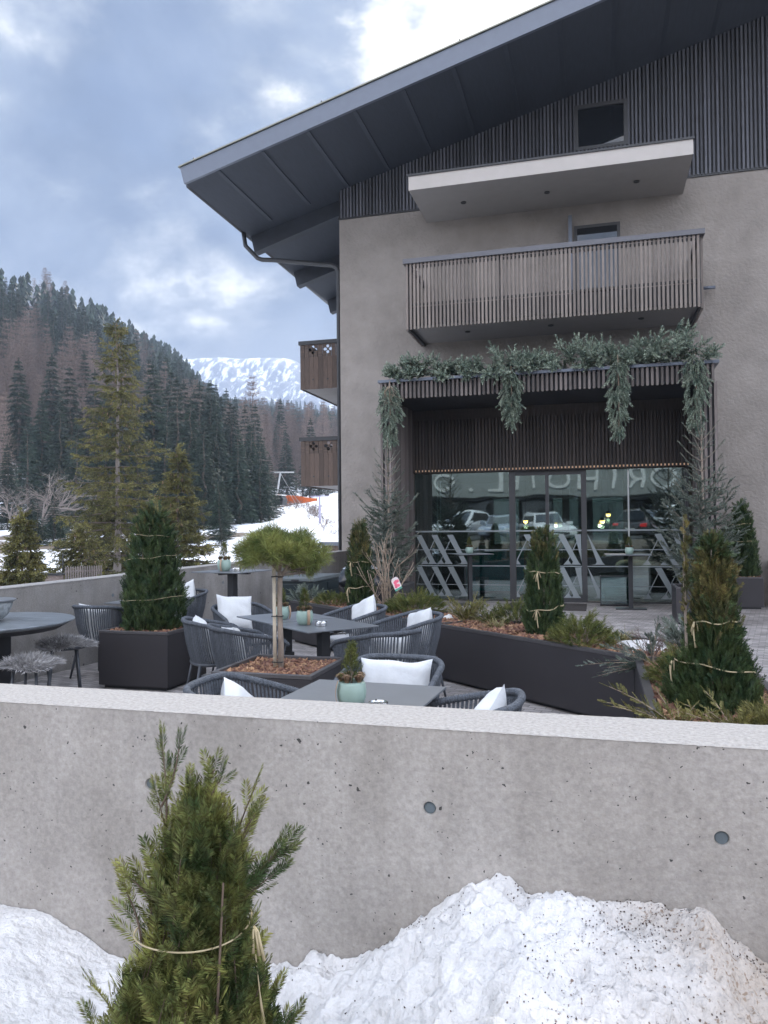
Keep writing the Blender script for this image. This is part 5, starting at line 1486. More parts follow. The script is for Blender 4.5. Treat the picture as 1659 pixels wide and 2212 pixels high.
# ------------------------------------------------------------------ tables
def square_table(x, y, rz, s, h, label, group, bar=False, tel=False):
    r = thing('bar_table' if bar else 'table', label, 'table', (x, y, 0), R(rz), group)
    m = MB(); m.box(-s / 2, s / 2, -s / 2, s / 2, h - .012, h); m.build('tabletop', MT['top'], r, bevel=.003)
    m = MB()
    if tel: m.box(-.045, .045, -.045, .045, h * .55, h - .04); m.box(-.06, .06, -.06, .06, h * .33, h * .55); m.box(-.075, .075, -.075, .075, .03, h * .33)
    else: m.box(-.04, .04, -.04, .04, .02, h - .04)
    m.build('column', MT['steel'], r, bevel=.004)
    m = MB(); m.beam((-s * .36, 0, h - .026), (s * .36, 0, h - .026), .05, .026); m.beam((0, -s * .36, h - .028), (0, s * .36, h - .028), .045, .022); m.build('bracket', MT['steel'], r)
    m = MB(); b = .28 if not tel else .24; m.box(-b, b, -b * (.55 if bar and not tel else 1), b * (.55 if bar and not tel else 1), 0, .02); m.build('base', MT['steel'], r, bevel=.004)
    if not bar:
        m = MB(); m.tube([(.05, -.02, h - .09), (.16, -.05, h - .075), (.2, -.06, h - .09)], [.008, .012, .01], 8); m.build('lever', MT['chrome'], r, smooth=True)
    return r
square_table(-2.34, 6.44, 50, .71, .74, 'nearer one of two grey square tables pushed together', 'dining tables', tel=True)
square_table(-2.895, 6.915, 50, .71, .742, 'farther one of two grey square tables pushed together', 'dining tables', tel=True)
square_table(-1.175, 3.735, -3, .74, .74, 'nearest grey square table just behind the street wall', 'dining tables', tel=True)
square_table(-5.2, 8.20, 0, .74, .74, 'grey square table at the side wall mostly hidden by the tied yew', 'dining tables', tel=True)
square_table(-4.30, 8.60, -10, .70, 1.08, 'high bar table with a telescopic column beside the side wall', 'bar tables', bar=True, tel=True)
square_table(.62, 15.35, 0, .74, 1.04, 'slim bar table in front of the right glass pane', 'bar tables', bar=True)
square_table(-2.5, 15.65, 32, .74, 1.04, 'slim bar table in front of the left glass pane', 'bar tables', bar=True)
def round_table():
    r = thing('round_table', 'round table with a worn bluish top and thick edge at the left', 'table', (-5.32, 5.75, 0))
    m = MB(); m.lathe([(.70, .745), (.745, .765), (.75, .775), (.745, .782), (.0005, .782)], 72); m.build('tabletop', MT['roundtop'], r)
    m = MB(); m.lathe([(.62, .70), (.70, .7445)], 72); m.build('underside', MT['steel'], r)
    m = MB(); m.box(-.15, .15, -.15, .15, .02, .71); m.build('pedestal', MT['steel'], r, bevel=.01)
    m = MB(); m.lathe([(.34, 0), (.34, .02), (.02, .03)], 40); m.build('base', MT['steel'], r)
    b = thing('fire_bowl', 'rough grey stone bowl with a flat metal lid on the round table', 'bowl', (-5.30, 5.72, .782))
    m = MB(); m.lathe([(.09, 0), (.14, .015), (.19, .06), (.222, .13), (.232, .175), (.20, .178)], 40); m.build('bowl', MT['bowl'], b, smooth=True)
    m = MB(); m.lathe([(.255, .182), (.258, .188), (.255, .196), (.001, .199)], 48); m.build('lid', MT['top'], b)
round_table()
def stools():
    def make():
        r = thing('stool', 'x', 'stool', group='fur-topped stools')
        m = MB(); m.lathe([(.10, .425), (.17, .435), (.195, .45), (.2, .462), (.19, .468), (.001, .466)], 36); m.build('seat', MT['leg'], r, smooth=True)
        for k in range(4):
            a = PI / 4 + k * PI / 2 + .2; m = MB(); m.tube([(.135 * math.cos(a), .135 * math.sin(a), .44), (.185 * math.cos(a), .185 * math.sin(a), 0)], [.0125, .0105], 8); m.build('leg', MT['leg'], r, smooth=True)
        return r
    a = make(); a['label'] = 'stool with a sheepskin nearer to the street, beside the round table'; a.location = (-4.60, 5.47, 0)
    b = dup(a); b['label'] = 'wider stool with a sheepskin behind the nearer one, left of the yew planter'; b.location = (-4.98, 6.38, 0); b.scale = (1.12, 1.12, 1.04); b.rotation_euler = (0, 0, .5)
    rng = np.random.default_rng(9)
    def fur(x, y, s, zs, lab, seed):
        rng = np.random.default_rng(seed)
        m = MB(); m.lathe([(.20, .0), (.205, .012), (.16, .022), (.001, .026)], 30)
        n = 5200; P = []; D = []; S = []
        for i in range(n):
            a = rng.uniform(0, 6.3); q = math.sqrt(rng.uniform(0, 1)) * .215
            q *= 1 + .12 * math.sin(a * 3 + seed)
            P.append((q * math.cos(a), q * math.sin(a), .02 - .02 * (q / .2) ** 3))
            D.append((math.cos(a) * q * 4 + .45 + rng.normal() * .3, math.sin(a) * q * 4 - .15 + rng.normal() * .3, .42 - q * 1.6 + rng.normal() * .14)); S.append(rng.uniform(.05, .10))
        V0 = []
        t = np.array([(-.05, 0, 0), (.05, 0, 0), (.035, .06, .55), (-.035, .06, .55), (.035, .06, .55), (-.035, .06, .55), (-.004, .2, 1), (.004, .2, 1)]); tf = np.array([(0, 1, 2, 3), (5, 4, 7, 6)])
        V, F = scatter([(t, tf)], P, D, S, rng)
        o = m.build('sheepskin', MT['fur'], None, smooth=True, loc=(x, y, .468 * zs + .001)); o.scale = (s, s, 1); tag(o, lab, 'sheepskin', 'sheepskins on the stools')
        link('fur_strands', np_mesh('fur_strands', V, [F], MT['fur']), o)
    fur(-4.60, 5.47, .94, 1, 'shaggy grey sheepskin draped over the nearer stool', 4)
    fur(-4.98, 6.38, 1.0, 1.04, 'shaggy grey sheepskin draped over the farther stool', 6)
stools()

# ------------------------------------------------------------------ small things on the tables
def make_pot(seed):
    rng = np.random.default_rng(seed)
    r = thing('potted_conifer', 'x', 'potted plant', group='mint pots with dwarf conifers')
    m = MB(); m.lathe([(.045, 0), (.058, .008), (.07, .045), (.072, .075), (.066, .11), (.06, .12), (.055, .112), (.05, .09)], 32); m.build('pot', MT['mint'], r, smooth=True)
    m = MB(); m.lathe([(.054, .094), (.001, .1)], 24); m.build('soil', MT['soil'], r)
    # curled strip of wood leaning against the pot
    m = MB(); pts = [(-.066 - .012 * math.sin(q * PI), -.03, .125 * (1 - q) + .003) for q in np.linspace(0, 1, 9)]
    V = []; F = []
    for x, y, z in pts: V += [(x, y - .012, z), (x, y + .012, z), (x - .002, y + .012, z), (x - .002, y - .012, z)]
    for i in range(8):
        for k in range(4): F.append((i * 4 + k, i * 4 + (k + 1) % 4, i * 4 + 4 + (k + 1) % 4, i * 4 + 4 + k))
    m.add(V, F); m.build('wood_strip', MT['band'], r)
    # dwarf conifer
    P, D, S = [], [], []
    for i in range(330):
        f = rng.uniform(0, 1) ** .8; a = rng.uniform(0, 6.3); q = .058 * (1 - f) ** .8 * rng.uniform(.2, 1) + .002
        P.append((q * math.cos(a), q * math.sin(a), .115 + .17 * f)); D.append((math.cos(a) * .5 + rng.normal() * .3, math.sin(a) * .5 + rng.normal() * .3, .9)); S.append(rng.uniform(.02, .036))
    t = [shoot_round(rng, 12, .3, .09, 55, .03) for k in range(3)]
    V, F = scatter(t, P, D, S, rng); foliage('dwarf_conifer', [(V, F)], MT['mugo'], r)
    m = MB(); m.tube([(0, 0, .09), (0, 0, .27)], [.006, .002], 6); m.build('stem', MT['bark'], r)
    for k in range(5):
        a = k * 1.26 + .4; x, y = .05 * math.cos(a), .05 * math.sin(a)
        m = MB(); sc = MB()
        rows = 6
        for i in range(rows):
            for j in range(9):
                b = 2 * PI * (j + .5 * (i % 2)) / 9; rr = .024 * math.sin(PI * (.2 + .75 * i / rows)); z = .125 + .03 * i / rows
                c, s = math.cos(b), math.sin(b); w = .0065
                m.add([(x + rr * .5 * c - s * w, y + rr * .5 * s + c * w, z), (x + rr * .5 * c + s * w, y + rr * .5 * s - c * w, z), (x + rr * 1.15 * c + s * w * .7, y + rr * 1.15 * s - c * w * .7, z + .006), (x + rr * 1.15 * c - s * w * .7, y + rr * 1.15 * s + c * w * .7, z + .006)], [(0, 1, 2, 3)])
        m.lathe([(.008, .118), (.014, .13), (.012, .15), (.002, .157)], 10, (x, y, 0)); m.build('pine_cone', MT['cone'], r)
    return r
POT = make_pot(5)
def make_ashtray():
    r = thing('ashtray', 'x', 'ashtray', group='steel ashtrays')
    m = MB(); m.lathe([(.042, 0), (.046, .002), (.047, .026), (.0455, .036), (.042, .036), (.039, .028), (.038, .008), (.001, .007)], 40); m.build('cup', MT['chrome'], r, smooth=False)
    for k in range(3):
        a = k * 2 * PI / 3; m = MB(); m.tube([(.038 * math.cos(a), .038 * math.sin(a), .036), (.048 * math.cos(a), .048 * math.sin(a), .036)], .0035, 6); m.build('rest', MT['steel'], r)
    return r
ASH = make_ashtray()
def put(root, first, x, y, z, s, label, rz=0):
    r = root if first else dup(root); r.location = (x, y, z); r.scale = (s, s, s); r.rotation_euler = (0, 0, rz); r['label'] = label
put(POT, True, -1.145, 3.54, .741, 1.0, 'mint pot with a dwarf conifer and pine cones on the nearest table', .4)
put(POT, False, -2.50, 6.40, .741, 1.05, 'mint pot with a dwarf conifer in the middle of the nearer joined table', 2.0)
put(POT, False, -2.86, 6.73, .743, 1.0, 'mint pot with a dwarf conifer on the farther joined table, beside the pine trunk', 2.9)
put(POT, False, -4.36, 8.5, 1.081, 1.15, 'mint pot with a dwarf conifer on the high bar table by the side wall', 1.2)
put(POT, False, .60, 15.32, 1.041, 1.1, 'small potted conifer on the slim bar table at the right glass pane', 4.0)
put(POT, False, -2.5, 15.6, 1.041, 1.1, 'small potted conifer on the slim bar table at the left glass pane', 5.0)
put(ASH, True, -1.0, 3.50, .741, 1.0, 'steel ashtray beside the mint pot on the nearest table')
put(ASH, False, -2.32, 6.33, .741, 1.1, 'steel ashtray beside the mint pot on the nearer joined table')
put(ASH, False, -4.18, 8.46, 1.081, 1.15, 'steel ashtray beside the mint pot on the high bar table')
def menu_card():
    m = MB(); m.box(-.19, .19, -.06, .06, 0, .012); o = m.build('menu_card', MT['pale_plaster'], loc=(.34, 15.3, 1.041), rz=.1); tag(o, 'white menu card lying on the slim bar table at the right glass pane', 'menu')
menu_card()
def glass_stand():
    r = thing('glass_screen', 'low black-framed glass box standing before the right glass pane', 'screen', (0, 0, 0))
    x0, x1, y0, y1, z1 = .06, .68, 15.86, 16.12, .59; w = .02
    m = MB()
    for x in (x0, x1 - w):
        for y in (y0, y1 - w): m.box(x, x + w, y, y + w, 0, z1)
    for z in (.02, z1 - w):
        m.box(x0 + w, x1 - w, y0, y0 + w, z, z + w); m.box(x0 + w, x1 - w, y1 - w, y1, z, z + w); m.box(x0, x0 + w, y0 + w, y1 - w, z, z + w); m.box(x1 - w, x1, y0 + w, y1 - w, z, z + w)
    m.build('frame', MT['steel'], r)
    m = MB(); m.box(x0 + w, x1 - w, y0 + .008, y0 + .013, .04, z1 - w); m.build('pane', MT['clearglass'], r)
    m = MB(); m.box(x0 + w, x1 - w, y1 - .013, y1 - .008, .04, z1 - w); m.build('pane', MT['clearglass'], r)
    m = MB(); m.box(x0 + .03, x1 - .03, y0 + .03, y1 - .03, .041, .10); m.build('tray', MT['steel'], r)
glass_stand()
def chest():
    r = thing('storage_chest', 'dark resin storage chest with panelled sides beside the side wall', 'chest', (-4.75, 11.05, 0))
    W_, D_, H_ = .58, 1.2, .83
    m = MB(); m.box(0, W_, 0, D_, 0, H_ - .06); m.build('body', MT['chest'], r, bevel=.008)
    m = MB(); m.box(-.025, W_ + .025, -.025, D_ + .025, H_ - .058, H_ - .0); m.build('lid', MT['cover'], r, bevel=.012)
    m = MB()
    for k in range(5): m.box(.03, W_ - .03, -.012, -.001, .06 + k * .14, .06 + k * .14 + .11); m.box(W_ + .001, W_ + .012, .04, D_ / 2 - .03, .06 + k * .14, .17 + k * .14); m.box(W_ + .001, W_ + .012, D_ / 2 + .03, D_ - .04, .06 + k * .14, .17 + k * .14)
    m.build('side_panels', MT['chest'], r, bevel=.004)
    m = MB(); m.box(W_ / 2 - .06, W_ / 2 + .06, -.04, -.026, H_ - .05, H_ - .025); m.build('handle', MT['steel'], r)
MT['cover'] = mat('faded_lid', (.10, .115, .12), rough=.5, var=.2, scale=3)
chest()
def grill():
    r = thing('covered_grill', 'grill under a shiny black cover with a silvery top, left of the tied yew', 'grill', (-3.95, 12.75, 0))
    rng = np.random.default_rng(2); V = []; F = []; n = 40; rows = 14
    prof = [(.30, .35), (.33, .45), (.345, .55), (.40, .60), (.42, .64), (.40, .70), (.37, .76), (.33, .82), (.28, .88), (.21, .92), (.14, .945), (.08, .958), (.03, .962), (.004, .963)]
    for q, z in prof:
        for k in range(n):
            a = 2 * PI * k / n; w = 1 + .05 * math.sin(a * 7 + z * 6) * (1 if z < .7 else .35)
            V.append((q * w * math.cos(a) * 1.1, q * w * math.sin(a), z + .012 * math.sin(a * 5 + 1) * (z < .7)))
    for j in range(len(prof) - 1):
        for k in range(n): F.append((j * n + k, j * n + (k + 1) % n, (j + 1) * n + (k + 1) % n, (j + 1) * n + k))
    link('cover', np_mesh('cover', V, [F], MT['tarp'], smooth=True), r)
    V2 = [(x * 1.012, y * 1.012, z + .004) for x, y, z in V[8 * n:]]; F2 = [f for f in F if min(f) >= 8 * n]
    link('silver_top', np_mesh('silver_top', V2, [np.array(F2) - 8 * n], MT['silver'], smooth=True), r)
    for k in range(3):
        a = k * 2.1 + .4; m = MB(); m.tube([(.18 * math.cos(a), .18 * math.sin(a), .5), (.3 * math.cos(a), .3 * math.sin(a), 0)], .014, 8); m.build('leg', MT['steel'], r)
grill()
# ------------------------------------------------------------------ tied yews
def twine_loop(parent, rfun, z, tilt, seed, thick=.004, bow=None):
    """a loop of raffia round the crown; bow: angle where the knot with loose ends hangs"""
    rng = np.random.default_rng(seed); n = 44; pts = []
    for k in range(n + 1):
        a = 2 * PI * k / n; zz = z + tilt * math.sin(a + 1) + .006 * math.sin(a * 5 + seed)
        q = rfun(zz, a); pts.append((q * math.cos(a), q * math.sin(a), zz))
    m = MB(); m.tube(pts, thick, 5)
    if bow is not None:
        q = rfun(z, bow) + .008; c, s = math.cos(bow), math.sin(bow); z0 = z + tilt * math.sin(bow + 1)
        b = np.array([q * c, q * s, z0]); t = np.array([-s, c, 0]); o = np.array([c, s, 0]); L = .11 * thick / .004
        for sd, len_ in ((1, .6), (-1, .75)):
            lp = [b + t * sd * L * len_ * math.sin(u * PI) * .45 + np.array([0, 0, -L * len_ * .75 * math.sin(u * PI / 2 * 2) ** 2]) * (1 if u < 2 else 1) + o * .01 * math.sin(u * PI) for u in np.linspace(0, 1, 9)]
            m.tube(lp, thick * .9, 5)
            en = [b + t * sd * L * .12 * u + np.array([0, 0, -L * (1.0 + .3 * sd) * u]) + o * (.012 + .01 * math.sin(u * 3)) for u in np.linspace(0, 1, 7)]
            m.tube(en, [thick * 1.1] * 6 + [thick * 2.2], 5)
    m.build('twine', MT['twine'], parent, smooth=True)

def yew(name, label, x, y, z, h, prof, n, ssize, seed, m, twines=(), temps=None, updir=.9, lean=(0, 0), inner=True, topm=None, topfrac=.8, tipn=14, wild=.38, aspect=1.0):
    """prof: list of (fraction of height, radius)"""
    rng = np.random.default_rng(seed)
    r = thing(name, label, 'yew', (x, y, z))
    pf = np.array([p[0] for p in prof]); pr_ = np.array([p[1] for p in prof])
    lob = rng.uniform(0, 6.3, 4)
    def rad(zz, a):
        f = min(1, max(0, zz / h)); return np.interp(f, pf, pr_) * (1 + .07 * math.sin(a * 3 + lob[0] + f * 4) + .05 * math.sin(a * 5 + lob[1] - f * 7))
    temps = temps or [shoot_flat(rng, 13, .26, .06, 55, .014) for k in range(5)]
    P, D, S = [], [], []
    cum = np.cumsum(np.interp(np.linspace(0, 1, 200), pf, pr_) ** 1.0); cum /= cum[-1]
    for i in range(n):
        f = np.interp(rng.uniform(), cum, np.linspace(0, 1, 200)); a = rng.uniform(0, 6.3)
        q = rad(f * h, a) * (1 - .55 * rng.uniform() ** 2.4)
        c, s = math.cos(a), math.sin(a)
        P.append((q * c * .9 + lean[0] * f, (q * s * .9) * aspect + lean[1] * f, f * h - ssize * .4))
        D.append((c * (1 - updir) * 2.2 + rng.normal() * wild, s * (1 - updir) * 2.2 + rng.normal() * wild, updir + rng.normal() * wild * .5)); S.append(ssize * rng.uniform(.6, 1.25))
    P = np.array(P); D = np.array(D); S = np.array(S)
    if topm is None:
        V, F = scatter(temps, P, D, S, rng); foliage('crown', [(V, F)], m, r)
    else:
        fz = P[:, 2] / h + rng.normal(size=len(P)) * .08; hi = fz > topfrac
        V, F = scatter(temps, P[~hi], D[~hi], S[~hi], rng); foliage('crown', [(V, F)], m, r)
        V, F = scatter(temps, P[hi], D[hi], S[hi], rng); foliage('tip_shoots', [(V, F)], topm, r)
    mb = MB()
    for k in range(7):
        a = rng.uniform(0, 6.3); q0 = pr_[0] * .25; q1 = np.interp(.85, pf, pr_) * .7
        mb.tube([(q0 * math.cos(a), q0 * math.sin(a), -.02), (q1 * math.cos(a) * 1.05 + lean[0] * .5, q1 * math.sin(a) * 1.05 + lean[1] * .5, h * .5), (q1 * .6 * math.cos(a) + lean[0], q1 * .6 * math.sin(a) + lean[1], h * .93)], [.012, .009, .003], 5)
    mb.build('stems', MT['bark'], r)
    # dark heart of dead twigs that stops one seeing straight through
    if inner:
        k = n // 5; P2 = []; D2 = []
        for i in range(k):
            f = rng.uniform(0, .95); a = rng.uniform(0, 6.3); q = rad(f * h, a) * rng.uniform(0, .55)
            P2.append((q * math.cos(a) + lean[0] * f, q * math.sin(a) + lean[1] * f, f * h)); D2.append(rng.normal(size=3) + np.array([0, 0, .6]))
        V, F = scatter(temps, P2, D2, ssize * 1.25, rng); foliage('inner_twigs', [(V, F)], m, r)
    for i, (tz, tilt, bow, th) in enumerate(twines):
        twine_loop(r, lambda zz, a: rad(zz, a) * .97 + .004, tz, tilt, seed + i, th, bow)
    return r
TOCAM = lambda x, y: math.atan2(-y, -x)
yew('tied_yew', 'dark column yew tied with raffia in the square planter at the left', -4.47, 7.13, .53, 1.30, [(0, .27), (.08, .32), (.25, .32), (.5, .26), (.7, .205), (.86, .16), (1, .05)], 2100, .12, 41, MT['yew'], twines=((.36, .02, None, .0022), (.78, .02, None, .0022), (1.0, -.01, None, .0022)), topm=MT['yewtop'], topfrac=.93)
yew('tied_yew', 'slim dark yew tied with two raffia bows in the middle of the long planter', -.50, 7.62, .53, 1.03, [(0, .15), (.1, .185), (.35, .175), (.6, .15), (.8, .115), (.93, .08), (1, .03)], 1500, .095, 42, MT['yew'], twines=((.28, .025, TOCAM(-.5, 7.62) - .35, .0045), (.62, -.01, TOCAM(-.5, 7.62) - .3, .0045)), topm=MT['yewtop'], topfrac=.78, wild=.22)
yew('tied_yew', 'big olive-tipped yew tied with raffia at the right end of the long planter',   .645, 4.76, .53, 1.0, [(0, .24), (.10, .26), (.25, .22), (.38, .145), (.55, .118), (.75, .095), (.9, .06), (1, .02)], 2900, .085, 43, MT['yew'], twines=((.26, -.03, TOCAM(.7, 4.7) - 1.2, .004), (.52, .004, TOCAM(.7, 4.7) - .85, .004)), topm=MT['yewtop'], topfrac=.48, wild=.25)
yew('tied_yew', 'small olive yew with raffia knots beside the bare shrub, left of the glass front', -2.98, 9.62, .53, 1.12, [(0, .15), (.1, .17), (.4, .16), (.7, .13), (.9, .09), (1, .03)], 1150, .11, 44, MT['yew'], twines=((.3, .02, TOCAM(-3, 9.6) - .9, .005), (.62, .0, TOCAM(-3, 9.6) - .8, .005)), topm=MT['yewtop'], topfrac=.62, wild=.25)
yew('tied_yew', 'dark cone-shaped yew in the small planter against the right wall', 2.68, 16.05, .55, 1.45, [(0, .22), (.1, .29), (.4, .29), (.6, .24), (.8, .15), (.93, .08), (1, .03)], 1500, .14, 45, MT['yew'], twines=((.72, .0, None, .004), (1.05, .01, None, .004)), wild=.25)
# a long leader sticking up from the big yew
def leaders():
    rng = np.random.default_rng(3)
    root = [o for o in bpy.data.objects if o.get('label', '').startswith('big olive-tipped')][0]
    P, D, S = [], [], []
    mb = MB()
    for dx, dy, z0, z1 in ((-.15, -.02, .55, 1.10), (-.155, -.02, .5, .82), (-.03, .0, .8, 1.03), (.03, .0, .7, .95), (.10, .02, .6, .86)):
        mb.tube([(dx, dy, z0 - .2), (dx - .01, dy, z1)], [.006, .002], 5)
        for k in range(int((z1 - z0) * 90)):
            z = rng.uniform(z0, z1); P.append((dx, dy, z)); D.append((rng.normal() * .45, rng.normal() * .45, .8)); S.append(rng.uniform(.025, .05))
    t = [shoot_flat(rng, 9, .5, .12, 55, .02) for k in range(3)]
    V, F = scatter(t, P, D, S, rng); foliage('leader_shoots', [(V, F)], MT['yewtop'], root); mb.build('leader_stems', MT['bark'], root)
leaders()

# the near yew between the camera and the wall: needles one by one
def near_yew():
    rng = np.random.default_rng(77)
    X0, Y0, Z0 = -.80, 1.42, .05
    r = thing('tied_yew', 'big yew in front of the street wall tied with one raffia string', 'yew', (X0, Y0, Z0))
    t1 = [shoot_flat(rng, 22, .30, .036, 62, .009) for k in range(6)]
    # view axes at the plant: rx to the right of the picture, fy away from it
    rx = np.array([CT, ST, 0.0]); fy = np.array([-ST, CT, 0.0]); uz = np.array([0, 0, 1.0])
    P, D, S, RO = [], [], [], []; stems = MB()
    def prof_r(z):   # half width seen from the street, relative height above Z0
        return np.interp(z, [0, .25, .45, .62, .72, .80, .88, .95, 1.02], [.225, .222, .195, .142, .102, .098, .088, .055, .015])
    def cx(z): return np.interp(z, [0, .6, .8, 1.0], [-.01, .0, .005, .02])
    def branch(p0, p1, n, s0, s1, curve=(0, 0, 0), w=.004, spread=.8):
        p0 = np.array(p0); p1 = np.array(p1); cv = np.array(curve); pts = []
        for k in range(8):
            q = k / 7; pts.append(p0 * (1 - q) + p1 * q + cv * math.sin(q * PI))
        stems.tube(pts, np.linspace(w, w * .35, 8), 5)
        ax = (p1 - p0) / (np.linalg.norm(p1 - p0) + 1e-9)
        for k in range(n):
            q = (k + rng.uniform(0, .7)) / n; i = min(6, int(q * 7)); u = q * 7 - i
            p = pts[i] * (1 - u) + pts[i + 1] * u
            sd = np.cross(ax, rng.normal(size=3)); sd /= np.linalg.norm(sd) + 1e-9
            d = ax * rng.uniform(.7, 1.3) + sd * spread * rng.uniform(.3, 1)
            P.append(p); D.append(d); S.append((s0 * (1 - q) + s1 * q) * rng.uniform(.8, 1.15))
        P.append(pts[-1] - ax * .012); D.append(ax); S.append(s1 * 1.1)
        P.append(pts[-2]); D.append(ax + rng.normal(size=3) * .15); S.append(s1 * 1.1)
    def at(x, y, z): return rx * x + fy * y + uz * z
    # body: many upright branches pressed together by the string
    for i in range(400):
        z0 = rng.uniform(0, .80); a = rng.uniform(0, 6.3); q = math.sqrt(rng.uniform(.16, 1))
        Lb = rng.uniform(.10, .22)
        z1 = z0 + Lb
        tie = 1 - .10 * math.exp(-((z1 - .745) / .05) ** 2)
        r0 = prof_r(z0) * q * .9; r1 = prof_r(min(z1, 1.0)) * q * tie
        branch(at(cx(z0) + r0 * math.cos(a), r0 * math.sin(a) * .85, z0), at(cx(z1) + r1 * math.cos(a + rng.normal() * .12), r1 * math.sin(a) * .85, z1), int(4 + Lb * 26), .078, .066, w=.002, spread=1.05)
    # free tips as in the photograph
    for (x0, z0, x1, z1, n, y) in (
        (-.055, .90, -.062, 1.115, 10, -.01), (-.06, .99, -.035, 1.095, 5, -.02), (-.055, .88, -.075, 1.0, 6, .0), (-.02, .92, -.005, 1.03, 5, .01),
        (-.01, .86, .045, 1.06, 9, .0), (.02, .94, .06, 1.045, 5, -.01), (0.0, .86, .0, .98, 6, -.03),
        (.07, .84, .125, 1.02, 8, .0), (.10, .9, .13, .975, 4, -.01), (.085, .84, .115, .94, 6, -.03), (.10, .80, .185, .905, 7, -.02), (.11, .83, .19, .89, 6, .0), (.08, .78, .165, .85, 7, -.04), (.05, .82, .09, .93, 6, -.05),
        (-.07, .78, -.125, .86, 6, -.01), (-.10, .72, -.14, .82, 6, -.02), (-.12, .5, -.20, .63, 7, .0), (-.13, .45, -.205, .56, 7, -.03), (-.13, .4, -.20, .47, 6, -.05),
        (.12, .5, .165, .6, 6, .0), (.13, .46, .20, .56, 6, -.02), (.12, .55, .15, .66, 5, -.03), (.13, .35, .17, .45, 5, -.04)):
        branch(at(x0, y, z0), at(x1, y + rng.normal() * .015, z1), n, .066, .05, at(-.008, 0, 0) if x1 > 0 else at(.006, 0, 0), .0028, .6)
    V, F = scatter(t1, P, D, S, rng); foliage('crown', [(V, F)], MT['yewfront'], r)
    # stems
    for k in range(9):
        a = rng.uniform(0, 6.3); q = .08
        stems.tube([at(q * .6 * math.cos(a), q * .6 * math.sin(a), -.05), at(q * math.cos(a), q * math.sin(a), .45), at(q * .7 * math.cos(a) + .02, q * .7 * math.sin(a), .86)], [.006, .004, .002], 6)
    stems.tube([at(.065, -.105, .0), at(.055, -.118, .35), at(.068, -.100, .62), at(.075, -.07, .86)], [.0045, .004, .003, .002], 7)
    stems.build('stems', MT['yewbark'], r, smooth=True)
    # raffia string and its loose ends
    m = MB(); pts = []
    for k in range(61):
        a = 2 * PI * k / 60; z = .745 + .006 * math.sin(a * 2) + .010 * math.cos(a)
        q = prof_r(z) + .016
        pts.append(at(q * math.cos(a), q * math.sin(a) * .9, z))
    m.tube(pts, .0017, 6)
    b = at(.128, -.03, .755)
    for dx, L in ((.012, .05), (.022, .06), (.0, .045)): m.tube([b, b + at(dx * .4, -.012, -.004), b + at(dx, -.014, -L)], [.0022, .0025, .0035], 5)
    m.tube([b + at(.004, -.01, -.05), b + at(.012, -.012, -.12), b + at(.02, -.012, -.19)], [.0015, .0012, .005], 5)
    m.build('twine', MT['twine'], r, smooth=True)
near_yew()

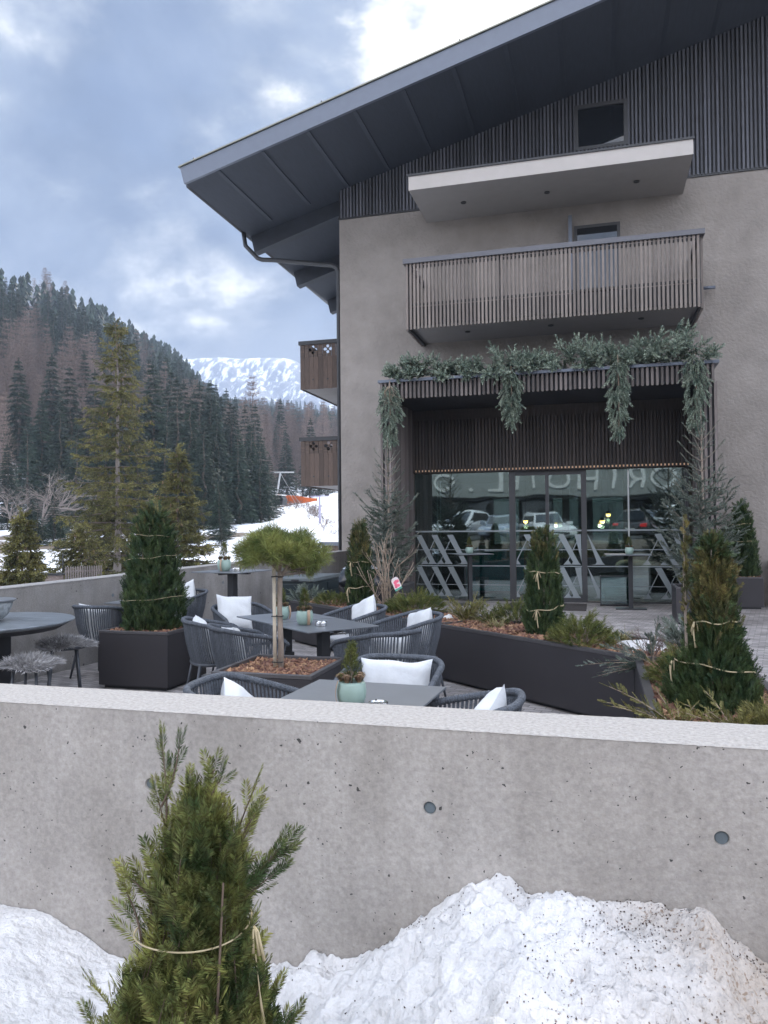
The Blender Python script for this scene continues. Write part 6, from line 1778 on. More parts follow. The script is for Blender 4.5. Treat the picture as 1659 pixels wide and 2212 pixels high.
# ------------------------------------------------------------------ umbrella-shaped pine
def umbrella_pine():
    rng = np.random.default_rng(15)
    r = thing('umbrella_pine', 'little umbrella-shaped pine on a bare stem beside a bamboo cane', 'pine', (-2.29, 5.36, .53))
    m = MB(); m.tube([(0, 0, -.05), (.005, 0, .2), (-.004, .0, .45), (.0, 0, .66), (.004, 0, .74)], [.028, .021, .019, .019, .021], 10)
    br = MB(); tips = []
    def grow(p, d, L, rr, lv):
        pts = [np.array(p)]; dd = np.array(d)
        for i in range(4):
            dd = dd + rng.normal(size=3) * .14 + np.array([0, 0, .04]); dd /= np.linalg.norm(dd); pts.append(pts[-1] + dd * L / 4)
        br.tube(pts, np.linspace(rr, rr * .6, 5), 6)
        if lv == 2: tips.append((pts[-1], dd)); tips.append((pts[-2], dd)); return
        for k in range(3):
            nd = dd + rng.normal(size=3) * .55; nd[2] = abs(nd[2]) * .45 + .05
            grow(pts[-1 - (k % 2)], nd / np.linalg.norm(nd), L * .72, rr * .62, lv + 1)
    for k in range(8):
        a = k * PI / 4 + rng.uniform(-.2, .2); e = rng.uniform(.25, .8)
        d = np.array([math.cos(a), math.sin(a), e]); grow((0, 0, .70 + .01 * k), d / np.linalg.norm(d), .14, .013, 0)
    m.build('trunk', MT['bark'], r, smooth=True); br.build('limbs', MT['bark'], r, smooth=True)
    P, D, S = [], [], []
    for i in range(330):
        a = rng.uniform(0, 6.3); q = math.sqrt(rng.uniform(0, 1)); lob = 1 + .16 * math.sin(a * 3 + 1) + .10 * math.sin(a * 5 + 2)
        x = .285 * q * lob * math.cos(a); y = .285 * q * lob * math.sin(a)
        z = .90 + .095 * math.sqrt(max(0, 1 - q * q)) + .06 * mnoise.noise((x * 8, y * 8, 2)) - .10 * rng.uniform() ** 1.5 * (1 if q < .9 else .6) - .05 * (q > .75)
        P.append((x, y, z)); D.append((x * 2.2 + rng.normal() * .2, y * 2.2 + rng.normal() * .2, .55 + .4 * (1 - q) - .4 * (q > .85) + rng.normal() * .2)); S.append(rng.uniform(.085, .12))
    for p, d in tips:
        for k in range(2): P.append(p + rng.normal(size=3) * .015); D.append(d + rng.normal(size=3) * .3); S.append(rng.uniform(.06, .09))
    t = [tuft(rng, 44, 80, .032) for k in range(5)]
    V, F = scatter(t, P, D, S, rng); foliage('crown', [(V, F)], MT['pine'], r)
    c = thing('bamboo_cane', 'pale bamboo cane tied to the stem of the umbrella pine', 'cane', (-2.325, 5.34, .50))
    m = MB(); m.tube([(0, 0, 0), (-.004, 0, .8)], .0135, 9); m.build('cane', MT['cane'], c, smooth=True)
    m = MB()
    for z in (.13, .38, .62): m.lathe([(.0135, -.003), (.0155, 0), (.0135, .003)], 10, (-.002, 0, z))
    m.build('knots', MT['cane'], c, smooth=True)
    m = MB()
    for z in (.10, .44, .735):
        m.tube([(-.016, -.02, z), (.02, -.04, z + .004), (.062, -.01, z), (.05, .045, z - .003), (0, .04, z), (-.018, .01, z), (-.016, -.02, z)], .0045, 6)
    m.build('ties', MT['tie'], c)
umbrella_pine()

# ------------------------------------------------------------------ potted spruces beside the porch
def potted_spruce(label, x, y, z, h, rmax, seed, whorls, leader):
    rng = np.random.default_rng(seed)
    r = thing('young_spruce', label, 'spruce', (x, y, z))
    P, D, S = [], [], []; br = MB()
    for w in range(whorls):
        f = w / (whorls - 1); z0 = h * (.10 + .72 * f ** .95); n = 6 if f < .6 else 4
        L0 = rmax * (1 - .62 * f) * (1 + .12 * rng.normal())
        a0 = rng.uniform(0, 6.3)
        for b in range(n):
            a = a0 + 2 * PI * b / n + rng.uniform(-.3, .3); L = L0 * rng.uniform(.7, 1.15); c, s = math.cos(a), math.sin(a)
            up = .25 + .75 * f
            pts = [np.array([c * L * q, s * L * q, z0 + L * (up * q * .7 + .28 * q * q * (.4 + f) - .2 * math.sin(q * PI) * (1 - f))]) for q in np.linspace(0, 1, 7)]
            br.tube(pts, np.linspace(.008, .003, 7), 5)
            dens = int(4 + 20 * (1 - f) * L / rmax) if f < .6 else 2
            for k in range(dens):
                q = rng.uniform(.12, 1); i = min(5, int(q * 6)); u = q * 6 - i; p = pts[i] * (1 - u) + pts[i + 1] * u
                ax = pts[i + 1] - pts[i]; ax /= np.linalg.norm(ax)
                sd = np.array([-s, c, 0]) * rng.choice([-1, 1])
                d = ax * .8 + sd * rng.uniform(.35, .9) + np.array([0, 0, rng.uniform(-.35, .1)])
                P.append(p); D.append(d); S.append(rng.uniform(.16, .27) * (1.15 - .6 * q) * (1.1 - .5 * f))
            for k in range(5):
                P.append(pts[k + 1] - (pts[k + 1] - pts[k]) * .3); D.append(pts[min(6, k + 2)] - pts[k]); S.append(np.linalg.norm(pts[k + 1] - pts[k]) * 1.5)
    br.tube([(0, 0, -.05), (0.01, 0, h * .5), (0, .01, h * .82), (.0, 0, h)], [.026, .018, .010, .004], 8)
    for k in range(int(leader * 26)):
        zz = h * rng.uniform(.74, 1.0); P.append((0, 0, zz)); D.append((rng.normal() * .4, rng.normal() * .4, 1)); S.append(rng.uniform(.05, .09))
    br.build('trunk', MT['bark'], r)
    t = [shoot_round(rng, 26, .2, .085, 50, .03) for k in range(5)]
    V, F = scatter(t, P, D, S, rng); foliage('crown', [(V, F)], MT['blue'], r)
potted_spruce('tall thin-topped spruce in the planter left of the glass front', -3.62, 13.42, .55, 2.65, .60, 51, 15, 1)
potted_spruce('pale bluish spruce with a long bare leader in the planter right of the glass front', 1.68, 13.5, .55, 2.95, .68, 52, 13, 1.2)

# ------------------------------------------------------------------ cut spruce branches on the porch
def greens():
    rng = np.random.default_rng(61)
    t = [shoot_round(rng, 24, .24, .13, 50, .03) for k in range(5)]
    zt = 4.50
    for (x0, x1, hh, lab) in ((-3.95, -2.55, .42, 'leftmost heap of cut spruce branches on the porch roof'), (-2.45, -.95, .50, 'heap of cut spruce branches on the porch roof right of the leftmost heap'), (-.85, .62, .56, 'heap of cut spruce branches on the porch roof above the glass doors'), (.62, 2.02, .66, 'tallest heap of cut spruce branches at the right end of the porch roof')):
        r = thing('spruce_branches', lab, 'branches', (0, 0, 0), 0, 'cut spruce branches along the porch roof')
        P, D, S = [], [], []; st = MB()
        W_ = x1 - x0
        for i in range(int(22 * W_)):
            q = rng.uniform(0, 1); x = x0 + W_ * q; env = hh * (.30 + .78 * math.sin(PI * min(max(q, .04), .96)) ** 1.1)
            y = 14.62 + abs(rng.normal()) * .16
            L = env * rng.uniform(.55, 1.05)
            d = np.array([rng.normal() * .75, -.35 - rng.uniform(0, .6), rng.uniform(-.15, .95)]); d /= np.linalg.norm(d)
            if rng.uniform() < .3: d = np.array([rng.normal() * .35, -.1, 1.0])
            p0 = np.array([x, y, zt + .02]); n = 6
            pts = [p0 + d * L * k / n + np.array([0, 0, -.22 * L * (k / n) ** 2 + .05]) for k in range(n + 1)]
            if d[1] < -.5: pts = [p - np.array([0, 0, .0]) for p in pts]
            st.tube(pts, np.linspace(.007, .003, n + 1), 4)
            for k in range(n + 1):
                ax = d
                for e in range(3):
                    sd = np.cross(ax, rng.normal(size=3)); sd /= np.linalg.norm(sd)
                    P.append(pts[k]); D.append(ax * rng.uniform(.5, 1.1) + sd * .75 + np.array([0, 0, -.15])); S.append(rng.uniform(.12, .2))
            P.append(pts[-1]); D.append(d); S.append(.2)
        P = np.array(P); ok = ~((P[:, 1] > 14.55) & (P[:, 2] < zt))
        V, F = scatter(t, P[ok], np.array(D)[ok], np.array(S)[ok], rng); foliage('needles', [(V, F)], MT['garland'], r); st.build('stems', MT['bark'], r)
    for (x, y, z0, L, w, lab) in ((-3.86, 14.5, 4.36, 1.22, .20, 'hanging spruce garland with pale twigs at the left post of the porch'), (-1.50, 14.5, 4.50, 1.08, .17, 'hanging spruce garland left of the middle of the porch edge'), (.42, 14.48, 4.58, 1.50, .16, 'hanging spruce garland right of the middle of the porch edge'), (1.72, 14.46, 4.6, 1.45, .19, 'hanging spruce garland at the right post of the porch')):
        r = thing('hanging_garland', lab, 'garland', (x, y, z0), 0, 'spruce garlands hanging from the porch edge')
        P, D, S = [], [], []
        for i in range(200):
            f = rng.uniform(0, 1); a = rng.uniform(0, 6.3); q = w * (math.sin(PI * min(1, .18 + .82 * (1 - f) ** .8)) ** .7) * rng.uniform(.1, 1)
            q = w * np.interp(f, [0, .2, .55, .8, 1], [.45, .95, 1, .6, .12]) * math.sqrt(rng.uniform())
            P.append((q * math.cos(a), q * .55 * math.sin(a) , -L * f * .88)); D.append((math.cos(a) * .5 + rng.normal() * .25, math.sin(a) * .4 - .15 + rng.normal() * .2, -1 + rng.normal() * .25)); S.append(rng.uniform(.13, .21))
        P.append((0, 0, -L * .82)); D.append((.05, 0, -1)); S.append(.26)
        V, F = scatter(t, P, D, S, rng); foliage('needles', [(V, F)], MT['garland'], r)
        m = MB(); m.tube([(0, .02, .1), (.01, 0, -L * .4), (.0, 0, -L * .9), (.02, 0, -L)], [.008, .008, .005, .006], 5)
        if 'pale twigs' in lab:
            for k in range(9): m.tube([(rng.normal() * .03, -.03, -.02), (rng.normal() * .1, -.1, -.15), (rng.normal() * .12, -.09, -.3), (rng.normal() * .12 - .04, -.06, -.42)], [.004, .0035, .003, .002], 4)
        m.build('stem', MT['twig'], r)
greens()

# ------------------------------------------------------------------ low plants in the long bed
def mugo(name, label, x, y, s, h, n, seed, m='mugo', flat=False, needles=30, up=.55, ssz=.085, cat='shrub'):
    rng = np.random.default_rng(seed)
    r = thing(name, label, cat, (x, y, .535))
    P, D, S = [], [], []; br = MB()
    for i in range(n):
        a = rng.uniform(0, 6.3); q = math.sqrt(rng.uniform(0, 1)); z = h * math.sqrt(max(0, 1 - q * q)) * rng.uniform(.45, 1) * (1 + .35 * mnoise.noise((math.cos(a) * q * 2, math.sin(a) * q * 2, seed)))
        P.append((s * q * math.cos(a), s * q * math.sin(a), z)); D.append((math.cos(a) * q * 1.1 + rng.normal() * .25, math.sin(a) * q * 1.1 + rng.normal() * .25, up + rng.normal() * .2)); S.append(ssz * rng.uniform(.65, 1.25))
        if i % 9 == 0: br.tube([(0, 0, 0), (s * q * .6 * math.cos(a), s * q * .6 * math.sin(a), z * .4), (s * q * math.cos(a), s * q * math.sin(a), z)], [.006, .005, .003], 4)
    t = [shoot_round(rng, needles, .42, .05, 48, .03) for k in range(4)] if not flat else [shoot_flat(rng, 12, .3, .07, 45, .015) for k in range(4)]
    V, F = scatter(t, P, D, S, rng); foliage('needles', [(V, F)], MT[m], r); br.build('stems', MT['bark'], r)
    return r
mugo('juniper', 'small grey-green juniper at the far left end of the long planter', -3.95, 10.15, .20, .2, 90, 1, 'blue', True, up=.7, ssz=.13)
mugo('mugo_pine', 'low rounded dwarf pine at the left end of the long planter', -3.42, 9.85, .23, .16, 200, 2, 'mugo', ssz=.08)
mugo('mugo_pine', 'spreading dwarf pine to the right of the bare shrub', -2.13, 9.12, .34, .22, 380, 3, 'mugo', ssz=.09)
mugo('mugo_pine', 'small dwarf pine left of the slim tied yew', -.86, 8.42, .20, .2, 170, 4, 'mugo', ssz=.09)
mugo('mugo_pine', 'bushy dwarf pine between the slim tied yew and the snow patch', -.13, 6.98, .25, .24, 320, 5, 'mugo', ssz=.085)
mugo('mugo_pine', 'dwarf pine leaning out of the corner of the long planter', .52, 5.42, .17, .19, 240, 6, 'mugo', ssz=.075)
mugo('juniper', 'grey-green juniper behind the snow patch', .72, 6.75, .18, .26, 120, 7, 'blue', True, up=.8, ssz=.12)
mugo('juniper', 'lime-green dwarf pine in the right bottom corner of the long planter', .86, 4.02, .20, .17, 300, 8, 'thuja', up=.7, ssz=.085)
def fronds(name, label, x, y, n, L, spread, seed, m, tilt=(0, 0), lo=.25, cat='shrub', z=.54):
    """feathery shrub: long arching sprays fringed with scaly shoots"""
    rng = np.random.default_rng(seed); r = thing(name, label, cat, (x, y, z)); P, D, S = [], [], []; br = MB()
    for i in range(n):
        a = rng.uniform(0, 6.3); l = L * rng.uniform(.5, 1.1); e = rng.uniform(lo, 1.2)
        d = np.array([math.cos(a) * spread + tilt[0], math.sin(a) * spread + tilt[1], e]); d /= np.linalg.norm(d)
        pts = [d * l * q + np.array([d[0] * .18 * l * q * q, d[1] * .18 * l * q * q, -.16 * l * q * q]) for q in np.linspace(0, 1, 7)]
        br.tube(pts, np.linspace(.004, .0015, 7), 4)
        for k in range(16):
            q = .2 + .8 * k / 16; j = min(5, int(q * 6)); u = q * 6 - j; p = pts[j] * (1 - u) + pts[j + 1] * u
            sd = np.cross(d, rng.normal(size=3)); sd /= np.linalg.norm(sd)
            P.append(p); D.append(d + sd * .55); S.append(l * .20 * (1.15 - .6 * q))
        P.append(pts[-1]); D.append(pts[-1] - pts[-2]); S.append(l * .14)
    t = [shoot_flat(rng, 8, .28, .09, 42, .03) for k in range(4)]
    V, F = scatter(t, P, D, S, rng); foliage('fronds', [(V, F)], MT[m], r); br.build('stems', MT['twig'], r)
fronds('feathery_cypress', 'golden feathery shrub with upright fronds in the middle of the long planter', -1.38, 8.36, 42, .36, .55, 71, 'thuja')
fronds('feathery_cypress', 'greener tuft pressed against the right side of the golden feathery shrub', -1.12, 8.28, 30, .27, .45, 72, 'mugo')
fronds('creeping_juniper', 'silvery juniper sprays drooping over the corner of the long planter', .40, 6.14, 13, .42, .8, 73, 'blue', (-.75, -.25), -.25)
fronds('creeping_juniper', 'yellow-green juniper fanning over the planter rim beside the street wall', .40, 4.25, 16, .36, .95, 74, 'thuja', (-.25, -.15), .0)
fronds('creeping_juniper', 'yellow-green juniper below the big olive-tipped yew', .66, 4.12, 16, .30, .8, 75, 'thuja', (0, -.2), .2)
fronds('feathery_cypress', 'tiny green tuft between the snow patch and the big yew', .66, 6.4, 10, .2, .5, 76, 'mugo')
def grass_tuft(label, x, y, n, L, seed):
    rng = np.random.default_rng(seed); r = thing('grass_tuft', label, 'grass', (x, y, .54)); V = []; F = []
    for i in range(n):
        a = rng.uniform(0, 6.3); l = L * rng.uniform(.5, 1.15); e = rng.uniform(.2, 1.0); w = rng.uniform(.003, .006); c, s = math.cos(a), math.sin(a)
        b = len(V); x0 = rng.normal() * .03; y0 = rng.normal() * .03
        for k in range(5):
            q = k / 4; h = l * (e * q - .75 * q * q * (1.1 - .5 * e)); o = l * q * (1 - .3 * e)
            for sd in (-1, 1): V.append((x0 + c * o - s * w * sd * (1 - q * .85), y0 + s * o + c * w * sd * (1 - q * .85), max(.0, h)))
        for k in range(4): F.append((b + 2 * k, b + 2 * k + 1, b + 2 * k + 3, b + 2 * k + 2))
    link('blades', np_mesh('blades', V, [np.array(F)], MT['grass']), r)
    m = MB(); m.lathe([(.035, -.01), (.03, .01), (.01, .015)], 10); m.build('root_clump', MT['twig'], r)
grass_tuft('pale striped grass tuft below the small dwarf pine', -1.0, 8.0, 130, .30, 81)
grass_tuft('dry straw-coloured grass tuft behind the snow patch', .20, 7.22, 260, .30, 82)
def bare_shrub(label, x, y, n, h, spread, seed, m, levels=2, name='bare_shrub', curl=0.0):
    rng = np.random.default_rng(seed); r = thing(name, label, 'shrub', (x, y, .53)); mb = MB()
    def grow(p, d, L, rr, lv):
        pts = [np.array(p)]; dd = np.array(d)
        for i in range(5):
            dd = dd + rng.normal(size=3) * (.11 + curl) + np.array([0, 0, .05 - curl * .1]); dd /= np.linalg.norm(dd); pts.append(pts[-1] + dd * L / 5)
        mb.tube(pts, np.linspace(rr, rr * .55, 6), 5)
        if lv < levels:
            for k in range(2 if lv == 0 else 1 + int(curl > 0)):
                i = rng.integers(2, 5); nd = dd + rng.normal(size=3) * .5; grow(pts[i], nd / np.linalg.norm(nd), L * rng.uniform(.35, .6), rr * .6, lv + 1)
    for k in range(n):
        d = np.array([rng.normal() * spread, rng.normal() * spread, 1.0]); grow((rng.normal() * .035, rng.normal() * .035, 0), d / np.linalg.norm(d), h * rng.uniform(.5, 1.0), .0062 if curl == 0 else .003, 0)
    mb.build('twigs', MT[m], r, smooth=True); return r
bare_shrub('bare many-stemmed shrub with a pink plant tag, left of the glass front', -2.58, 9.42, 17, .95, .30, 91, 'twig', 2)
bare_shrub('low tangle of reddish twigs beside the snow patch', .42, 6.48, 26, .30, .9, 92, 'redtwig', 2, 'twiggy_shrub', .12)
bare_shrub('small reddish twiggy shrub in front of the covered grill', -3.12, 10.15, 18, .5, .4, 93, 'redtwig', 2, 'twiggy_shrub', .05)
def plant_tag():
    r = thing('plant_tag', 'pink and green picture tag hanging on the bare shrub', 'tag', (-2.40, 9.27, .89))
    r.rotation_euler = (R(80), R(-28), R(-5))
    m = MB(); m.prism([(-.05, -.08), (.05, -.08), (.05, .06), (.03, .085), (-.03, .085), (-.05, .06)], 'z', 0, .002); m.build('card', MT['tagcard'], r)
    rng = np.random.default_rng(2); m = MB()
    for k in range(9): m.lathe([(.021, .0021), (.001, .004)], 10, (rng.uniform(-.028, .028), rng.uniform(-.035, .055), 0))
    m.build('pink_blossoms', MT['pink'], r)
    m = MB(); m.box(-.05, .05, -.08, -.055, .0021, .003); m.build('green_stripe', MT['teal2'], r)
    m = MB(); m.tube([(0, .08, .001), (.01, .12, .004), (.02, .16, 0)], .002, 4); m.build('string', MT['pale_plaster'], r)
MT['tagcard'] = mat('tag_card', (.7, .62, .6), rough=.4, var=.1); MT['pink'] = mat('pink_print', (.75, .12, .2), rough=.4, var=.3, scale=60); MT['teal2'] = mat('green_print', (.08, .3, .22), rough=.4)
plant_tag()
def snow_patch(name, label, x, y, rx_, ry_, h, rot, seed):
    n = 46; V = []
    for i in range(n + 1):
        for j in range(n + 1):
            a = -1 + 2 * i / n; b = -1 + 2 * j / n
            d = math.hypot(a, b) + .30 * mnoise.noise((a * 1.7 + seed, b * 1.7, 0))
            z = h * max(-.25, 1 - d ** 2.2) * (1 + .3 * mnoise.noise((a * 3, b * 3, seed)))
            V.append((a * rx_, b * ry_, z))
    F = [(i * (n + 1) + j, (i + 1) * (n + 1) + j, (i + 1) * (n + 1) + j + 1, i * (n + 1) + j + 1) for i in range(n) for j in range(n)]
    o = link(name, np_mesh(name, V, [F], MT['cleansnow'], smooth=True), None, (x, y, .548), rot); tag(o, label, 'snow patch')
snow_patch('snow_patch', 'remaining patch of white snow on the mulch of the long planter', .40, 6.86, .30, .14, .075, -.75, 1)
snow_patch('snow_patch', 'tiny lump of snow at the divider of the long planter', -1.63, 8.62, .07, .05, .05, .2, 4)
# ------------------------------------------------------------------ street side: snow in front of the wall
SNP = [(-3.0, .34), (-2.3, .31), (-1.97, .285), (-1.87, .29), (-1.73, .24), (-1.59, .18), (-1.3, .13), (-1.01, .22), (-.91, .25), (-.88, .285), (-.76, .26), (-.61, .36), (-.54, .42), (-.46, .47), (-.41, .51), (-.34, .56), (-.29, .585), (-.25, .57), (-.21, .55), (-.15, .545), (-.13, .57), (-.05, .56), (.03, .53), (.15, .54), (.21, .56), (.26, .57), (.29, .55), (.32, .49), (.36, .46), (.39, .46), (.41, .43), (.6, .40), (.9, .3), (1.6, .12), (3, .1)]
def street_snow():
    us = np.concatenate([np.linspace(-3.2, -2.1, 20), np.linspace(-2.08, .62, 300), np.linspace(.65, 3.2, 40)])
    vs_ = np.concatenate([np.linspace(.35, 1.5, 34), np.linspace(1.51, 2.262, 96)])
    pu = np.array([p[0] for p in SNP]); pz = np.array([p[1] for p in SNP])
    V = []
    for v in vs_:
        for u in us:
            k = 2.2 - v; wd = .02 + max(0, k - .05) * .55      # away from the wall the outline of the heap softens
            h = sum(np.interp(u + o * wd, pu, pz) * q for o, q in ((-1, .2), (-.5, .2), (0, .2), (.5, .2), (1, .2)))
            if u > -1.15:      # shovelled heap on the right: highest near the wall
                sl = np.interp(u, [-1.15, -.7, 1.5], [.05, .20, .26]); z = h + .02 * math.sin(min(1, max(0, k / .2)) * PI) - sl * max(0, k - .06) ** 1.15
            else:              # smooth bank on the left
                z = h + .02 * max(0, k) - .22 * max(0, k - .7) ** 1.3
            near = np.interp(k, [-.06, .02, .2], [.75, .9, 1.0])
            rough = np.interp(u, [-1.5, -.9], [.3, 1.0])
            def bil(f, s): return .55 - abs(mnoise.noise((u * f + s, v * f - s, s * .7)))       # rounded lumps with creases
            z += near * rough * (.060 * (bil(6.5, 1) - .3) + .052 * (bil(14, 4) - .3) + .03 * (bil(33, 7) - .3) + .012 * mnoise.noise((u * 80, v * 80, 2)))
            if rough > .5:
                w = mnoise.noise((u * 7 + 3, v * 7, 11)); z -= .07 * max(0, w - .22) * near
            fade = np.interp(v, [.35, .9], [.0, 1]); V.append((u, v, max(.012, z * fade) if fade < 1 else z))
    n = len(us)
    F = [(i * n + j, i * n + j + 1, (i + 1) * n + j + 1, (i + 1) * n + j) for i in range(len(vs_) - 1) for j in range(n - 1)]
    o = link('snow', np_mesh('snow', V, [F], MT['snow'], smooth=True)); tag(o, 'old snow heaped against the street wall, dirtier on the right', 'snow', kind='stuff')
    # crumbs of ice and grit lying on the heap
    rng = np.random.default_rng(6); P = []; 
    Va = np.array(V)
    pick = rng.integers(0, len(Va), 60000); pick = [i for i in pick if Va[i][1] > 1.4 and Va[i][0] > -1.1 and rng.uniform() < np.interp(Va[i][0], [-1, -.2, .3], [.05, .4, 1]) * max(0, mnoise.noise((Va[i][0] * 5, Va[i][1] * 5, 3)) + .12 + .5 * mnoise.noise((Va[i][0] * 19, Va[i][1] * 19, 8)) + (.25 if Va[i][1] > 2.16 else 0))]
    cu = np.array([(-.5, -.3, -.4), (.5, -.3, -.4), (.4, .3, -.4), (-.5, .35, -.4), (-.3, -.3, .4), (.4, -.2, .3), (.3, .3, .45), (-.3, .2, .4)]); cf = np.array([(0, 3, 2, 1), (4, 5, 6, 7), (0, 1, 5, 4), (1, 2, 6, 5), (2, 3, 7, 6), (3, 0, 4, 7)])
    Pp = Va[pick] + np.array([0, 0, .002]); V2, F2 = scatter([(cu, cf)], Pp, rng.normal(size=(len(Pp), 3)), rng.uniform(.001, .0042, len(Pp)) * rng.uniform(.6, 1.4, len(Pp)), rng)
    o = link('grit', np_mesh('grit', V2, [F2], MT['grit'])); tag(o, 'dark grit and spruce needles scattered over the snow heap', 'grit', kind='stuff')
    # a spruce twig lying in the snow and a stone at the foot of the yew
    return Va
MT['grit'] = mat('dark_grit', (.075, .05, .038), rough=.9, var=.5, scale=60, island=.5)
SN = street_snow()
def snow_z(u, v):
    i = np.argmin((SN[:, 0] - u) ** 2 + (SN[:, 1] - v) ** 2); return SN[i][2]
def street_bits():
    rng = np.random.default_rng(12)
    u, v = -.93, 1.93; z = snow_z(u, v)
    V = []; n = 14
    m = MB(); m.lathe([(.001, -.05), (.05, -.045), (.075, -.01), (.07, .025), (.045, .05), (.001, .055)], 16); Vv = m.v[-1]
    m.v[-1] = np.array([p * (1 + .28 * mnoise.noise(tuple(p * 22))) for p in Vv]) * np.array([1.1, .8, .9])
    o = m.build('stone', MT['stone'], None, smooth=True, loc=(u, v, z + .02)); tag(o, 'dark grey stone half sunk in the snow beside the near yew', 'stone')
    u, v = -.42, 1.72; z = snow_z(u, v)
    t = [shoot_flat(rng, 12, .34, .05, 55, .014)]
    V, F = scatter(t, [(0, 0, 0), (.005, .0, .002), (.0, .004, .002)], [(1, .1, .08), (.7, .6, .1), (.6, -.6, .12)], [.05, .03, .03], rng)
    o = link('spruce_twig', np_mesh('spruce_twig', V, [F], MT['thuja']), None, (u, v, z + .006)); tag(o, 'little yellowish conifer twig lying on the snow', 'twig')
street_bits()

# ------------------------------------------------------------------ behind the viewer: the street that the glass front mirrors
def street():
    V = []; F = []
    vs_ = [2.264, 1, 0, -3, -6, -10, -16, -22, -40, -120, -400]; zs = [0, 0, 0, .1, .35, .7, .8, .85, .9, 2, 5]
    us = [-400, -60, -20, -8, 0, 8, 20, 60, 400]
    for v, z in zip(vs_, zs):
        for u in us: V.append((u, v, z))
    n = len(us)
    F = [(i * n + j, i * n + j + 1, (i + 1) * n + j + 1, (i + 1) * n + j) for i in range(len(vs_) - 1) for j in range(n - 1)]
    o = link('road', np_mesh('road', V, [F], MT['street'])); tag(o, 'damp asphalt street in front of the chalet', 'road', kind='structure')
    for k, (u0, u1, v0, v1) in enumerate(((-12, -6.5, -4.6, -3.4), (1.5, 8, -5.2, -3.9))):
        n2 = 30; V = []
        for i in range(n2 + 1):
            for j in range(11):
                a = i / n2; b = j / 10; d = min(1, 4 * min(a, 1 - a)) * math.sin(b * PI)
                V.append((u0 + (u1 - u0) * a, v0 + (v1 - v0) * b, .14 + .5 * d * (1 + .4 * mnoise.noise((a * 6, b * 3, k)))))
        F = [(i * 11 + j, (i + 1) * 11 + j, (i + 1) * 11 + j + 1, i * 11 + j + 1) for i in range(n2) for j in range(10)]
        o = link('snow_ridge', np_mesh('snow_ridge', V, [F], MT['cleansnow'], smooth=True)); tag(o, ('ploughed snow ridge mirrored low in the left pane' if k == 0 else 'ploughed snow ridge mirrored low in the right pane'), 'snow', kind='structure')
street()
def hotel_opposite():
    r = thing('hotel_opposite', 'hotel across the street with a lettered canopy, mirrored in the glass front', 'building', (0, -24.0, .8))
    m = MB(); m.box(-20, 14, -12, -4.0, 0, 9.5); m.box(-20, 14, -3.99, 0.0, 5.6, 9.5); m.build('wall', MT['facade'], r)
    m = MB(); m.box(-20.4, 14.4, -12.4, .9, 9.5, 9.8); m.build('roof', MT['steel'], r)
    m = MB(); m.box(-20, 14, -3.9, .02, 2.9, 5.58); ca = m.build('canopy', MT['band_sign'], r)
    m = MB(); m.box(-20, 14, -3.8, -.1, 2.7, 2.898); m.build('canopy_underside', MT['steel'], ca)
    m = MB()
    for u in (-16, -11, -6, -1, 4, 9): m.box(u - .2, u + .2, -.6, -.2, 0, 2.7)
    m.build('pillars', MT['steel'], r)
    m = MB(); m.box(-19.5, 13.5, -3.985, -3.96, .2, 2.7); m.build('shop_front', MT['window'], r)
    for i in range(9):
        u = -18 + 3.6 * i
        m = MB(); m.box(u, u + 1.5, .001, .05, 6.5, 8.4); w = m.build('window', MT['frame'], r)
        m = MB(); m.box(u + .1, u + 1.4, .051, .06, 6.6, 8.3); m.build('pane', MT['window'], w)
    cu = bpy.data.curves.new('lettering', 'FONT'); cu.body = 'SPORTHOTEL . O'; cu.size = 2.35; cu.extrude = .06; cu.align_x = 'LEFT'; cu.space_character = 1.13
    tmp = bpy.data.objects.new('lettering_src', cu); COL.objects.link(tmp)
    me = bpy.data.meshes.new_from_object(tmp.evaluated_get(bpy.context.evaluated_depsgraph_get())); bpy.data.objects.remove(tmp)
    me.materials.clear(); me.materials.append(MT['letters'])
    o = link('lettering', me, ca); o.location = (8.15, .09, 3.35); o.rotation_euler = (PI / 2, 0, PI)
hotel_opposite()
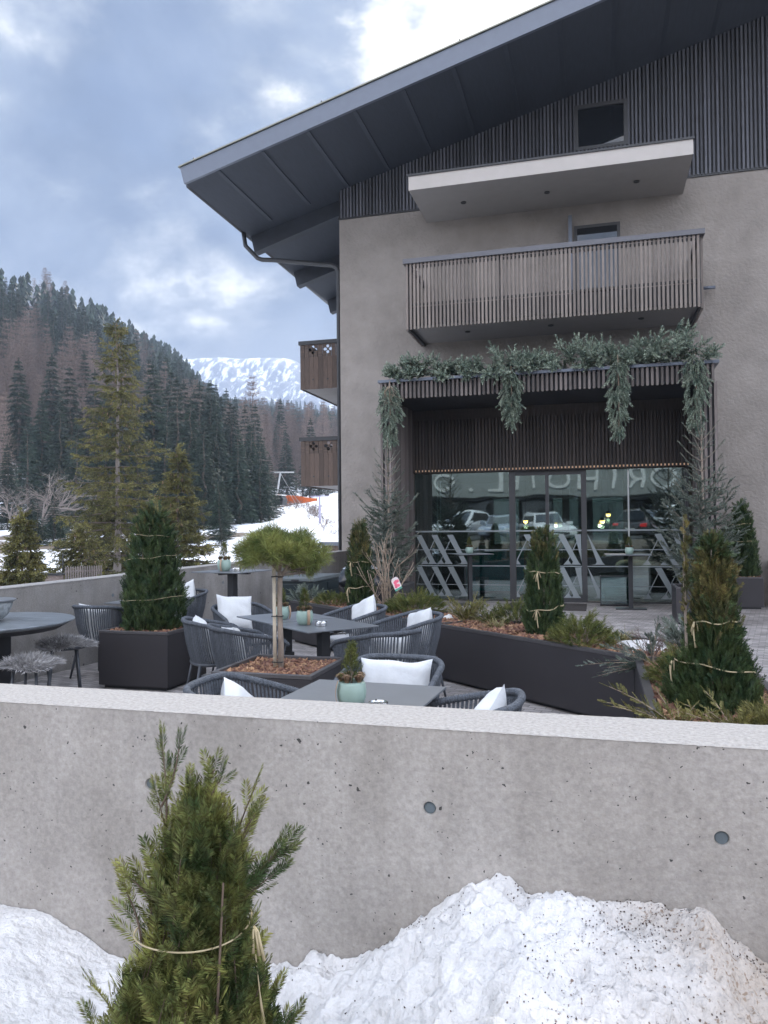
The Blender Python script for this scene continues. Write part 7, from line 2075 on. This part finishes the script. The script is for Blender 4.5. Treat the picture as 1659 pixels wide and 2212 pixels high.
def make_car():
    r = thing('parked_car', 'x', 'car', group='cars parked across the street')
    # x: length (front +x), y: width
    L, W_, H_ = 4.5, 1.84, 1.64
    prof = [(-2.22, .42), (-2.25, .75), (-2.18, 1.02), (-1.95, 1.08), (1.0, 1.02), (1.65, .95), (2.1, .82), (2.24, .62), (2.22, .40), (1.9, .30), (-1.9, .30)]
    m = MB(); m.prism(prof, 'y', -W_ / 2, W_ / 2); body = m.build('body', MT['carwhite'], r, bevel=.07, smooth=True)
    m = MB()
    lo = [(-2.08, 1.05), (1.0, 1.02)]; hi = [(-1.75, 1.60), (-1.2, H_), (-.1, 1.63), (.15, 1.58)]
    V = []
    for (x, z, w) in ((-2.1, 1.04, .84), (1.05, 1.0, .84), (.2, 1.56, .66), (-.3, 1.63, .64), (-1.3, 1.64, .64), (-1.85, 1.56, .65)): V += [(x, -w, z), (x, w, z)]
    n = 6; F = [(2 * i, 2 * ((i + 1) % n), 2 * ((i + 1) % n) + 1, 2 * i + 1) for i in range(n)] + [tuple(2 * i for i in range(n))[::-1], tuple(2 * i + 1 for i in range(n))]
    m.add(V, F); m.build('cabin', MT['carwhite'], r, bevel=.05, smooth=True)
    m = MB(); m.add([(.98, -.74, 1.07), (.98, .74, 1.07), (.31, .6, 1.54), (.31, -.6, 1.54), (.94, -.74, 1.0), (.94, .74, 1.0), (.2, .6, 1.5), (.2, -.6, 1.5)], [(0, 1, 2, 3), (4, 7, 6, 5), (0, 4, 5, 1), (3, 2, 6, 7)]); m.build('windscreen', MT['window'], r)
    m = MB(); m.add([(-2.12, -.72, 1.1), (-2.12, .72, 1.1), (-1.9, .58, 1.52), (-1.9, -.58, 1.52), (-2.0, -.72, 1.1), (-2.0, .72, 1.1), (-1.7, .58, 1.5), (-1.7, -.58, 1.5)], [(3, 2, 1, 0), (4, 5, 6, 7), (0, 1, 5, 4), (3, 7, 6, 2)]); m.build('rear_window', MT['window'], r)
    for s in (-1, 1):
        m = MB(); a, b = .835, .69; m.add([(.75, s * (a + .005), 1.08), (.15, s * (b + .01), 1.5), (-1.55, s * (b + .01), 1.52), (-1.8, s * (a + .005), 1.1), (.75, s * (a - .06), 1.08), (.15, s * (b - .06), 1.5), (-1.55, s * (b - .06), 1.52), (-1.8, s * (a - .06), 1.1)], [(0, 1, 2, 3), (7, 6, 5, 4), (0, 4, 5, 1), (1, 5, 6, 2), (2, 6, 7, 3), (3, 7, 4, 0)]); m.build('side_window', MT['window'], r)
        m = MB(); m.box(2.1, 2.245, s * .75 - .16, s * .75 + .16, .68, .8); m.build('headlight', MT['headlamp'], r, bevel=.02)
        m = MB(); m.box(-2.27, -2.1, s * .74 - .16, s * .74 + .16, .8, .96); m.build('tail_light', MT['redlamp'], r, bevel=.02)
        m = MB(); m.box(.75, .9, s * .98 - .1, s * .98 + .1, 1.02, 1.16); m.build('mirror', MT['carwhite'], r, bevel=.03)
        for x in (-1.38, 1.38):
            m = MB(); V = []; seg = 24
            m.lathe([(.20, -.1), (.31, -.1), (.335, -.06), (.335, .06), (.31, .1), (.20, .1)], seg); Vv = m.v[-1]; m.v[-1] = np.stack([Vv[:, 0] + x, Vv[:, 2] + s * .84, Vv[:, 1] + .335], axis=1)
            w = m.build('wheel', MT['tyre'], r, smooth=False)
            m = MB(); m.lathe([(.21, -.02), (.19, .105), (.05, .11), (.001, .1)], seg); Vv = m.v[-1]; m.v[-1] = np.stack([Vv[:, 0] + x, s * (.84 + Vv[:, 2]), Vv[:, 1] + .335], axis=1); m.build('rim', MT['chrome'], w)
    m = MB(); m.box(2.23, 2.255, -.5, .5, .5, .62); m.build('grille', MT['steel'], r)
    m = MB(); m.box(2.256, 2.265, -.26, .26, .42, .52); m.box(-2.275, -2.26, -.26, .26, .62, .72); m.build('number_plate', MT['plate'], r)
    return r
CAR = make_car()
def repaint(r, m):
    for c in r.children:
        if c.name.split('.')[0] in ('body', 'cabin', 'mirror'):
            me = c.data.copy(); me.materials.clear(); me.materials.append(MT[m]); c.data = me
def vpt(px, depth):     # a place seen in the mirror at column px
    u, v = gp(px, depth); return u, 33.0 - v
for i, (px, dep, rz, s, m, lab) in enumerate(((1178, 41, 70, 1.0, 'carwhite', 'white car with a dark rear window, largest one mirrored beside the door posts'), (1085, 43, 96, .95, 'carblue', 'silver-blue car mirrored left of the door posts'), (1000, 44, 110, 1.05, 'carwhite', 'white car mirrored far left behind the reflected conifer'), (1405, 42, -60, 1.0, 'cargrey', 'dark car with red tail lamps mirrored in the right pane'), (1480, 36, 80, 1.08, 'carwhite', 'white car mirrored at the right end of the glass'))):
    r = CAR if i == 0 else dup(CAR)
    u, v = vpt(px, dep); r.location = (u, v, .72); r.rotation_euler = (0, 0, R(rz)); r.scale = (s, s, s); r['label'] = lab
    if i and m != 'carwhite': repaint(r, m)

# ------------------------------------------------------------------ air: a thin blue haze
def haze():
    m = MB(); m.box(-1500, 1500, -500, 1500, -3, 262); o = m.build('haze', None or MT['steel'])
    h = bpy.data.materials.new('haze_air'); h.use_nodes = True; nt = h.node_tree; nt.nodes.clear()
    out = nt.nodes.new('ShaderNodeOutputMaterial'); v = nt.nodes.new('ShaderNodeVolumePrincipled')
    v.inputs['Color'].default_value = (.62, .74, .95, 1); v.inputs['Density'].default_value = HAZE; v.inputs['Anisotropy'].default_value = .2
    nt.links.new(v.outputs[0], out.inputs['Volume']); o.data.materials.clear(); o.data.materials.append(h)
    tag(o, 'thin bluish air between the terrace and the mountain', 'haze', kind='stuff')
HAZE = .0006
if HAZE: haze()
